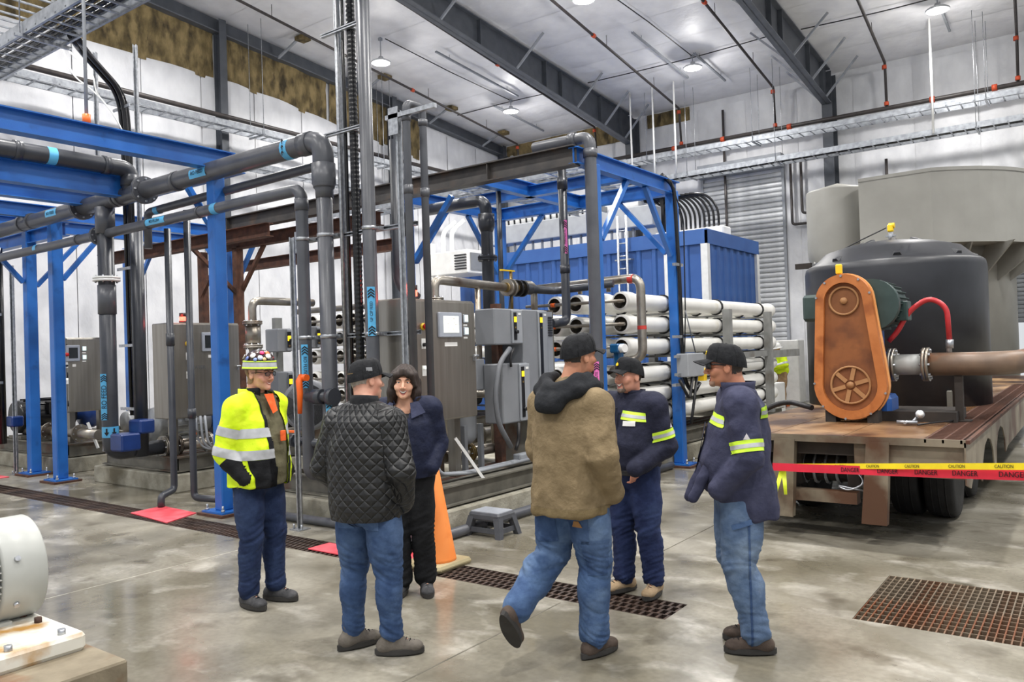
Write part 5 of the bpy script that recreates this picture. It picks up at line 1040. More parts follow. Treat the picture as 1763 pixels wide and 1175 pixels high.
def wheel(x, z, R, spokes, y, par):
    w = MB().lathe([(R, 0), (R, .012), (R-.018, .014), (R-.02, 0)], (x, y, z), (0,-1,0), n=30, caps=False).build('pulley_rim', m_guardw, par)
    MB().lathe([(.035, 0), (.035, .014), (0, .015)], (x, y, z), (0,-1,0), n=16).build('pulley_hub', m_guardw, par)
    for k in range(spokes):
        a = 2*PI*k/spokes+.3; u = V((math.cos(a), 0, math.sin(a))); MB().prof([(-.02,-.004),(.02,-.004),(.02,.004),(-.02,.004)], V((x, y-.006, z))+u*.05, V((x, y-.006, z))+u*(R-.02), up=(0,-1,0)).build('spoke', m_guardw, par)
m_guardw = M('pulley_behind_mesh', rgb(158,112,70), rgb(172,126,82), rough=.6)
wheel(xb+.0, zc_b, Rb-.15, 6, GY+.04, gd); wheel(xt, zc_t, Rt-.12, 0, GY+.04, gd)
MB().lathe([(Rt-.14, 0), (0, .004)], (xt, GY+.042, zc_t), (0,-1,0), n=26, caps=False).build('motor_pulley', M('dark_guard_mesh', rgb(112,68,36), rgb(124,78,44), rough=.8), gd)
for k in range(0, N_, 4): x, z = so[k]; MB().cyl((x*.985+xb*.015, GY-.012, z*.985+zc_b*.015), (x*.985+xb*.015, GY, z*.985+zc_b*.015), .012, n=6).build('bolt', m_galv, gd)
MB().box(xb-.25, xb-.15, GY+.02, GY+.2, TZ, TZ+.12).build('guard_foot', m_tdark, bg); MB().box(xb+.15, xb+.25, GY+.02, GY+.2, TZ, TZ+.12).build('guard_foot', m_tdark, bg)
MB().box(xb-.25, xb+.9, GY+.25, GY+.95, TZ, TZ+.1).build('base_frame', m_tdark, bg)
# motor on top and pump behind the guard
m_mgreen = M('motor_dark_green', rgb(44,62,60), rgb(54,72,70), rough=.4, scale=6)
mot = MB().lathe([(.0, -.1), (.22, -.1), (.235, -.05), (.235, .5), (.2, .56), (0, .58)], (xt+.22, GY+.3, zc_t-.05), (0,1,0), n=28).build('motor', m_mgreen, bg)
for i in range(24):
    a = 2*PI*i/24; u = V((math.cos(a), 0, math.sin(a))); p_ = V((xt+.22, GY+.3, zc_t-.05))+u*.245; MB().prof(rect(.007, .03), p_+V((0, -.05, 0)), p_+V((0, .48, 0)), up=u).build('cooling_fin', m_mgreen, mot)
MB().lathe([(.262, -.12), (.262, .0)], (xt+.22, GY+.28, zc_t-.05), (0,1,0), n=28).build('end_bell', m_mgreen, mot); MB().cbox((xt+.46, GY+.5, zc_t-.12), .12, .2, .2, b=.01).build('terminal_box', m_mgreen, mot)
MB().lathe([(.2, 0), (.2, .03)], (xt+.16, GY+.2, zc_t-.06), (0,1,0), n=24).build('yellow_ring', m_yellow, bg)
MB().cbox((xt-.36, GY+.35, zc_t-.05), .2, .3, .28, b=.03).build('motor_box', m_mgreen, bg)
m_pblue = M('pump_mid_blue', rgb(30,84,160), rgb(38,92,168), rough=.35, scale=6)
px_ = AY(1537, 628, GY+.45).x-.2
MB().box(px_-.12, px_+.06, GY+.25, GY+.8, TZ+.75, TZ+.95).box(px_-.2, px_-.1, GY+.25, GY+.7, TZ+.1, TZ+.95).build('motor_bracket', m_pblue, bg)
MB().lathe([(.06, -.12), (.16, -.1), (.2, -.04), (.2, .08), (.15, .14), (.11, .2)], (px_-.02, GY+.45, TZ+.56), (1,0,0), n=26).build('volute', m_pblue, bg)
MB().cbox((px_+.06, GY+.45, TZ+.16), .3, .4, .2, b=.04).build('pump_foot', m_pblue, bg)
MB().tube([(px_+.0, GY+.45, TZ+.75), (px_+.02, GY+.45, TZ+1.0)], .07, n=12).build('discharge', m_pblue, bg)
MB().cbox((xt-.05, GY+.1, g0.z+.06), .06, .05, .1, b=.01).build('grease_cup', m_yellow, bg)
# ---- suction pipe
sx = thing('rusty_suction_pipe', 'rusty steel suction pipe with grey hose spool leaving the blue pump', 'pipe', (-1.2, 8.9, TZ)); yP = GY+.45; zP = TZ+.56
x_f1, x_f2, x_end = AY(1537, 628, yP).x, AY(1595, 622, yP).x, AY(1735, 620, yP).x
MB().cyl((px_+.2, yP, zP), (x_f2, yP, zP), .105, n=20).build('hose_spool', M('spool_grey', rgb(158,160,158), rgb(172,174,172), rough=.4), sx)
flange(sx, (x_f1, yP, zP), (1,0,0), .17, .03, mat=m_stpipe); flange(sx, (x_f2, yP, zP), (1,0,0), .17, .03, mat=m_stpipe)
MB().tube([(x_f2, yP, zP), (x_end+.05, yP, zP), (x_end+.2, yP+1.5, zP+.03), (x_end+.18, 11.5, zP+.06)], .115, bend=.32, n=20, seg=8).build('pipe', m_rustp if 'm_rustp' in globals() else M('rusty_pipe', rgb(92,76,64), rgb(120,98,80), rough=.45, scale=4, c3=rgb(122,72,40), s3=3, lo3=.52, hi3=.66), sx)
q = AY(1650, 640, yP); MB().box(q.x-.035, q.x+.035, yP-.03, yP+.04, TZ, zP-.08).build('stanchion', m_tdark, sx); MB().box(q.x-.1, q.x+.1, yP-.08, yP+.08, TZ, TZ+.012).build('stanchion_foot', m_tdark, sx)
MB().cyl((AY(1634, 600, yP).x, yP, zP+.1), (AY(1634, 600, yP).x, yP, zP+.24), .025, n=10).build('nipple', m_galv, sx)
hs = thing('red_hose', 'red rubber hose arching from the pump to the suction pipe', 'hose', (-1.5, 8.9, 2))
m_rhose = M('red_hose_rubber', rgb(176,40,46), rgb(190,50,54), rough=.4)
MB().tube([AY(1530, 588, yP), AY(1545, 572, yP), AY(1565, 535, yP), AY(1600, 512, yP), AY(1630, 528, yP), AY(1635, 590, yP)], .026, bend=.3, n=12, seg=8).build('hose', m_rhose, hs); MB().cyl(AY(1635, 585, yP), AY(1635, 600, yP), .035, n=10).build('hose_fitting', m_galv, hs)
# ---- dark poly tank
m_poly = M('dark_poly', rgb(29,31,36), rgb(38,40,46), rough=.42, scale=2.5, bump=.08, bscale=8)
TC = V((-2.14, 11.3, TZ)); TR = 1.07
pt = thing('poly_tank', 'dark grey round plastic tank with domed top on the trailer', 'tank', TC)
zt_ = AY(1545, 452, 11.35).z; hb = 2.72-TZ
MB().lathe([(TR, .0), (TR, hb-.1), (TR-.015, hb-.03), (TR-.05, hb), (TR-.12, hb+.03), (TR*.75, hb+.17), (TR*.5, hb+.25), (TR*.25, hb+.29), (0, hb+.3)], TC, n=56).build('shell', m_poly, pt)
for k in range(8):
    a = 2*PI*k/8+.25; u = V((math.cos(a), math.sin(a), 0)); MB().prof([(-.05,-.01),(.05,-.01),(.03,.025),(-.03,.025)], TC+u*(TR-.1)+V((0,0,hb+.03)), TC+u*(TR*.3)+V((0,0,hb+.285))).build('roof_rib', m_poly, pt)
ls = thing('level_sensor', 'yellow level sensor on a stem atop the dark tank', 'sensor', TC+V((0,0,hb+.3))); MB().cyl(TC+V((0,0,hb+.29)), TC+V((0,0,hb+.42)), .03, n=10).box(TC.x-.06, TC.x+.06, TC.y-.02, TC.y+.02, TC.z+hb+.36, TC.z+hb+.38).build('stem', m_galvp, ls)
MB().cbox(TC+V((0,0,hb+.47)), .07, .08, .1, b=.015).cyl(TC+V((-.02,0,hb+.5)), TC+V((.05,0,hb+.5)), .036, n=12).build('head', m_yellow, ls); MB().tube([TC+V((-.05,0,hb+.48)), TC+V((-.5,0,hb+.3)), TC+V((-.95,-.1,hb+.06))], .008, bend=.2, n=6).build('signal_cable', m_black, ls)
fs_ = thing('steel_block', 'small grey steel block on the deck before the tank', 'steel block', (-1.6, 9.7, TZ)); a = AZ(1628, 700, TZ); MB().cbox((a.x, a.y-.12, TZ+.1), .2, .2, .2, b=.01).build('block', m_skid, fs_)
gp = thing('pressure_gauge_fitting', 'pressure gauge with brass fittings lying on the deck', 'gauge', AZ(1560, 730, TZ)); g = AZ(1560, 733, TZ); gx = (g.x, g.y)
MB().tube([(gx[0]-.08, gx[1], TZ+.03), (gx[0]+.1, gx[1], TZ+.03)], .018, n=8).tube([(gx[0]+.0, gx[1]-.06, TZ+.03), (gx[0]+.02, gx[1]+.08, TZ+.03)], .014, n=8).cyl((gx[0]+.05, gx[1], TZ+.03), (gx[0]+.1, gx[1]+.06, TZ+.09), .012, n=8).build('fitting', m_galv, gp)
MB().lathe([(.04, 0), (.04, .025), (.03, .026)], (gx[0]+.11, gx[1]+.05, TZ+.1), (.4,-.8,.3), n=16).build('gauge', m_galv, gp); MB().lathe([(.034, .027), (0, .028)], (gx[0]+.11, gx[1]+.05, TZ+.1), (.4,-.8,.3), n=16).build('gauge_face', m_white, gp)
tag(MB().tube([AZ(1580, 732, TZ+.02), AZ(1610, 728, TZ+.02), AZ(1648, 724, TZ+.02)], .008, n=6).build('black_cable', m_black), 'thin black cable on the deck beside the gauge', 'cable')
tag(MB().tube([(-3.3, 8.9, .5), (-3.2, 9.1, .95), (-2.9, 9.15, 1.08), (-2.55, 8.95, 1.02)], .03, bend=.2, n=10).build('black_hose', m_black), 'black hose climbing onto the trailer left of the guard', 'hose')
# ================================================================ warning tapes
m_ytape = M('yellow_caution_tape', rgb(240,214,40), rough=.4); m_rtape = M('red_danger_tape', rgb(214,44,66), rough=.4)
def warn(lab, a, b, w, mat, txt, ys, droop=.05):
    t = thing('warning_tape', lab, 'tape', a, 'warning tapes across the trailer'); a, b = V(a), V(b)
    up = V((0, .1, 1)).normalized()
    def fn(u, v): p = a+(b-a)*u; return p+up*(v-.5)*w-V((0,0,droop*4*u*(1-u)))
    MB().grid(fn, 16, 1, True).build('ribbon', mat, t)
    d = (b-a).normalized()
    for u in ys:
        p = a+(b-a)*u-V((0,0,droop*4*u*(1-u))); lettering(txt, w*.72, m_ink, t, p+V((0,-.006,0)), d, up, ext=.0003)
    return t
ya = AY(1330, 802, 7.1); yb = AY(1990, 806, 5.2)
ya2, yb2 = AY(1366, 802, 7.1), AY(1990, 800, 5.2)
warn('yellow CAUTION tape stretched across the trailer tail', AY(1366, 803, 7.05), V((AY(1990, 804, 5.3).x, 5.3, AY(1990, 804, 5.3).z)), .042, m_ytape, 'CAUTION', (.1, .2, .32, .45, .58, .7), .0)
warn('red DANGER tape stretched just below the yellow tape', AY(1330, 804, 7.14), V((AY(1990, 823, 5.42).x, 5.42, AY(1990, 823, 5.42).z)), 0.068, m_rtape, 'DANGER', (.3, .42, .53, .63, .74), .01)
kn = thing('tape_knot', 'yellow tape knot hanging from the loading leg of the trailer', 'tape', AY(1345, 810, 7.1))
for dx, k in ((-12, 0), (6, 1)): MB().grid(lambda u, v, dx=dx: AY(1344+dx*u+9*v*(1-.4*u), 800+52*u, 7.08+.03*math.sin(u*6)), 6, 1).build('tail', M('lime_tape', rgb(206,222,40), rough=.4), kn)
# stanchion outside the picture on which the tapes end
stn = thing('tape_post', 'post holding the warning tapes beyond the right edge', 'post', (AY(1990, 806, 5.4).x+.05, 5.4, 0)); q = AY(1990, 806, 5.4); MB().cyl((q.x+.05, 5.41, 0), (q.x+.05, 5.41, 1.1), .03, n=10).build('pole', m_yellow, stn); MB().lathe([(.2, 0), (.2, .03), (.05, .06)], (q.x+.05, 5.41, 0), n=18).build('foot', m_black, stn)
# ================================================================ big grey process tanks at the back
m_gtank = M('grey_tank_paint', rgb(142,141,135), rgb(152,151,145), rough=.5, scale=1.5)
YQ = 17.6
gt = thing('clarifier_tank', 'huge grey faceted clarifier tank with overhanging top behind the trailer', 'tank', (-1.2, 19, 0))
zt1, zb1 = 5.1, 3.62
t0, t1 = AY(1477, 306, 17.8), AY(1602, 293, 17.7); Rr = 3.0; Cx, Cy = t1.x-.43*Rr, t1.y+.9*Rr; ang0 = math.atan2(t1.y-Cy, t1.x-Cx); Rr = math.hypot(t1.y-Cy, t1.x-Cx); pts = [(t0.x, 17.8), (t1.x, t1.y)]
for k in range(1, 25): a = ang0+k*2.5/24; pts.append((Cx+Rr*math.cos(a), Cy+Rr*math.sin(a)))
pts.append((t0.x, 23.2)); nn = len(pts)
MB().add([(x, y, z) for z in (zb1, zt1) for x, y in pts], [(i, (i+1) % nn, nn+(i+1) % nn, nn+i) for i in range(nn)]+[tuple(reversed(range(nn))), tuple(range(nn, 2*nn))]).build('drum', m_gtank, gt)
MB().add([(x, y, z) for z in (zt1-.05, zt1+.02) for x, y in [(Cx+(px_2-Cx)*1.006, Cy+(py_2-Cy)*1.006) for px_2, py_2 in pts]], [(i, (i+1) % nn, nn+(i+1) % nn, nn+i) for i in range(nn)]+[tuple(range(nn, 2*nn))]).build('top_rim', m_gtank, gt)
MB().lathe([(1.35, .0), (1.35, 3.3), (1.6, zb1)], (-2.75, 20.5, 0), n=40).build('lower_shell', m_gtank, gt)
for k in range(9):
    a = -2.75+.3*k; u = V((math.cos(a), math.sin(a), 0)); w = V((-u.y, u.x, 0))*.015; c0 = V((-2.75, 20.5, 0))
    p3 = [c0+u*1.3+V((0,0,zb1)), c0+u*2.55+V((0,0,zb1)), c0+u*1.3+V((0,0,zb1-.75))]; MB().add([p-w for p in p3]+[p+w for p in p3], [(0,1,2),(5,4,3),(0,3,4,1),(1,4,5,2),(2,5,3,0)]).build('gusset', m_gtank, gt)
sl = thing('grey_silo', 'grey cylindrical silo partly hidden behind the faceted tank', 'tank', (-4.2, 19, 0)); s0 = AY(1389, 330, 18.9); s1_ = AY(1497, 330, 18.9); cx_ = (s0.x+s1_.x)/2; rs = (s1_.x-s0.x)/2
MB().lathe([(.25, 2.6), (rs*.98, 3.6), (rs, 3.75), (rs, 5.08), (rs-.02, 5.12), (0, 5.3)], (cx_, 18.9, 0), n=40).build('shell', m_gtank, sl)
for k in range(4): a = PI/4+k*PI/2; MB().cyl((cx_+rs*.85*math.cos(a), 18.9+rs*.85*math.sin(a), 0), (cx_+rs*.85*math.cos(a), 18.9+rs*.85*math.sin(a), 3.8), .06, n=10).build('leg', m_gtank, sl)
MB().box(cx_-rs-.15, cx_-rs+.2, 18.3, 18.4, 3.38, 3.5).build('bracket', m_tdark, sl)
# pale cabinet by the wall and yellow-painted floor strip
tag(MB().cbox((-7.3, 23.2, .9), .9, .6, 1.8, b=.02).build('wall_cabinet', M('pale_cabinet', rgb(206,206,204), rough=.5)), 'pale cabinet standing at the back wall by the worker', 'cabinet')
tag(MB().box(-9.5, -4.4, 19.6, 20.2, .001, .012).build('yellow_ramp', M('yellow_hose_ramp', rgb(236,222,50), rough=.5)), 'bright yellow strip on the floor before the back wall', 'floor strip')
# ================================================================ foreground: motor on its plinth
m_mwhite = M('motor_cowl', rgb(166,168,164), rgb(178,180,176), rough=.38, scale=3)
m_basew = M('stained_white_base', rgb(206,204,194), rgb(220,218,208), rough=.45, scale=3, c3=rgb(176,132,66), s3=3.6, lo3=.54, hi3=.7)
m_plinth = M('stained_plinth', rgb(112,102,84), rgb(134,124,104), rough=.75, scale=5, bump=.3, c3=rgb(110,70,36), s3=2.6, lo3=.5, hi3=.64)
MYC, MR = 1.96, .305
pl = tag(MB().cbox((-5.6, 1.55, .07), 2.6, 1.35, .14, b=.012).build('plinth', m_plinth), 'rust-stained concrete plinth under the white motor at the lower left', 'plinth')
mo = thing('electric_motor', 'large pale grey electric motor on a stained white base at the lower left', 'motor', (-5.5, 2., .14)); mx, mz = -5.38, .53
cw = MB().lathe([(.25, .0), (MR-.012, .0), (MR, .012), (MR, .23), (MR-.006, .24), (MR-.03, .247), (0, .25)], (mx, 1.925, mz), (0,1,0), n=48).build('fan_cowl', m_mwhite, mo)
MB().cyl((mx, .95, mz), (mx, 1.93, mz), .25, n=36).build('stator', m_vfdk, mo)
for i in range(44):
    a = 2*PI*i/44; u = V((math.cos(a), 0, math.sin(a))); p_ = V((mx, 0, mz))+u*.262; MB().prof(rect(.007, .05), p_+V((0,.95,0)), p_+V((0,1.92,0)), up=u).build('cooling_fin', m_mwhite, mo)
for z, yq in ((mz+.31, 1.97),): MB().cyl((mx-.02, yq, z-.02), (mx-.02, yq, z+.05), .014, n=8).cyl((mx-.02, yq, z-.01), (mx-.02, yq, z+.015), .025, n=6).build('lifting_stud', m_galv, mo)
for a in (.35, -.55): u = V((math.cos(a), 0, math.sin(a))); p_ = V((mx, 2.0, mz))+u*MR; MB().cyl(p_-u*.01, p_+u*.02, .016, n=8).build('cowl_screw', m_galv, mo)
MB().box(mx-.3, mx+.2, 1.05, 2.0, .19, .26).build('foot', m_mwhite, mo)
# base with two beams
base = MB().cbox((mx+.36, 1.6, .19), .72, 1.16, .1, b=.02); base.build('base_block', m_basew, mo)
MB().cbox((mx+.42, 1.36, .245), .5, .62, .07, b=.02).build('base_step', m_basew, mo); MB().cbox((mx-.55, 1.6, .19), 1.1, 1.16, .1, b=.02).build('base_block', m_basew, mo)
for x, y, mm in ((mx+.1, 2.1, m_rust), (mx+.3, 2.1, m_rust), (mx+.64, 2.08, m_galv), (mx+.66, 1.8, m_galv), (mx+.45, 1.06, m_rust)): MB().cyl((x, y, .23), (x, y, .27), .022, n=6).build('anchor_nut', mm, mo)
# ================================================================ cone, stool
m_cone = M('orange_cone', rgb(246,138,62), rgb(250,152,78), rough=.5, scale=3, c3=rgb(214,104,40), s3=2.5, lo3=.55, hi3=.75)
m_conebase = M('cone_base', rgb(152,140,106), rgb(168,156,122), rough=.8, scale=6)
cq = AZ(757, 978, 0); cq = V((-4.455, 4.9, 0))
cn = thing('traffic_cone', 'tall orange traffic cone standing behind the woman', 'cone', cq)
MB().cbox(cq+V((0,0,.025)), .42, .42, .05, b=.02).build('base', m_conebase, cn); MB().lathe([(.165, .045), (.16, .07), (.035, .83), (.03, .84), (.022, .84), (.02, .8)], cq, n=28).build('body', m_cone, cn)
m_stool = M('grey_stool_plastic', rgb(70,72,78), rgb(78,80,86), rough=.5, scale=20)
m_stooltop = M('grey_stool_top', rgb(146,150,158), rgb(156,160,168), rough=.5, scale=30)
sc = V((-4.73, 6.0, 0)); stl = thing('step_stool', 'small grey plastic step stool on the floor by the pad', 'stool', sc)
W, D_, Hh = .36, .26, .23
def leg(sx_, sy_):
    tx, ty = sx_*(W/2-.03), sy_*(D_/2-.03); bx, by = sx_*(W/2+.015), sy_*(D_/2+.015)
    def q(cx, cy, z, a): return [(sc.x+cx-a, sc.y+cy-a, z), (sc.x+cx+a, sc.y+cy-a, z), (sc.x+cx+a, sc.y+cy+a, z), (sc.x+cx-a, sc.y+cy+a, z)]
    return MB().add(q(bx, by, 0, .028)+q(tx, ty, Hh-.04, .034), [(3,2,1,0),(4,5,6,7),(0,1,5,4),(1,2,6,5),(2,3,7,6),(3,0,4,7)])
for a in (-1, 1):
    for b in (-1, 1): leg(a, b).build('leg', m_stool, stl)
MB().cbox(sc+V((0,0,Hh-.045)), W+.01, D_+.01, .075, b=.018).build('apron', m_stool, stl); MB().cbox(sc+V((0,0,Hh-.004)), W-.03, D_-.03, .014, b=.004).build('top_pad', m_stooltop, stl)
for s in (-1, 1): MB().box(sc.x-W/2, sc.x+W/2, sc.y+s*(D_/2+.005)-.008, sc.y+s*(D_/2+.005)+.008, .04, .085).build('stretcher', m_stool, stl); MB().box(sc.x+s*(W/2+.003)-.008, sc.x+s*(W/2+.003)+.008, sc.y-D_/2, sc.y+D_/2, .04, .085).build('stretcher', m_stool, stl)
c2_ = thing('traffic_cone', 'small orange and white cone beside the far worker', 'cone', (-7.05, 21.9, 0)); MB().cbox((-7.05, 21.9, .02), .36, .36, .04, b=.01).build('base', m_orange, c2_); MB().lathe([(.14, .04), (.1, .28)], (-7.05, 21.9, 0), n=18).build('body', m_orange, c2_); MB().lathe([(.1, .28), (.06, .5)], (-7.05, 21.9, 0), n=18).build('white_band', m_white, c2_); MB().lathe([(.06, .5), (.03, .7), (0, .7)], (-7.05, 21.9, 0), n=18).build('tip', m_orange, c2_)
# ================================================================ people: bodies and clothes grown from distance fields
class SDF:
    def __init__(s, h): s.h = h; s.p = []
    def _add(s, fn, lo, hi, k, grp, op): s.p.append((fn, np.array(lo, float), np.array(hi, float), k, grp, op)); return s
    def cone(s, a, b, ra, rb, k=.03, grp=0, op='u', sq=None):
        a, b = np.array(a, float), np.array(b, float); ab = b-a; L2 = max(ab@ab, 1e-9); R = max(ra, rb)
        def fn(X, Y, Z):
            t = np.clip(((X-a[0])*ab[0]+(Y-a[1])*ab[1]+(Z-a[2])*ab[2])/L2, 0, 1)
            return np.sqrt((X-a[0]-t*ab[0])**2+(Y-a[1]-t*ab[1])**2+(Z-a[2]-t*ab[2])**2)-(ra+t*(rb-ra))
        return s._add(fn, np.minimum(a, b)-R, np.maximum(a, b)+R, k, grp, op)
    def ell(s, c, r, k=.03, grp=0, op='u', fr=None):
        """ellipsoid; fr = (3x3 matrix with local axes as columns, origin) of a local frame"""
        c, r = np.array(c, float), np.array(r, float)
        if fr is None: Rm, o = np.eye(3), np.zeros(3)
        else: Rm, o = fr
        w = Rm@c+o; ext = np.sqrt((Rm**2)@(r**2))
        def fn(X, Y, Z):
            dx, dy, dz = X-w[0], Y-w[1], Z-w[2]
            x = dx*Rm[0,0]+dy*Rm[1,0]+dz*Rm[2,0]; y = dx*Rm[0,1]+dy*Rm[1,1]+dz*Rm[2,1]; z = dx*Rm[0,2]+dy*Rm[1,2]+dz*Rm[2,2]
            k0 = np.sqrt((x/r[0])**2+(y/r[1])**2+(z/r[2])**2); k1 = np.sqrt((x/r[0]**2)**2+(y/r[1]**2)**2+(z/r[2]**2)**2)+1e-9
            return k0*(k0-1)/k1
        return s._add(fn, w-ext, w+ext, k, grp, op)
    def stack(s, rows, k=.03, grp=0, op='u', pw=2.3):
        """torso: rows of (z, half width, half depth, centre y[, centre x]) from low to high"""
        rows = [tuple(r)+(0.,)*(5-len(r)) for r in rows]; A = np.array(rows, float); zs = A[:,0]
        def fn(X, Y, Z):
            z1 = Z[0,0,:] if Z.ndim == 3 else Z
            zz = np.clip(z1, zs[0], zs[-1])
            # smooth interpolation
            def ip(c):
                i = np.clip(np.searchsorted(zs, zz)-1, 0, len(zs)-2); t = (zz-zs[i])/(zs[i+1]-zs[i]); t = t*t*(3-2*t)*.5+t*.5
                return A[i,c]*(1-t)+A[i+1,c]*t
            a, b, cy, cx = ip(1), ip(2), ip(3), ip(4)
            q = (np.abs((X-cx)/a)**pw+np.abs((Y-cy)/b)**pw)**(1/pw)
            d = (q-1)*np.minimum(a, b)
            dz = np.maximum(z1-zs[-1], zs[0]-z1)+np.zeros_like(d)
            return np.where(dz > 0, np.sqrt(np.maximum(d, 0)**2+dz**2)+np.minimum(d, 0)*0, np.maximum(d, np.maximum(dz, -.5)))
        R = np.array([A[:,1].max(), A[:,2].max()])
        return s._add(fn, [A[:,4].min()-R[0], A[:,3].min()-R[1], zs[0]], [A[:,4].max()+R[0], A[:,3].max()+R[1], zs[-1]], k, grp, op)
    def mesh(s):
        h = s.h; us = [p for p in s.p if p[5] == 'u']
        lo = np.min([p[1] for p in us], 0)-4*h-.02; hi = np.max([p[2] for p in us], 0)+4*h+.02
        n = np.ceil((hi-lo)/h).astype(int)+1
        F = np.full(n, .12, np.float32); G = np.zeros(n, np.int8)
        ax = [lo[i]+h*np.arange(n[i]) for i in range(3)]
        for fn, plo, phi, k, grp, op in s.p:
            m = k+2*h+.02
            i0 = np.maximum(((plo-m-lo)/h).astype(int), 0); i1 = np.minimum(((phi+m-lo)/h).astype(int)+2, n)
            if (i1 <= i0).any(): continue
            sl = tuple(slice(a, b) for a, b in zip(i0, i1))
            d = fn(ax[0][sl[0]][:,None,None], ax[1][sl[1]][None,:,None], ax[2][sl[2]][None,None,:]).astype(np.float32)
            f = F[sl]
            if op == 'u':
                g = G[sl]; g[d < f] = grp
                hh = np.maximum(k-np.abs(d-f), 0)/k; F[sl] = np.minimum(d, f)-hh*hh*k*.25
            else:
                d = -d; hh = np.maximum(k-np.abs(d-f), 0)/k; F[sl] = np.maximum(d, f)+hh*hh*k*.25
        # surface nets
        sg = F < 0
        c = [sg[a:n[0]-1+a, b:n[1]-1+b, e:n[2]-1+e] for a in (0,1) for b in (0,1) for e in (0,1)]
        cnt = sum(x.astype(np.int8) for x in c); act = np.argwhere((cnt > 0) & (cnt < 8))
        idx = np.full(n-1, -1, np.int32); idx[tuple(act.T)] = np.arange(len(act))
        acc = np.zeros((len(act), 3)); num = np.zeros(len(act)); I, J, K = act.T
        cor = [(a, b, e) for a in (0,1) for b in (0,1) for e in (0,1)]
        for u in range(8):
            for w in range(u+1, 8):
                A_, B_ = np.array(cor[u]), np.array(cor[w])
                if np.abs(A_-B_).sum() != 1: continue
                fa = F[I+A_[0], J+A_[1], K+A_[2]]; fb = F[I+B_[0], J+B_[1], K+B_[2]]; ok = (fa < 0) != (fb < 0)
                t = np.where(ok, fa/np.where(ok, fa-fb, 1), 0)
                acc += np.where(ok[:,None], A_+(B_-A_)*t[:,None], 0); num += ok
        Vv = (act+acc/num[:,None])*h+lo; grp = G[I, J, K]
        quads = []
        for a in range(3):
            b, e = (a+1) % 3, (a+2) % 3
            s0 = [slice(None)]*3; s1 = [slice(None)]*3; s0[a] = slice(0, n[a]-1); s1[a] = slice(1, n[a])
            x0, x1 = sg[tuple(s0)], sg[tuple(s1)]; E = np.argwhere(x0 != x1)
            E = E[(E[:,b] > 0) & (E[:,e] > 0) & (E[:,b] < n[b]-1) & (E[:,e] < n[e]-1)]
            ins = x0[tuple(E.T)]
            def cell(db, de): q = E.copy(); q[:,b] += db; q[:,e] += de; return idx[tuple(q.T)]
            Q = np.stack([cell(-1,-1), cell(0,-1), cell(0,0), cell(-1,0)], 1); Q[~ins] = Q[~ins][:,::-1]; quads.append(Q)
        Q = np.concatenate(quads); Q = Q[(Q >= 0).all(1)]
        return Mesh(Vv, Q, grp)
class Mesh:
    def __init__(s, v, q, g): s.v, s.q, s.g = v, q, g
    def normals(s):
        a, b, c, d = (s.v[s.q[:,i]] for i in range(4)); fn = np.cross(c-a, d-b); n = np.zeros_like(s.v)
        for i in range(4): np.add.at(n, s.q[:,i], fn)
        return n/(np.linalg.norm(n, axis=1, keepdims=True)+1e-12)
    def relax(s, it=2, f=.5):
        for _ in range(it):
            acc = np.zeros_like(s.v); num = np.zeros(len(s.v))
            for i in range(4):
                for j in ((i+1) % 4, (i-1) % 4): np.add.at(acc, s.q[:,i], s.v[s.q[:,j]]); np.add.at(num, s.q[:,i], 1)
            s.v = s.v*(1-f)+f*acc/np.maximum(num, 1)[:,None]
        return s
    def displace(s, fn):
        n = s.normals(); s.v = s.v+n*np.array([fn(p, g) for p, g in zip(s.v, s.g)])[:,None]; return s
    def cut(s, keep):
        c = s.v[s.q].mean(1); m = keep(c); s.q = s.q[m]; return s
    def build(s, name, mat, parent, solid=0.):
        used = np.unique(s.q); re = np.full(len(s.v), -1); re[used] = np.arange(len(used))
        me = bpy.data.meshes.new(name); me.from_pydata([tuple(x) for x in s.v[used]], [], [tuple(x) for x in re[s.q]])
        me.polygons.foreach_set('use_smooth', [True]*len(me.polygons)); me.materials.append(mat)
        o = bpy.data.objects.new(name, me); COL.objects.link(o); o.parent = parent; ROOT[o.name] = V(); return o
    def patch(s, name, mat, parent, planes, keep=None, off=.004):
        """cloth piece lying on this surface: faces kept, cut cleanly by planes (point, outward normal)"""
        c = s.v[s.q].mean(1); m = np.ones(len(c), bool)
        if keep is not None: m &= keep(c, s.g[s.q[:,0]])
        for co, no in planes: co, no = np.array(co, float), np.array(no, float); no = no/np.linalg.norm(no); m &= ((c-co)@no) < .03
        q = s.q[m]
        if not len(q): return None
        n = s.normals(); used = np.unique(q); re = np.full(len(s.v), -1); re[used] = np.arange(len(used))
        me = bpy.data.meshes.new(name); vv = (s.v+n*off)[used]; me.from_pydata([tuple(x) for x in vv], [], [tuple(x) for x in re[q]])
        bm = bmesh.new(); bm.from_mesh(me)
        for co, no in planes: bmesh.ops.bisect_plane(bm, geom=bm.verts[:]+bm.edges[:]+bm.faces[:], plane_co=V(co), plane_no=V(no).normalized(), clear_outer=True)
        for f in bm.faces: f.smooth = True
        bm.to_mesh(me); bm.free(); me.materials.append(mat)
        o = bpy.data.objects.new(name, me); COL.objects.link(o); o.parent = parent; ROOT[o.name] = V(); return o
def nz(x, y, z): return mnoise.noise(V((x, y, z)))
def folds(amp, fx, fz, seed, rid=1.):
    def f(p, g):
        a = nz(p[0]*fx+seed, p[1]*fx, p[2]*fz+seed); b = nz(p[0]*fx*2.1, p[1]*fx*2.1+seed, p[2]*fz*2.1)
        return amp*((1-abs(a)*2)*.7*rid+b*.45-.25*rid)
    return f
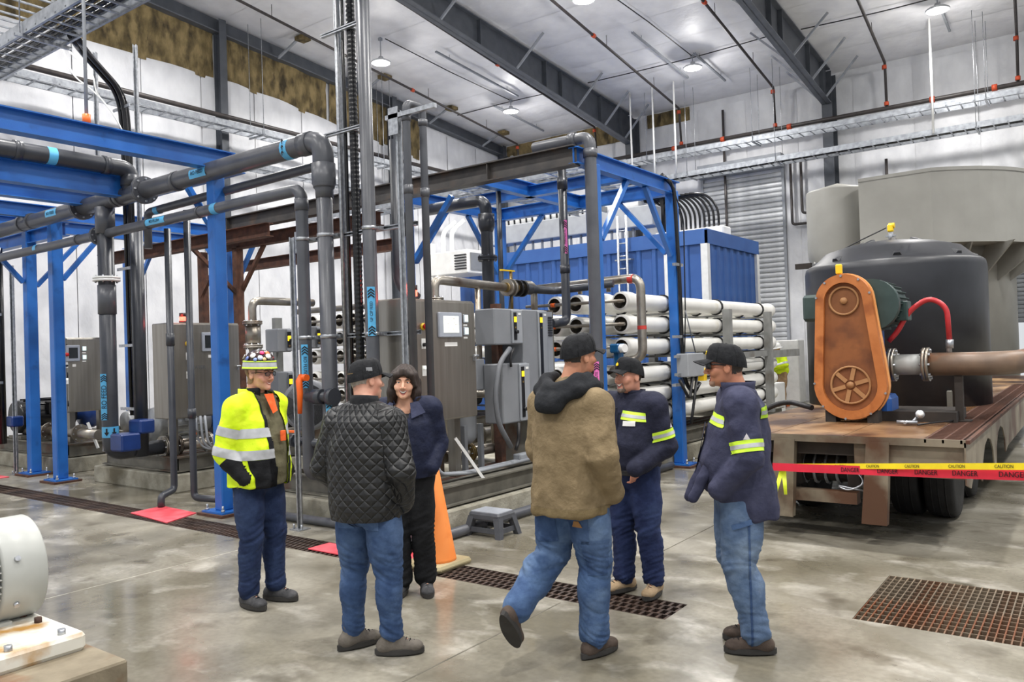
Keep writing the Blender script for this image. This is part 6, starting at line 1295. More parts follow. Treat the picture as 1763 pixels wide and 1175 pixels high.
def frame(c, yaw=0., pitch=0., roll=0.):
    R_ = Matrix.Rotation(math.radians(yaw), 3, 'Z') @ Matrix.Rotation(math.radians(pitch), 3, 'X') @ Matrix.Rotation(math.radians(roll), 3, 'Y')
    return (np.array(R_), np.array(c, float))
def H(fr, p): return tuple(fr[0]@np.array(p, float)+fr[1])
def xf(mb, fr):
    mb.v = [tuple(fr[0]@np.array(p, float)+fr[1]) for p in mb.v]; return mb

# ---------------------------------------------------------------- cloth and skin
m_skin = M('skin_fair', rgb(206,150,126), rgb(218,166,142), rough=.5, scale=9, c3=rgb(198,128,108), s3=7, lo3=.5, hi3=.75)
m_skin2 = M('skin_tanned', rgb(186,126,96), rgb(200,142,112), rough=.5, scale=9, c3=rgb(176,108,84), s3=7, lo3=.5, hi3=.75)
m_eye = M('eye_white', rgb(226,222,214), rough=.2); m_iris = M('eye_iris', rgb(50,60,70), rough=.2); m_teeth = M('teeth', rgb(232,226,212), rough=.3); m_mouth = M('mouth_inside', rgb(96,40,40), rough=.5); m_lip = M('lips', rgb(182,104,96), rough=.45)
def cloth(name, c1, c2, c3=None, wv=0., rough=.85, sc=14, b=.25, s3=3.5, lo3=.5, hi3=.72): return M(name, c1, c2, rough=rough, scale=sc, bump=.3+b, bscale=13, detail=5, c3=c3, s3=s3, lo3=lo3, hi3=hi3, bdist=.025, spec=.25)
m_jean1 = cloth('dark_blue_denim', rgb(28,40,70), rgb(40,54,86), rgb(52,68,100))
m_jean2 = cloth('mid_blue_denim', rgb(46,66,100), rgb(60,82,118), rgb(84,106,140))
m_jean3 = cloth('washed_blue_denim', rgb(58,80,116), rgb(74,98,134), rgb(104,126,156))
m_jean4 = cloth('pale_blue_denim', rgb(78,98,128), rgb(96,116,144), rgb(122,140,162))
m_jean5 = cloth('indigo_denim', rgb(30,40,74), rgb(40,52,88), rgb(52,66,102))
m_navy = cloth('navy_work_shirt', rgb(32,34,50), rgb(42,44,62), None); m_navy4 = cloth('faded_navy_shirt', rgb(50,52,74), rgb(62,64,86), None)
m_navyj = cloth('navy_jacket', rgb(22,27,48), rgb(30,36,60), None, rough=.7); m_tan = cloth('tan_canvas', rgb(118,102,76), rgb(136,119,91), rgb(104,89,65), b=.4)
m_hood = cloth('black_fleece', rgb(24,26,30), rgb(34,36,40)); m_hiv = cloth('hi_vis_yellow', rgb(214,244,30), rgb(226,250,50), rough=.6, b=.1)
m_silver_r = M('reflective_silver', rgb(170,172,176), rgb(186,188,192), rough=.4, scale=20); m_limer = M('reflective_lime', rgb(200,236,60), rough=.5)
m_blackc = cloth('black_cloth', rgb(20,21,24), rgb(30,31,34)); m_capb = cloth('black_cap_cloth', rgb(22,23,26), rgb(32,33,36), sc=30)
m_olive = cloth('olive_shirt', rgb(86,82,62), rgb(100,96,74)); m_orsh = cloth('orange_shirt', rgb(236,92,40), rgb(244,108,56))
m_boot = cloth('grey_boot_suede', rgb(92,86,80), rgb(112,106,98), rough=.9); m_bootb = cloth('brown_boot_leather', rgb(70,60,54), rgb(88,76,68)); m_boott = cloth('tan_boot_leather', rgb(150,128,100), rgb(168,146,118)); m_bootd = cloth('dark_shoe', rgb(58,58,60), rgb(84,84,86))
m_sole = M('boot_sole', rgb(46,44,42), rgb(58,56,54), rough=.8)
m_hairb = M('brown_hair', rgb(32,22,18), rgb(54,39,32), rough=.6, scale=30, stretch=(4,4,.4), bump=.12, bscale=40)
m_hairg = M('grey_hair', rgb(168,160,150), rgb(140,130,120), rough=.6, scale=60); m_hairk = M('dark_hair', rgb(40,34,30), rgb(56,48,42), rough=.6, scale=60); m_hairl = M('sandy_hair', rgb(120,92,62), rgb(140,110,78), rough=.6, scale=60)
def quilt_mat():
    m = bpy.data.materials.new('black_quilted_nylon'); m.use_nodes = True; nt = m.node_tree; N = nt.nodes; L = nt.links; b = N['Principled BSDF']
    at = N.new('ShaderNodeAttribute'); at.attribute_name = 'quilt'; sep = N.new('ShaderNodeSeparateXYZ'); L.new(at.outputs['Vector'], sep.inputs[0])
    def math_(op, a, b_=None):
        n = N.new('ShaderNodeMath'); n.operation = op
        for i, v in enumerate((a, b_)):
            if v is None: continue
            if isinstance(v, (int, float)): n.inputs[i].default_value = v
            else: L.new(v, n.inputs[i])
        return n.outputs[0]
    hs = []
    for sg in (1, -1):
        w = math_('ADD', math_('MULTIPLY', sep.outputs[0], sg), sep.outputs[1]); s_ = math_('ABSOLUTE', math_('SINE', math_('MULTIPLY', w, 46.))); hs.append(math_('POWER', s_, .45))
    h = math_('MINIMUM', hs[0], hs[1]); bp = N.new('ShaderNodeBump'); bp.inputs['Strength'].default_value = .9; bp.inputs['Distance'].default_value = .012; L.new(h, bp.inputs['Height']); L.new(bp.outputs[0], b.inputs['Normal'])
    b.inputs['Base Color'].default_value = rgb(17,18,20); b.inputs['Roughness'].default_value = .5; b.inputs['Specular IOR Level'].default_value = .5; return m
m_quilt = quilt_mat()
# ---------------------------------------------------------------- anatomy
def head_sdf(S, fr, mouth='closed', k=.016, wide=1.):
    e = lambda c, r, kk=k, op='u': S.ell(c, r, kk, 1, op, fr)
    e((0,-.012,.032), (.077*wide,.097,.086)); e((0,.018,-.02), (.067*wide,.074,.085)); e((0,.022,-.072), (.056*wide,.064,.047)); e((0,.074,-.1), (.024,.019,.018))
    for s in (-1, 1):
        e((s*.044,.056,-.026), (.026,.026,.022)); S.cone(H(fr,(s*.014,.088,.024)), H(fr,(s*.046,.074,.024)), .011, .01, .012, 1)
        e((s*.079*wide,-.006,-.012), (.009,.02,.031), .008); e((s*.088*wide,-.002,-.01), (.006,.01,.018), .006, 'd')
    S.cone(H(fr,(0,.09,.008)), H(fr,(0,.114,-.034)), .0085, .0125, .01, 1)
    for s in (-1, 1): e((s*.013,.1,-.04), (.01,.011,.008), .006); e((s*.031,.1,.004), (.019,.016,.011), .01, 'd'); S.cone(H(fr,(s*.018,.0865,.0115)), H(fr,(s*.045,.0795,.009)), .0055, .0055, .004, 1); S.cone(H(fr,(s*.018,.0845,-.0065)), H(fr,(s*.045,.078,-.006)), .005, .005, .004, 1)
    if mouth == 'closed': e((0,.09,-.066), (.024,.012,.006), .006); e((0,.088,-.079), (.02,.012,.006), .006)
    elif mouth == 'smile':
        for s in (-1, 1): e((s*.04,.068,-.045), (.018,.018,.016), .012)
        pass
    else:
        for s in (-1, 1): e((s*.042,.066,-.042), (.02,.02,.018), .012)
        pass
def face_parts(fr, body, mouth, browm, mesh):
    for s in (-1, 1):
        o = xf(MB().lathe([(0,-.0118),(.006,-.0102),(.0102,-.006),(.0118,0),(.0102,.006),(.006,.0102),(0,.0118)], (s*.031,.0745,.003), (0,1,0), n=12), fr).build('eye', m_eye, body)
        xf(MB().lathe([(.0055,.0108),(.003,.0117),(0,.012)], (s*.031,.0745,.0025), (0,1,0), n=10), fr).build('iris', m_iris, body)
        xf(MB().tube([(s*.015,.099,.021), (s*.032,.097,.027), (s*.05,.083,.02)], [.003,.0042,.002], n=6), fr).build('eyebrow', browm, body)
    if mouth in ('smile', 'laugh'):
        q = (mesh.v-fr[1])@fr[0]; q = q[(q[:,1] > .03) & (np.abs(q[:,2]+.07) < .05) & (np.abs(q[:,0]) < .05)]
        def ys(x, z):
            d = (q[:,0]-x)**2+(q[:,2]-z)**2; k = np.argsort(d)[:4]; return float(q[k,1].mean())
        W_, zt_, zb_, up_ = (.026, -.0645, -.0725, .008) if mouth == 'smile' else (.029, -.061, -.083, .012)
        top = lambda u: zt_+up_*u*u; bot = lambda u: zb_+(zt_-zb_+up_)*u*u; mid = lambda u: top(u)+(bot(u)-top(u))*(.85 if mouth == 'smile' else .55)
        def strip(f0, f1, off, nm, mat, n=14):
            def fn(u, v): u = (u-.5)*2; x = W_*u; z = f0(u)+(f1(u)-f0(u))*v; return (x, ys(x, z)+off, z)
            return xf(MB().grid(lambda u, v: fn(1-u, v), n, 3), fr).build(nm, mat, body)
        strip(top, mid, .0018, 'teeth', m_teeth); strip(mid, bot, .0012, 'mouth_inside', m_mouth)
        for f, nm, r in ((top, 'upper_lip', .0022), (bot, 'lower_lip', .0032)):
            pts = []
            for i in range(11): u = (i/10-.5)*2; x = W_*u*1.03; z = f(u)+(.001 if nm == 'upper_lip' else -.0015); pts.append((x, ys(x, z)+.0015, z))
            xf(MB().tube(pts, [r*(.45+.55*math.sin(PI*i/10)) for i in range(11)], n=6), fr).build(nm, m_lip, body)
def hand_sdf(S, w, d, palm_n, s):
    """palm and five bent fingers from wrist w along d; palm_n = back-of-hand normal; s = thumb side"""
    w, d, nn = np.array(w, float), np.array(d, float), np.array(palm_n, float); d /= np.linalg.norm(d); nn -= d*(nn@d); nn /= np.linalg.norm(nn); sd = np.cross(d, nn)*s
    p = lambda a, b, c: w+d*a+sd*b+nn*c
    for i, b in enumerate((-.028, -.009, .01, .029)): S.cone(p(.01,b*.7,0), p(.085,b,0), .016, .013, .014, 2)
    for b, L in ((-.03,.055), (-.01,.068), (.0105,.075), (.031,.068)):
        S.cone(p(.09,b,0), p(.09+L*.5,b,-.006), .0095, .009, .006, 2); S.cone(p(.09+L*.5,b,-.006), p(.09+L*.9,b,-.03), .009, .0075, .004, 2)
    S.cone(p(.03,.035,-.005), p(.065,.06,-.018), .013, .011, .008, 2); S.cone(p(.065,.06,-.018), p(.1,.062,-.03), .0105, .0085, .004, 2)
def capmesh(fr, top=.125, brimL=.075, wid=1., zc=.012):
    """baseball cap in head frame: crown, brim, button"""
    crown = MB(); n, m = 28, 10
    def fn(u, v):
        a = 2*PI*u; ph = v*PI/2
        rx, ry = .0905*wid, .1135; f = math.cos(ph)**.62; fz = math.sin(ph)
        x, y = rx*f*math.sin(a), -.006+ry*f*math.cos(a); z = (zc+.024*math.cos(a))*(1-v)**1.0+ (top-zc*0)*fz*(1)*(1-0)+ .010*max(0, math.cos(a))*math.sin(2*ph) - (zc+.024*math.cos(a))*0
        return (x, y, z)
    crown.grid(lambda u, v: fn(1-u, v), n, m)
    brim = MB()
    def fb(u, v):
        a = (u-.5)*1.75; r = 1+v*.02; x0 = .0905*wid*math.sin(a); y0 = -.006+.1135*math.cos(a); z0 = zc+.024*math.cos(a)+.002
        L = brimL*(math.cos(a*.95)**.7); return (x0*(1+.02*v), y0+L*v, z0+.006-.016*(x0/.07)**2*v-.012*v)
    brim.grid(fb, 14, 5); k = len(brim.v); vv = list(brim.v); brim.add([(x, y, z-.005) for x, y, z in vv], [tuple(reversed(f)) for f in brim.f], True)
    nb_ = 15; edge = [5*nb_+i for i in range(nb_)]; brim.f += [(edge[i], edge[i]+k, edge[i+1]+k, edge[i+1]) for i in range(nb_-1)]; brim.sm += [True]*(nb_-1)
    return xf(crown, fr), xf(brim, fr)
def cap(parent, fr, mat, emblem=None, **kw):
    cr, br = capmesh(fr, **kw); o = cr.build('cap', mat, parent); br.build('brim', mat, o)
    t_ = kw.get('top', .125); xf(MB().lathe([(.009,0),(.007,.005),(0,.006)], (0,-.006,t_-.002), n=10), fr).build('cap_button', mat, o)
    for k in range(3):
        a = PI*k/3; pts = []
        for j in range(13): ph = PI*j/12; f = abs(math.cos(ph))**.62*(1 if ph < PI/2 else -1); pts.append((.0912*kw.get('wid',1.)*f*math.sin(a), -.006+.1142*f*math.cos(a), (.012+.024*math.cos(a)*(1 if ph < PI/2 else -1))*(1-(ph if ph < PI/2 else PI-ph)/(PI/2))+t_*math.sin(ph)+.010*max(0, math.cos(a)*(1 if ph < PI/2 else -1))*math.sin(2*min(ph, PI-ph))))
        xf(MB().tube(pts, .0012, n=5), fr).build('seam', mat, o)
    return o
def boots(S, ank, yaw, lift=0., L=.285, hi=.12):
    """boot below ankle point; yaw about z (0 = person's forward); lift = heel angle"""
    fr = frame(ank, yaw, -lift); a = lambda p: H(fr, p)
    S.ell((0,.035,-.052), (.043,.105,.034), .03, 0, 'u', fr); S.ell((0,.125,-.056), (.048,.06,.034), .03, 0, 'u', fr); S.ell((0,-.045,-.045), (.038,.045,.045), .03, 0, 'u', fr)
    S.cone(a((0,-.01,-.03)), a((0,-.012,hi-.09)), .044, .044, .03); S.cone(a((0,.05,-.03)), a((0,.01,.01)), .036, .04, .03); return fr
def sole(fr, parent):
    m = MB(); out = []
    for t in range(24):
        a = 2*PI*t/24; y = .045+.145*math.cos(a); w = .05-.008*max(0, -math.cos(a))+.004*math.cos(a); x = w*math.sin(a)*(1 if abs(math.sin(a)) else 1); out.append((x*1.04, y))
    n = len(out); vs = [(x*.97, y, -.092) for x, y in out]+[(x, y, -.086) for x, y in out]+[(x, y, -.062) for x, y in out]
    fs = [(i, (i+1) % n, n+(i+1) % n, n+i) for i in range(n)]+[(n+i, n+(i+1) % n, 2*n+(i+1) % n, 2*n+i) for i in range(n)]+[tuple(reversed(range(n))), tuple(range(2*n, 3*n))]
    m.add(vs, fs); return xf(m, fr).build('sole', m_sole, parent)
def person(label, loc, heading, P):
    """P: joints in person space (x to the right, y forward, z up)"""
    t = thing('person', label, 'person', loc, P.get('group'), math.radians(heading-90)); ROOT[t.name] = V()
    hv = P.get('h', .0068); fr = frame(P['head'], *P.get('turn', (0, 0, 0))); hs = P.get('hs', 1.); fr = (fr[0]*1., fr[1])
    S = SDF(hv); head_sdf(S, fr, P.get('mouth', 'closed'), wide=P.get('wide', 1.))
    nb = P['neck']; S.cone(H(fr, (0,-.026,-.055)), nb, .05, .057, .03, 3); S.cone(H(fr,(0,-.03,-.01)), nb, .047, .057, .02, 3)
    sh = P['sh']; pel = P['pel']
    S.stack([(pel[2]-.08, .14, .095, pel[1], pel[0]), (pel[2]+.08, .14, .09, pel[1]), (nb[2]-.3, .14, .09, nb[1]+.01), (nb[2]-.08, .13, .075, nb[1]), (nb[2]-.01, .06, .05, nb[1])], .04, 4)
    for s in 'RL':
        a = P['arm'+s]; S.cone(sh[s], a[0], .05, .04, .03, 5); S.cone(a[0], a[1], .04, .03, .02, 5); dv = np.array(a[1], float)-np.array(a[0], float); hand_sdf(S, a[1], P.get('handdir'+s, dv), (1 if s == 'R' else -1, .2, .1), 1 if s == 'R' else -1)
        l = P['leg'+s]; S.cone(l[0], l[1], .07, .05, .03, 6); S.cone(l[1], l[2], .05, .035, .02, 6); S.cone(l[2], H(frame(l[2], l[3], -l[4]), (0,.1,-.05)), .035, .03, .02, 6)
    body = S.mesh().relax(1, .4); bo = body.build('body', P.get('skin', m_skin), t); face_parts(fr, bo, P.get('mouth', 'closed'), P.get('brow', m_hairk), body)
    # trousers
    T = SDF(P.get('ht', .009)); r = P['legr']
    for q in P['hips']: T.ell(q[:3], q[3:6], .05, 7)
    for s in 'RL':
        l = P['leg'+s]; kn, an = np.array(l[1], float), np.array(l[2], float); d = (an-kn)/np.linalg.norm(an-kn)
        g_ = 8 if s == 'R' else 9
        T.cone(l[0], l[1], r[0], r[1], .035, g_); T.cone(l[1], an-d*.05, r[1], r[2], .02, g_); T.ell(np.array(l[0])*.45+kn*.55+np.array((0,-.012,0)), (r[0]*.9, r[0]*.95, .2), .04, g_); T.ell(kn*.62+an*.38+np.array((0,-.016,0)), (r[1]*.92, r[1]*.98, .13), .03, g_); T.cone(an-d*.1+np.array((0,.004,0)), an-d*.03+np.array((0,.008,.0)), r[2]*1.02, r[2]*1.08, .01, g_)
    tm = T.mesh().relax(1, .4); knz = [P['legR'][1], P['legL'][1]]
    sd = P.get('seed', 1.)
    def tf(p, g):
        z = p[2]; a = nz(p[0]*6+sd, p[1]*6, z*3.5+p[1]*3+sd); b = nz(p[0]*9, p[1]*9+sd, z*20+p[0]*14); c_ = nz(p[0]*6+sd*2, p[1]*6, z*30+p[0]*16)
        kz = max(math.exp(-((z-q[2])/.13)**2) for q in knz); az = max(0, 1-(z-.1)/.26) if z > .05 else 1
        return P.get('tfold', .006)*((1-2*abs(a))*.9+b*.5-.3)+(.012*kz+.013*az)*(.5-abs(c_)*1.6)
    tm.displace(tf); tob = tm.build('trousers', P['trousers'], t)
    # footwear
    for s in 'RL':
        l = P['leg'+s]; B = SDF(.008); bf = boots(B, l[2], l[3], l[4], hi=P.get('boothi', .13)); bmesh_ = B.mesh().relax(1, .4); bob = bmesh_.build('boot', P['boot'], t); sole(bf, bob)
        m = MB()
        for k in range(4): y = .06+.022*k; z = -.008-.008*k; m.tube([(-.022,y,z),(0,y+.006,z+.012),(.022,y,z)], .003, n=5)
        xf(m, bf).build('laces', P.get('lace', m_blackc), bob)['kind'] = 'stuff'
    # top
    J = SDF(P.get('hj', .009)); J.stack(P['torso'], .04, 10, pw=P.get('pw', 2.3)); ar = P['armr']
    for s in 'RL':
        a = P['arm'+s]; g_ = 11 if s == 'R' else 12
        J.cone(np.array(sh[s], float), a[0], ar[0], ar[1], .045, g_); J.cone(a[0], a[1], ar[1], ar[2], .018, g_)
        J.cone(np.array(nb)+np.array((0, 0, -.04)), sh[s], .07, ar[0]*.92, .05, 10)
    for q in P.get('jextra', ()): J.cone(*q)
    jm = J.mesh().relax(1, .4)
    cz_ = P['torso'][0][2]
    el = [np.array(P['armR'][0]), np.array(P['armL'][0])]
    def jf(p, g):
        a = nz(p[0]*6+sd, p[1]*6+sd, p[2]*5); b = nz(p[0]*13, p[1]*13+sd, p[2]*11); v = 0
        if g in (11, 12): q = el[0] if g == 11 else el[1]; dd = np.linalg.norm(p-q); v = .008*math.exp(-(dd/.13)**2)*nz(p[0]*10+sd, p[1]*10, p[2]*30)
        w = P.get('jfold', .007); hem = max(0, 1-(p[2]-P['torso'][0][0])/.25)
        return w*((1-2*abs(a))*.8+b*.5-.3)*(1+.7*hem)+v+.006*hem*nz(p[0]*10+sd, p[1]*10, 1.5)
    jm.displace(jf)
    return t, bo, body, fr, jm, tm, tob
LG = lambda x, y=0., kz=.5, sp=1.: None
def arms(sx, sz, ex, ey, ez, wx, wy, wz): return {'sh': {'R': (sx, 0, sz), 'L': (-sx, 0, sz)}, 'armR': ((ex, ey, ez), (wx, wy, wz)), 'armL': ((-ex, ey, ez), (-wx, wy, wz))}
def collar_ring(parent, mat, c, rx, ry, h, a0, a1, lean=.02, name='collar', tilt=0., th=.006):
    m = MB(); fn = lambda u, v: (c[0]+(rx+lean*v)*math.sin(a0+(a1-a0)*u), c[1]+(ry+lean*v)*math.cos(a0+(a1-a0)*u), c[2]+h*v+tilt*math.cos(a0+(a1-a0)*u))
    m.grid(fn, 20, 3); f2_ = lambda u, v: (c[0]+(rx+lean*v-th)*math.sin(a0+(a1-a0)*u), c[1]+(ry+lean*v-th)*math.cos(a0+(a1-a0)*u), c[2]+h*v+tilt*math.cos(a0+(a1-a0)*u)); k = len(m.v); m.grid(f2_, 20, 3)
    n_ = 21; m.f += [(3*n_+i, 3*n_+i+1, k+3*n_+i+1, k+3*n_+i) for i in range(20)]; m.sm += [True]*20
    for e_ in (0, 20): m.f += [(j*n_+e_, (j+1)*n_+e_, k+(j+1)*n_+e_, k+j*n_+e_) for j in range(3)]; m.sm += [True]*3
    return m.build(name, mat, parent)
# ================================================================ the six people in the group and the far worker
def pxside(px, py, ref): return None
# --- man in hi-vis jacket and hard hat, facing right
P = dict(head=(.0,.045,1.645), turn=(4,-2,0), neck=(0,-.005,1.515), pel=(0,0,.97), skin=m_skin, mouth='smile', brow=m_hairl, seed=3.,
  legR=((.095,0,.93),(.1,.03,.51),(.1,-.02,.1),-8,0), legL=((-.095,0,.93),(-.1,.05,.51),(-.1,.03,.1),12,0), legr=(.105,.076,.066), hips=[(0,-.015,.95,.175,.14,.15),(0,-.03,.87,.168,.135,.1)],
  torso=[(.86,.225,.18,.015),(.95,.225,.185,.02),(1.1,.215,.185,.025),(1.3,.205,.16,.005),(1.4,.18,.13,-.005),(1.5,.11,.09,-.01)], trousers=m_jean1, boot=m_bootd, armr=(.085,.076,.064), jfold=.012, handdirR=(-.5,-.1,-.8), handdirL=(.5,-.1,-.8), **arms(.18,1.41,.24,-.055,1.11,.185,.07,.93))
t, bo, body, fr, jm, tm, tob = person('man in bright yellow jacket and stickered hard hat, hands in pockets', (-4.88, 3.5, 0), 8, P)
full = Mesh(jm.v.copy(), jm.q.copy(), jm.g)
front = lambda c: ~((np.abs(c[:,0]+.035) < .085-.05*np.clip((1.45-c[:,2])/.5, 0, 1)+.02) & (c[:,1] > .06))
n_ = full.normals(); sm = Mesh(full.v-n_*.012, full.q[full.g[full.q[:,0]] == 10], full.g); sm.build('shirt', m_olive, t)
jm.cut(front); jo = jm.build('jacket', m_hiv, t)
for zz in (1.235, 1.085):
    jm.patch('reflective_band', m_silver_r, jo, [((0,0,zz+.033),(0,.0,1)), ((0,0,zz-.033),(0,.0,-1))], lambda c, g: g == 10)
for s, sx in (('R', 1), ('L', -1)):
    g_ = 11 if s == 'R' else 12; e_ = np.array(P['arm'+s][0]); w_ = np.array(P['arm'+s][1]); sh_ = np.array(P['sh'][s]); d = (e_-sh_)/np.linalg.norm(e_-sh_)
    for q in (.55, 1.0): c = sh_+(e_-sh_)*q; jm.patch('sleeve_band', m_silver_r, jo, [(c+d*.032, d), (c-d*.032, -d)], lambda cc, g, g_=g_: g == g_)
    d2 = (w_-e_)/np.linalg.norm(w_-e_); jm.patch('black_cuff', m_blackc, jo, [(e_+d2*.055, -d2), (e_+d*.0, -d) if False else (e_+d2*.055, -d2)], lambda cc, g, g_=g_: (g == g_), .003)
jm.patch('black_hem_panel', m_blackc, jo, [((0,0,1.05),(0,0,1)), ((.02,0,1.),(-1,.0,.35)), ((.175,0,.9),(1,.0,-.2))], lambda c, g: (g == 10) & (c[:,1] > 0), .003)
jm.patch('black_lining', m_blackc, jo, [((-.13,0,1.3),(-1,0,0)), ((.08,0,1.3),(1,0,0)), ((0,0,1.55),(0,0,1))], lambda c, g: (g == 10) & (c[:,1] > .02), .003)
collar_ring(jo, m_hiv, (0,-.03,1.455), .105, .105, .085, .75, 2*PI-.75, -.005, 'hood_collar'); collar_ring(jo, m_blackc, (0,-.01,1.47), .085, .09, .075, .35, 2*PI-.35, .01, 'inner_collar')
MB().add([(-.055,.115,1.5),(.035,.12,1.5),(.0,.165,1.36),(-.05,.16,1.38)], [(0,1,2,3)]).build('orange_undershirt', m_orsh, t)
MB().cbox((-.05,.205,1.2), .05, .012, .075, b=.004).build('badge', m_orsh, t)
hh = thing if False else None
hat = xf(MB().lathe([(.122,.0),(.125,.004),(.116,.008),(.108,.012),(.107,.05),(.097,.09),(.074,.12),(.04,.138),(0,.143)], (0,.0,.03), n=32, sx=.9, sy=1.1), fr).build('hard_hat', M('brown_hat_shell', rgb(44,26,24), rgb(60,34,30), rough=.22, coat=.5), t)
xf(MB().lathe([(.12,.006),(.12,.012)], (0,.0,.03), n=32, sx=.9, sy=1.1), fr).build('lime_edge', m_limer, hat); xf(MB().lathe([(.1175,.012),(.1165,.024),(.1135,.05),(.1115,.058)], (0,.0,.03), n=32, sx=.9, sy=1.1), fr).build('reflective_hat_band', m_silver_r, hat)
for z0_, z1_ in ((.009,.019), (.053,.062)): xf(MB().lathe([(.1185-.1*(z0_-.01),z0_),(.1185-.1*(z1_-.01),z1_)], (0,.0,.03), n=32, sx=.905, sy=1.105), fr).build('lime_stripe', m_limer, hat)
for a, z, r, c in ((.9,.085,.018,rgb(190,200,225)),(.35,.095,.02,rgb(235,235,235)),(1.4,.1,.02,rgb(230,226,222)),(1.2,.072,.014,rgb(120,140,190)),(.65,.075,.013,rgb(206,176,130)),(.3,.115,.016,rgb(240,110,40)),(.75,.118,.016,rgb(214,40,110)),(1.8,.08,.016,rgb(90,110,170)),(2.4,.09,.018,rgb(220,220,225))):
    R_ = .112*math.sqrt(max(.05, 1-((z-.05)/.098)**2)) if z > .05 else .112; x, y = R_*.9*math.sin(a), R_*1.12*math.cos(a); nrm = V((x, y, (z-.03)*.9)).normalized()
    xf(MB().lathe([(r,0),(r,.004),(0,.005)], (x, y, z+.03), nrm, n=12), fr).build('sticker', M('sticker_%d' % int(a*100), c, rough=.4), hat)
body.patch('hair', m_hairl, bo, [(H(fr,(0,.045,0)), fr[0]@np.array((0,1,0))), (H(fr,(0,0,-.06)), fr[0]@np.array((0,.3,-1)))], lambda c, g: (((c-fr[1])@fr[0])[:,2] > -.07) & (((c-fr[1])@fr[0])[:,2] < .07) & ~((np.abs(((c-fr[1])@fr[0])[:,0]) > .068) & (np.abs(((c-fr[1])@fr[0])[:,1]+.006) < .03) & (((c-fr[1])@fr[0])[:,2] < .03)) & (((c-fr[1])@fr[0])[:,1] < .04-.6*np.clip(.02-((c-fr[1])@fr[0])[:,2], 0, .2)), .005)
def glasses(fr, par, mat, dark=False):
    g = MB()
    for s in (-1, 1): g.tube([(s*.01,.112,.01),(s*.034,.11,.016),(s*.056,.098,.008),(s*.05,.1,-.012),(s*.028,.11,-.016),(s*.01,.112,.01)], .0022, bend=.006, n=6); g.tube([(s*.056,.098,.008),(s*.076,.06,.012),(s*.083,.0,.006)], .0025, n=6)
    g.tube([(-.01,.112,.01),(0,.116,.012),(.01,.112,.01)], .002, n=6); o = xf(g, fr).build('glasses', mat, par)
    l = MB()
    for s in (-1, 1): l.grid(lambda u, v, s=s: (s*(.012+.042*u), .111-.011*u*u, -.013+.026*v), 4, 2)
    xf(l, fr).build('lenses', m_blackg if dark else M('clear_lens', rgb(60,66,70), rough=.1, alpha=.35), o)['kind'] = 'stuff'
glasses(fr, bo, m_blackg)
# --- man in black quilted jacket, back to the camera
P = dict(head=(-.02,.05,1.6), turn=(-26,0,-4), neck=(0,0,1.47), pel=(0,0,.95), skin=m_skin, seed=9.,
  legR=((.1,0,.9),(.13,.0,.5),(.15,-.02,.1),-62,0), legL=((-.1,0,.9),(-.115,.02,.5),(-.13,-.01,.1),-30,0), legr=(.108,.078,.06), hips=[(0,-.03,.93,.185,.145,.15),(0,-.05,.85,.175,.13,.1)],
  torso=[(.79,.205,.165,-.02),(.88,.225,.185,-.015),(1.05,.232,.195,.0),(1.22,.225,.175,-.005),(1.35,.195,.145,-.01),(1.455,.115,.095,-.0)], trousers=m_jean2, boot=m_boot, armr=(.092,.08,.064), jfold=.006, hj=.0075,
  sh={'R':(.18,-.01,1.345),'L':(-.185,-.01,1.345)}, armR=((.275,-.06,1.08),(.215,.05,.88)), armL=((-.285,-.03,1.08),(-.2,.12,.9)), handdirR=(-.5,.3,-.6), handdirL=(.6,.1,-.6))
t, bo, body, fr, jm, tm, tob = person('man in black quilted jacket and black cap with his back turned', (-3.53, 3.29, 0), 103, P)
jo = jm.build('jacket', m_quilt, t)
vv = np.array([v_.co for v_ in jo.data.vertices]); used = np.unique(jm.q); gg = jm.g[used]; qa = np.zeros((len(vv), 3), np.float32)
for i, (p_, g) in enumerate(zip(vv, gg)):
    if g == 10: qa[i] = (math.atan2(p_[0], -p_[1])*.2, p_[2], 0)
    else:
        s = 'R' if g == 11 else 'L'; c = np.array(P['sh'][s])*.5+np.array(P['arm'+s][0])*.5; qa[i] = (math.atan2(p_[0]-c[0], -(p_[1]-c[1]))*.09, p_[2], 0)
at_ = jo.data.attributes.new('quilt', 'FLOAT_VECTOR', 'POINT'); at_.data.foreach_set('vector', qa.ravel())
collar_ring(jo, m_blackc, (0,-.0,1.43), .1, .1, .08, .5, 2*PI-.5, -.02, 'collar', -.01)
co = cap(t, fr, m_capb, top=.128)
fl_ = xf(MB().poly([(-.018,-.011),(.018,-.011),(.018,.011),(-.018,.011)], (.0845,-.022,.062), (.28,.96,0), (-.18,.0,.98), -.003), fr).build('flag_patch', M('grey_flag_patch', rgb(176,176,178), rough=.7), co)
for k in range(3): xf(MB().poly([(-.018,-.008+.007*k),(.018,-.008+.007*k),(.018,-.005+.007*k),(-.018,-.005+.007*k)], (.0862,-.0222,.062), (.28,.96,0), (-.18,.0,.98), -.002), fr).build('flag_stripe', m_greyd, fl_)
xf(MB().grid(lambda u, v: (.083*math.sin(PI-.5+u), -.006+.1075*math.cos(PI-.5+u), .04+.006*v), 8, 1), fr).build('cap_strap', M('gold_strap', rgb(120,96,56), rough=.5), co)
hloc = lambda c: (c-fr[1])@fr[0]
body.patch('hair', m_hairg, bo, [(H(fr,(0,.02,0)), fr[0]@np.array((0,1,0)))], lambda c, g: (hloc(c)[:,2] > -.045) & (hloc(c)[:,2] < .06) & ~((hloc(c)[:,1] > -.035) & (hloc(c)[:,2] < .012)) & ~((np.abs(hloc(c)[:,0]) > .07) & (hloc(c)[:,1] > -.035)) & (g == 1), .003)
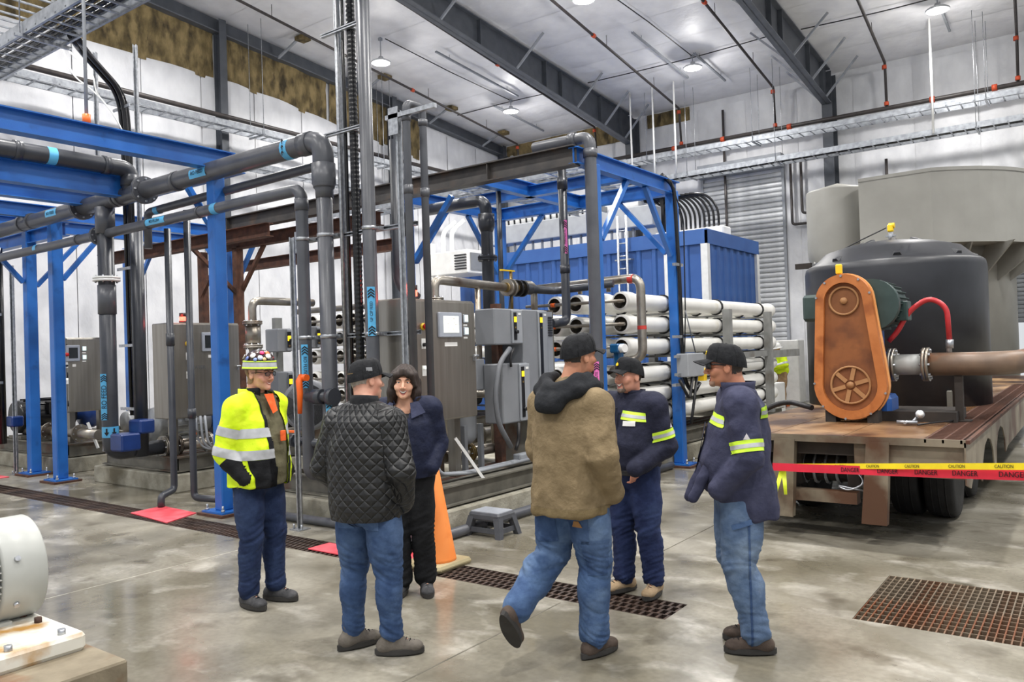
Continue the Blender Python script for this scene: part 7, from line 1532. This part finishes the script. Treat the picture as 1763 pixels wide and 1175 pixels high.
for sx in (-1, 1): tm.patch('back_pocket', m_jean3, tob, [((sx*.035,0,.9),(-sx,0,0)), ((sx*.145,0,.9),(sx,0,0)), ((0,0,.9),(0,0,1)), ((0,0,.74),(0,0,-1))], lambda c, g: c[:,1] < -.05, .005)
tm.patch('hip_seam', m_jean1, tob, [((.0,0,.9),(0,0,1)), ((.006,0,.5),(1,0,0)), ((-.006,0,.5),(-1,0,0)), ((0,0,.7),(0,0,-1))], lambda c, g: c[:,1] < -.05, .003)
# --- woman in navy jacket facing the camera
P = dict(head=(.0,.05,1.545), turn=(6,0,-3), neck=(0,0,1.42), pel=(0,0,.93), skin=M('skin_warm', rgb(220,164,134), rgb(230,178,150), rough=.5, scale=9), mouth='laugh', brow=m_hairb, seed=5., wide=.96,
  legR=((.085,0,.88),(.08,.02,.48),(.075,.0,.095),-10,0), legL=((-.085,0,.88),(-.09,.0,.48),(-.1,-.05,.095),14,0), legr=(.1,.078,.074), hips=[(0,-.01,.9,.185,.14,.15),(0,-.03,.83,.175,.13,.1)],
  torso=[(.86,.205,.155,.0),(.95,.21,.165,.005),(1.1,.205,.165,.015),(1.24,.205,.155,.01),(1.34,.185,.125,-.005),(1.42,.11,.08,-.01)], trousers=m_blackc, boot=m_bootd, armr=(.08,.07,.056), jfold=.006,
  sh={'R':(.18,-.01,1.35),'L':(-.18,-.01,1.35)}, armR=((.25,-.05,1.09),(.18,.08,.9)), armL=((-.225,-.06,1.09),(-.185,.07,.93)), handdirR=(-.4,-.1,-.7), handdirL=(.8,-.2,-.3))
t, bo, body, fr, jm, tm, tob = person('laughing woman with brown hair in a navy jacket and black trousers', (-4.09, 4.22, 0), 303, P)
full = Mesh(jm.v.copy(), jm.q.copy(), jm.g); n_ = full.normals(); Mesh(full.v-n_*.01, full.q[(full.g[full.q[:,0]] == 10) & (full.v[full.q].mean(1)[:,2] < 1.33)], full.g).build('lace_top', cloth('black_lace', rgb(30,30,32), rgb(52,52,54), sc=40, b=.6), t)
jm.cut(lambda c: ~((np.abs(c[:,0]-.02) < .035+.05*np.clip((c[:,2]-1.2)/.2, 0, 1)) & (c[:,1] > .05))); jo = jm.build('jacket', m_navyj, t)
collar_ring(jo, cloth('navy_collar', rgb(52,56,78), rgb(62,66,90)), (0,-.005,1.385), .1, .095, .055, .75, 2*PI-.75, .03, 'collar', .0)
for s in (-1, 1): MB().add([(s*.06+.01,.115,1.4),(s*.105,.085,1.41),(s*.16,.115,1.33),(s*.075+.01,.16,1.29)], [(0,1,2,3) if s > 0 else (3,2,1,0)]).build('lapel', MATS['navy_collar'], jo)
HS = SDF(.006)
HS.ell((0,-.018,.04), (.09,.108,.095), .02, 0, 'u', fr)
for s in (-1, 1):
    HS.cone(H(fr,(s*.07,.01,.05)), H(fr,(s*.084,.0,-.07)), .03, .034, .03); HS.cone(H(fr,(s*.084,.0,-.07)), H(fr,(s*.098,.005,-.14)), .034, .022, .03); HS.cone(H(fr,(s*.075,-.05,0)), H(fr,(s*.08,-.05,-.13)), .045, .04, .03)
    HS.cone(H(fr,(s*.012,.079,.088)), H(fr,(s*.052,.072,.055)), .018, .016, .03); HS.cone(H(fr,(s*.055,.078,.055)), H(fr,(s*.077,.05,-.02)), .018, .017, .02)
HS.cone(H(fr,(0,-.08,.0)), H(fr,(0,-.07,-.13)), .06, .055, .03); HS.cone(H(fr,(-.038,.084,.06)), H(fr,(.04,.084,.054)), .014, .012, .03)
HS.ell((0,.1,-.06), (.066,.07,.108), .01, 0, 'd', fr)
hm = HS.mesh().relax(1, .4)
def hairf(p, g): q = (np.array(p)-fr[1])@fr[0]; a_ = math.atan2(q[0], q[1]+.02); return .006*nz(a_*9, q[2]*3, 1.)+.0035*nz(a_*24, q[2]*5, 4.)
hm.displace(hairf); hm.build('hair', m_hairb, t)
MB().tube([(.02,.16,1.2),(.022,.168,1.14)], .004, n=6).build('zip_pull', m_galv, jo)
# --- man in tan jacket stepping, seen from behind
P = dict(head=(.02,.07,1.705), turn=(-14,2,0), neck=(.0,.02,1.575), pel=(0,0,1.0), skin=m_skin2, seed=13.,
  legR=((.1,.0,.96),(.1,.06,.54),(.09,.03,.1),-6,0), legL=((-.1,-.02,.96),(-.13,-.04,.56),(-.15,-.37,.3),18,55), legr=(.114,.093,.077), hips=[(0,-.02,.98,.185,.15,.16),(0,-.04,.89,.178,.145,.11)],
  torso=[(.82,.218,.195,-.03),(.91,.222,.205,-.02),(1.05,.222,.2,-.005),(1.25,.222,.19,-.005),(1.42,.205,.155,-.005),(1.53,.125,.11,.0)], trousers=m_jean3, boot=m_bootb, armr=(.095,.084,.068), jfold=.009,
  sh={'R':(.19,.0,1.43),'L':(-.19,.0,1.43)}, armR=((.268,-.06,1.16),(.22,.08,.93)), armL=((-.235,-.02,1.17),(-.18,.12,.95)), handdirR=(-.6,.1,-.6), handdirL=(.6,.1,-.6))
t, bo, body, fr, jm, tm, tob = person('man in tan canvas jacket with black hood stepping forward, seen from behind', (-2.46, 3.88, 0), 82, P)
jo = jm.build('jacket', m_tan, t)
jm.patch('hem_band', cloth('tan_ribbing', rgb(112,96,68), rgb(126,110,80)), jo, [((0,0,.87),(0,0,1))], lambda c, g: g == 10, .003)
HD = SDF(.009)
pts = [(-.12,.11,1.53),(-.16,.02,1.535),(-.145,-.09,1.52),(-.06,-.165,1.475),(.06,-.165,1.475),(.145,-.09,1.52),(.16,.02,1.535),(.12,.11,1.53)]
for a, b in zip(pts[:-1], pts[1:]): HD.cone(a, b, .034, .034, .04)
for a, b in zip(pts[1:-2], pts[2:-1]): HD.cone((a[0]*.78,a[1]*.78,a[2]+.055), (b[0]*.78,b[1]*.78,b[2]+.055), .034, .034, .035)
HD.cone((-.05,-.185,1.43), (.05,-.185,1.43), .04, .04, .04)
hdm = HD.mesh().relax(7, .5); hdm.displace(folds(.005, 8, 9, 4.)); hdm.build('hood', m_hood, t)
jm.patch('back_seam', MATS['tan_ribbing'], jo, [((0,0,1.2),(0,0,1)), ((0,0,1.194),(0,0,-1))], lambda c, g: (g == 10) & (c[:,1] < 0), .002) if False else None
collar_ring(jo, MATS['tan_ribbing'], (0,.03,1.5), .13, .12, .075, -1.5, 1.5, .02, 'collar')
for sx in (1, -1):
    pk = tm.patch('back_pocket', m_jean2, tob, [((sx*.03,0,.9),(-sx,0,0)), ((sx*.165,0,.9),(sx,0,0)), ((0,0,.83),(0,0,1)), ((0,0,.66),(0,0,-1))], lambda c, g: c[:,1] < -.04, .005)
tm.patch('leather_patch', M('leather_patch', rgb(146,104,58), rough=.7), tob, [((.07,0,.76),(-1,0,.6)), ((.135,0,.76),(1,0,.6)), ((0,0,.79),(0,0,1)), ((0,0,.755),(0,0,-1))], lambda c, g: c[:,1] < -.04, .009)
tm.patch('side_pocket', m_jean2, tob, [((0,-.09,.7),(0,-1,0)), ((0,.045,.7),(0,1,0)), ((0,0,.68),(0,0,1)), ((0,0,.48),(0,0,-1))], lambda c, g: (g == 8) & (c[:,0] > .12), .005)
cap(t, fr, m_capb, top=.13, wid=1.03)
hloc3 = lambda c: (c-fr[1])@fr[0]
body.patch('hair', m_hairk, bo, [(H(fr,(0,.03,0)), fr[0]@np.array((0,1,0)))], lambda c, g: (hloc3(c)[:,2] > -.05) & (hloc3(c)[:,2] < .06) & ~((hloc3(c)[:,1] > -.035) & (hloc3(c)[:,2] < .012)) & ~((np.abs(hloc3(c)[:,0]) > .07) & (hloc3(c)[:,1] > -.032)) & (g == 1), .002)
body.patch('goatee', m_hairk, bo, [(H(fr,(0,.06,0)), fr[0]@np.array((0,-1,0))), (H(fr,(0,0,-.088)), fr[0]@np.array((0,0,1)))], lambda c, g: (g == 1), .003)
# --- man in navy reflective work shirt facing left towards the camera
def lime(jm, jo, planes_mid, nrm, keep, w=.028):
    c, n = np.array(planes_mid, float), np.array(nrm, float); n = n/np.linalg.norm(n)
    jm.patch('reflective_tape', m_limer, jo, [(c+n*w, n), (c-n*w, -n)], keep, .004); jm.patch('silver_strip', m_silver_r, jo, [(c+n*w*.36, n), (c-n*w*.36, -n)], keep, .006)
P = dict(head=(-.025,.05,1.545), turn=(-10,4,0), neck=(0,0,1.415), pel=(0,0,.93), skin=M('skin_ruddy', rgb(204,140,116), rgb(216,156,132), rough=.5, scale=9), mouth='laugh', seed=21.,
  legR=((.09,0,.88),(.1,.03,.48),(.1,.02,.1),-14,0), legL=((-.09,0,.88),(-.105,.0,.48),(-.115,-.05,.1),16,0), legr=(.108,.082,.07), hips=[(0,-.01,.9,.18,.15,.15),(0,-.03,.82,.175,.14,.1)],
  torso=[(.86,.175,.15,.0),(.93,.205,.18,.015),(1.08,.215,.19,.03),(1.22,.22,.165,.01),(1.33,.205,.135,-.005),(1.41,.12,.085,-.01)], trousers=m_jean5, boot=m_boott, armr=(.085,.075,.058), jfold=.007,
  sh={'R':(.2,.0,1.34),'L':(-.2,.0,1.34)}, armR=((.27,-.06,1.06),(.2,.14,.9)), armL=((-.25,-.05,1.06),(-.16,.17,.92)), handdirR=(-.5,-.3,-.6), handdirL=(.4,-.3,-.7))
t, bo, body, fr, jm, tm, tob = person('laughing man in navy reflective shirt with goatee facing left', (-2.69, 5.06, 0), 258, P)
jo = jm.build('work_shirt', m_navy, t)
for s, sx in (('R', 1), ('L', -1)):
    g_ = 11 if s == 'R' else 12; e_ = np.array(P['arm'+s][0]); sh_ = np.array(P['sh'][s]); lime(jm, jo, sh_+(e_-sh_)*.72, e_-sh_, lambda c, g, g_=g_: g == g_, .032)
    lime(jm, jo, (0,.1,1.285), (sx*.12,0,1), lambda c, g, sx=sx: (g == 10) & (c[:,1] > .02) & (c[:,0]*sx > .035) & (c[:,0]*sx < .2), .03)
nt_ = jm.patch('name_patch', m_white, jo, [((-.06,0,1.2),(1,0,0)), ((-.15,0,1.2),(-1,0,0)), ((0,0,1.24),(0,0,1)), ((0,0,1.205),(0,0,-1))], lambda c, g: (g == 10) & (c[:,1] > .05), .005)
tri = jm.patch('triangle_logo', M('logo_triangle', rgb(190,186,190), rough=.6), jo, [((0,-.055,1.2),(0,-1,.55)), ((0,-.03,1.2),(0,1,.55)), ((0,0,1.19),(0,0,-1))], lambda c, g: (g == 12) & (c[:,0] < -.25), .004)
collar_ring(jo, m_navy, (0,.0,1.385), .085, .09, .06, .5, 2*PI-.5, .015); MB().box(-.018,.018,.175,.19,.95,1.33).build('placket', m_navy, jo)
MB().cbox((.14,.2,1.16), .05, .03, .13, b=.008).build('phone_case', m_black, jo); MB().cbox((0,.165,.88), .32, .03, .035, b=.004).build('belt', m_black, t)
co = cap(t, fr, m_capb, top=.128)
def star(fr, par, mat): xf(MB().poly([(.014*(1 if k % 2 else .72)*math.cos(k*PI/6), .014*(1 if k % 2 else .72)*math.sin(k*PI/6)) for k in range(12)], (0,.106,.078), (1,0,0), (0,-.25,.97), -.004), fr).build('emblem', mat, par)
star(fr, co, m_yellow)
h5 = lambda c: (c-fr[1])@fr[0]
body.patch('goatee', M('greying_beard', rgb(108,90,80), rgb(140,124,114), rough=.8, scale=60), bo, [(H(fr,(0,.055,0)), fr[0]@np.array((0,-1,0))), (H(fr,(0,0,-.052)), fr[0]@np.array((0,0,1)))], lambda c, g: (g == 1) & (np.abs(h5(c)[:,0]) < .036) & ~((h5(c)[:,2] > -.09) & (h5(c)[:,2] < -.052) & (np.abs(h5(c)[:,0]) < .03)), .003)
body.patch('hair', m_hairk, bo, [(H(fr,(0,.02,0)), fr[0]@np.array((0,1,0)))], lambda c, g: (h5(c)[:,2] > -.03) & (h5(c)[:,2] < .06) & ~((h5(c)[:,1] > -.035) & (h5(c)[:,2] < .012)) & ~((np.abs(h5(c)[:,0]) > .07) & (h5(c)[:,1] > -.032)) & (g == 1), .001)
# --- man in faded navy shirt and sunglasses, profile
P = dict(head=(.0,.075,1.62), turn=(-4,1,0), neck=(0,.02,1.49), pel=(0,.03,.96), skin=m_skin2, mouth='laugh', seed=31.,
  legR=((.09,.04,.92),(.1,.06,.51),(.13,-.05,.1),8,0), legL=((-.09,.02,.92),(-.1,.05,.51),(-.1,-.04,.1),-2,0), legr=(.122,.088,.074), hips=[(0,.015,.94,.185,.16,.15),(0,.0,.86,.18,.15,.1)],
  torso=[(.76,.195,.13,-.055),(.83,.21,.17,-.02),(.92,.215,.195,.015),(1.08,.215,.2,.045),(1.25,.22,.175,.02),(1.38,.205,.14,.0),(1.48,.12,.09,.0)], trousers=m_jean4, boot=m_bootb, armr=(.088,.073,.058), jfold=.01,
  sh={'R':(.2,.02,1.41),'L':(-.2,.02,1.41)}, armR=((.26,.03,1.12),(.18,.16,.92)), armL=((-.255,-.01,1.12),(-.185,.15,.94)), handdirR=(-.4,-.3,-.6), handdirL=(.5,-.45,-.6))
t, bo, body, fr, jm, tm, tob = person('laughing man in faded navy shirt, sunglasses and black cap standing at right', (-1.68, 4.48, 0), 207, P)
jo = jm.build('work_shirt', m_navy4, t)
for s, sx in (('R', 1), ('L', -1)):
    g_ = 11 if s == 'R' else 12; e_ = np.array(P['arm'+s][0]); sh_ = np.array(P['sh'][s]); lime(jm, jo, sh_+(e_-sh_)*.78, e_-sh_, lambda c, g, g_=g_: g == g_, .032)
    lime(jm, jo, (0,-.1,1.36), (0,0,1), lambda c, g: (g == 10) & (c[:,1] < -.02), .03); lime(jm, jo, (0,.12,1.34), (sx*.15,0,1), lambda c, g, sx=sx: (g == 10) & (c[:,1] > .04) & (c[:,0]*sx > .04) & (c[:,0]*sx < .19), .03)
jm.patch('triangle_logo', MATS['logo_triangle'], jo, [((0,-.005,1.24),(0,-1,.55)), ((0,.022,1.24),(0,1,.55)), ((0,0,1.23),(0,0,-1))], lambda c, g: (g == 12) & (c[:,0] < -.27), .004)
collar_ring(jo, m_navy4, (0,.015,1.455), .095, .095, .075, .45, 2*PI-.45, .012); MB().add([(-.03,.2,1.3),(.03,.2,1.3),(.06,.29,.85),(-.04,.31,.86)], [(0,1,2,3)]).build('open_placket', m_navy4, jo)
FL = SDF(.009); FL.cone((-.1,.2,1.05), (-.11,.29,.88), .035, .03, .03); FL.cone((-.02,.21,1.05), (-.03,.31,.87), .04, .03, .03); FL.cone((.08,.2,1.05), (.1,.27,.9), .04, .03, .03); fm = FL.mesh().relax(1); fm.displace(folds(.008, 8, 8, 2.)); fm.build('shirt_tail', m_navy4, jo)
co = cap(t, fr, m_capb, top=.13); star(fr, co, m_yellow)
xf(MB().poly([(-.03,-.012),(.03,-.012),(.03,.012),(-.03,.012)], (0,.148,.026), (1,0,0), (0,.95,-.12), .003), fr).build('brim_print', m_silver_r, co)
h4 = lambda c: (c-fr[1])@fr[0]
body.patch('hair', m_hairk, bo, [(H(fr,(0,.02,0)), fr[0]@np.array((0,1,0)))], lambda c, g: (h4(c)[:,2] > -.045) & (h4(c)[:,2] < .06) & ~((h4(c)[:,1] > -.035) & (h4(c)[:,2] < .012)) & ~((np.abs(h4(c)[:,0]) > .07) & (h4(c)[:,1] > -.032)) & (g == 1), .002)
body.patch('stubble', M('grey_stubble', rgb(150,116,98), rgb(168,136,118), rough=.8, scale=80), bo, [(H(fr,(0,.062,0)), fr[0]@np.array((0,-1,0))), (H(fr,(0,0,-.086)), fr[0]@np.array((0,0,1)))], lambda c, g: (g == 1), .002)
gl = MB()
for s in (-1, 1): gl.grid(lambda u, v, s=s: (s*(.004+.068*u), .114-.03*u*u-.006*abs(v-.5), -.014+.034*v), 6, 3); gl.tube([(s*.066,.088,.014),(s*.078,.05,.014),(s*.085,.0,.008)], .004, n=6)
xf(gl, fr).build('sunglasses', m_blackg, bo)['kind'] = 'stuff'
tm.patch('hammer_loop', m_jean3, tob, [((0,-.03,.72),(0,-1,.3)), ((0,.09,.72),(0,1,-.3)), ((0,0,.775),(0,.3,1)), ((0,0,.745),(0,-.3,-1))], lambda c, g: (c[:,0] < -.12), .008)
tm.patch('side_seam', m_jean2, tob, [((0,.006,.5),(0,1,0)), ((0,-.006,.5),(0,-1,0)), ((0,0,.75),(0,0,1))], lambda c, g: (g == 9) & (c[:,0] < -.13), .003)
# --- far worker by the back wall
P = dict(head=(.0,.1,1.56), turn=(20,-12,0), neck=(0,.05,1.45), pel=(0,0,.96), skin=m_skin, seed=41., h=.013, ht=.014, hj=.014,
  legR=((.1,0,.93),(.12,.05,.5),(.13,-.05,.1),0,0), legL=((-.1,0,.93),(-.12,.05,.5),(-.13,.04,.1),0,0), legr=(.12,.095,.085), hips=[(0,-.02,.95,.19,.15,.15)],
  torso=[(.9,.2,.17,.0),(1.,.23,.2,.01),(1.2,.23,.18,.03),(1.36,.21,.14,.04),(1.44,.12,.09,.04)], trousers=cloth('tan_work_trousers', rgb(150,122,92), rgb(168,140,108)), boot=m_bootb, armr=(.095,.085,.07),
  sh={'R':(.2,.04,1.36),'L':(-.2,.04,1.36)}, armR=((.3,.0,1.12),(.22,.2,1.0)), armL=((-.31,.02,1.14),(-.24,.3,1.1)))
t, bo, body, fr, jm, tm, tob = person('distant worker in white hard hat and yellow jacket near the back wall', (-6.9, 21.5, 0), 222, P)
jo = jm.build('jacket', m_hiv, t)
jm.patch('reflective_band', m_silver_r, jo, [((0,0,1.15),(0,0,1)), ((0,0,1.09),(0,0,-1))], lambda c, g: g == 10, .006)
for s in 'RL': g_ = 11 if s == 'R' else 12; e_ = np.array(P['arm'+s][0]); sh_ = np.array(P['sh'][s]); d = e_-sh_; c = sh_+d*.85; d = d/np.linalg.norm(d); jm.patch('sleeve_band', m_silver_r, jo, [(c+d*.03, d), (c-d*.03, -d)], lambda cc, g, g_=g_: g == g_, .006)
hat = xf(MB().lathe([(.155,.0),(.157,.005),(.12,.02),(.118,.05),(.105,.1),(.07,.14),(0,.155)], (0,0,.03), n=24, sx=.92, sy=1.1), fr).build('hard_hat', m_white, t)
collar_ring(jo, m_blackc, (0,.05,1.43), .09, .09, .08, 0, 2*PI, .01)
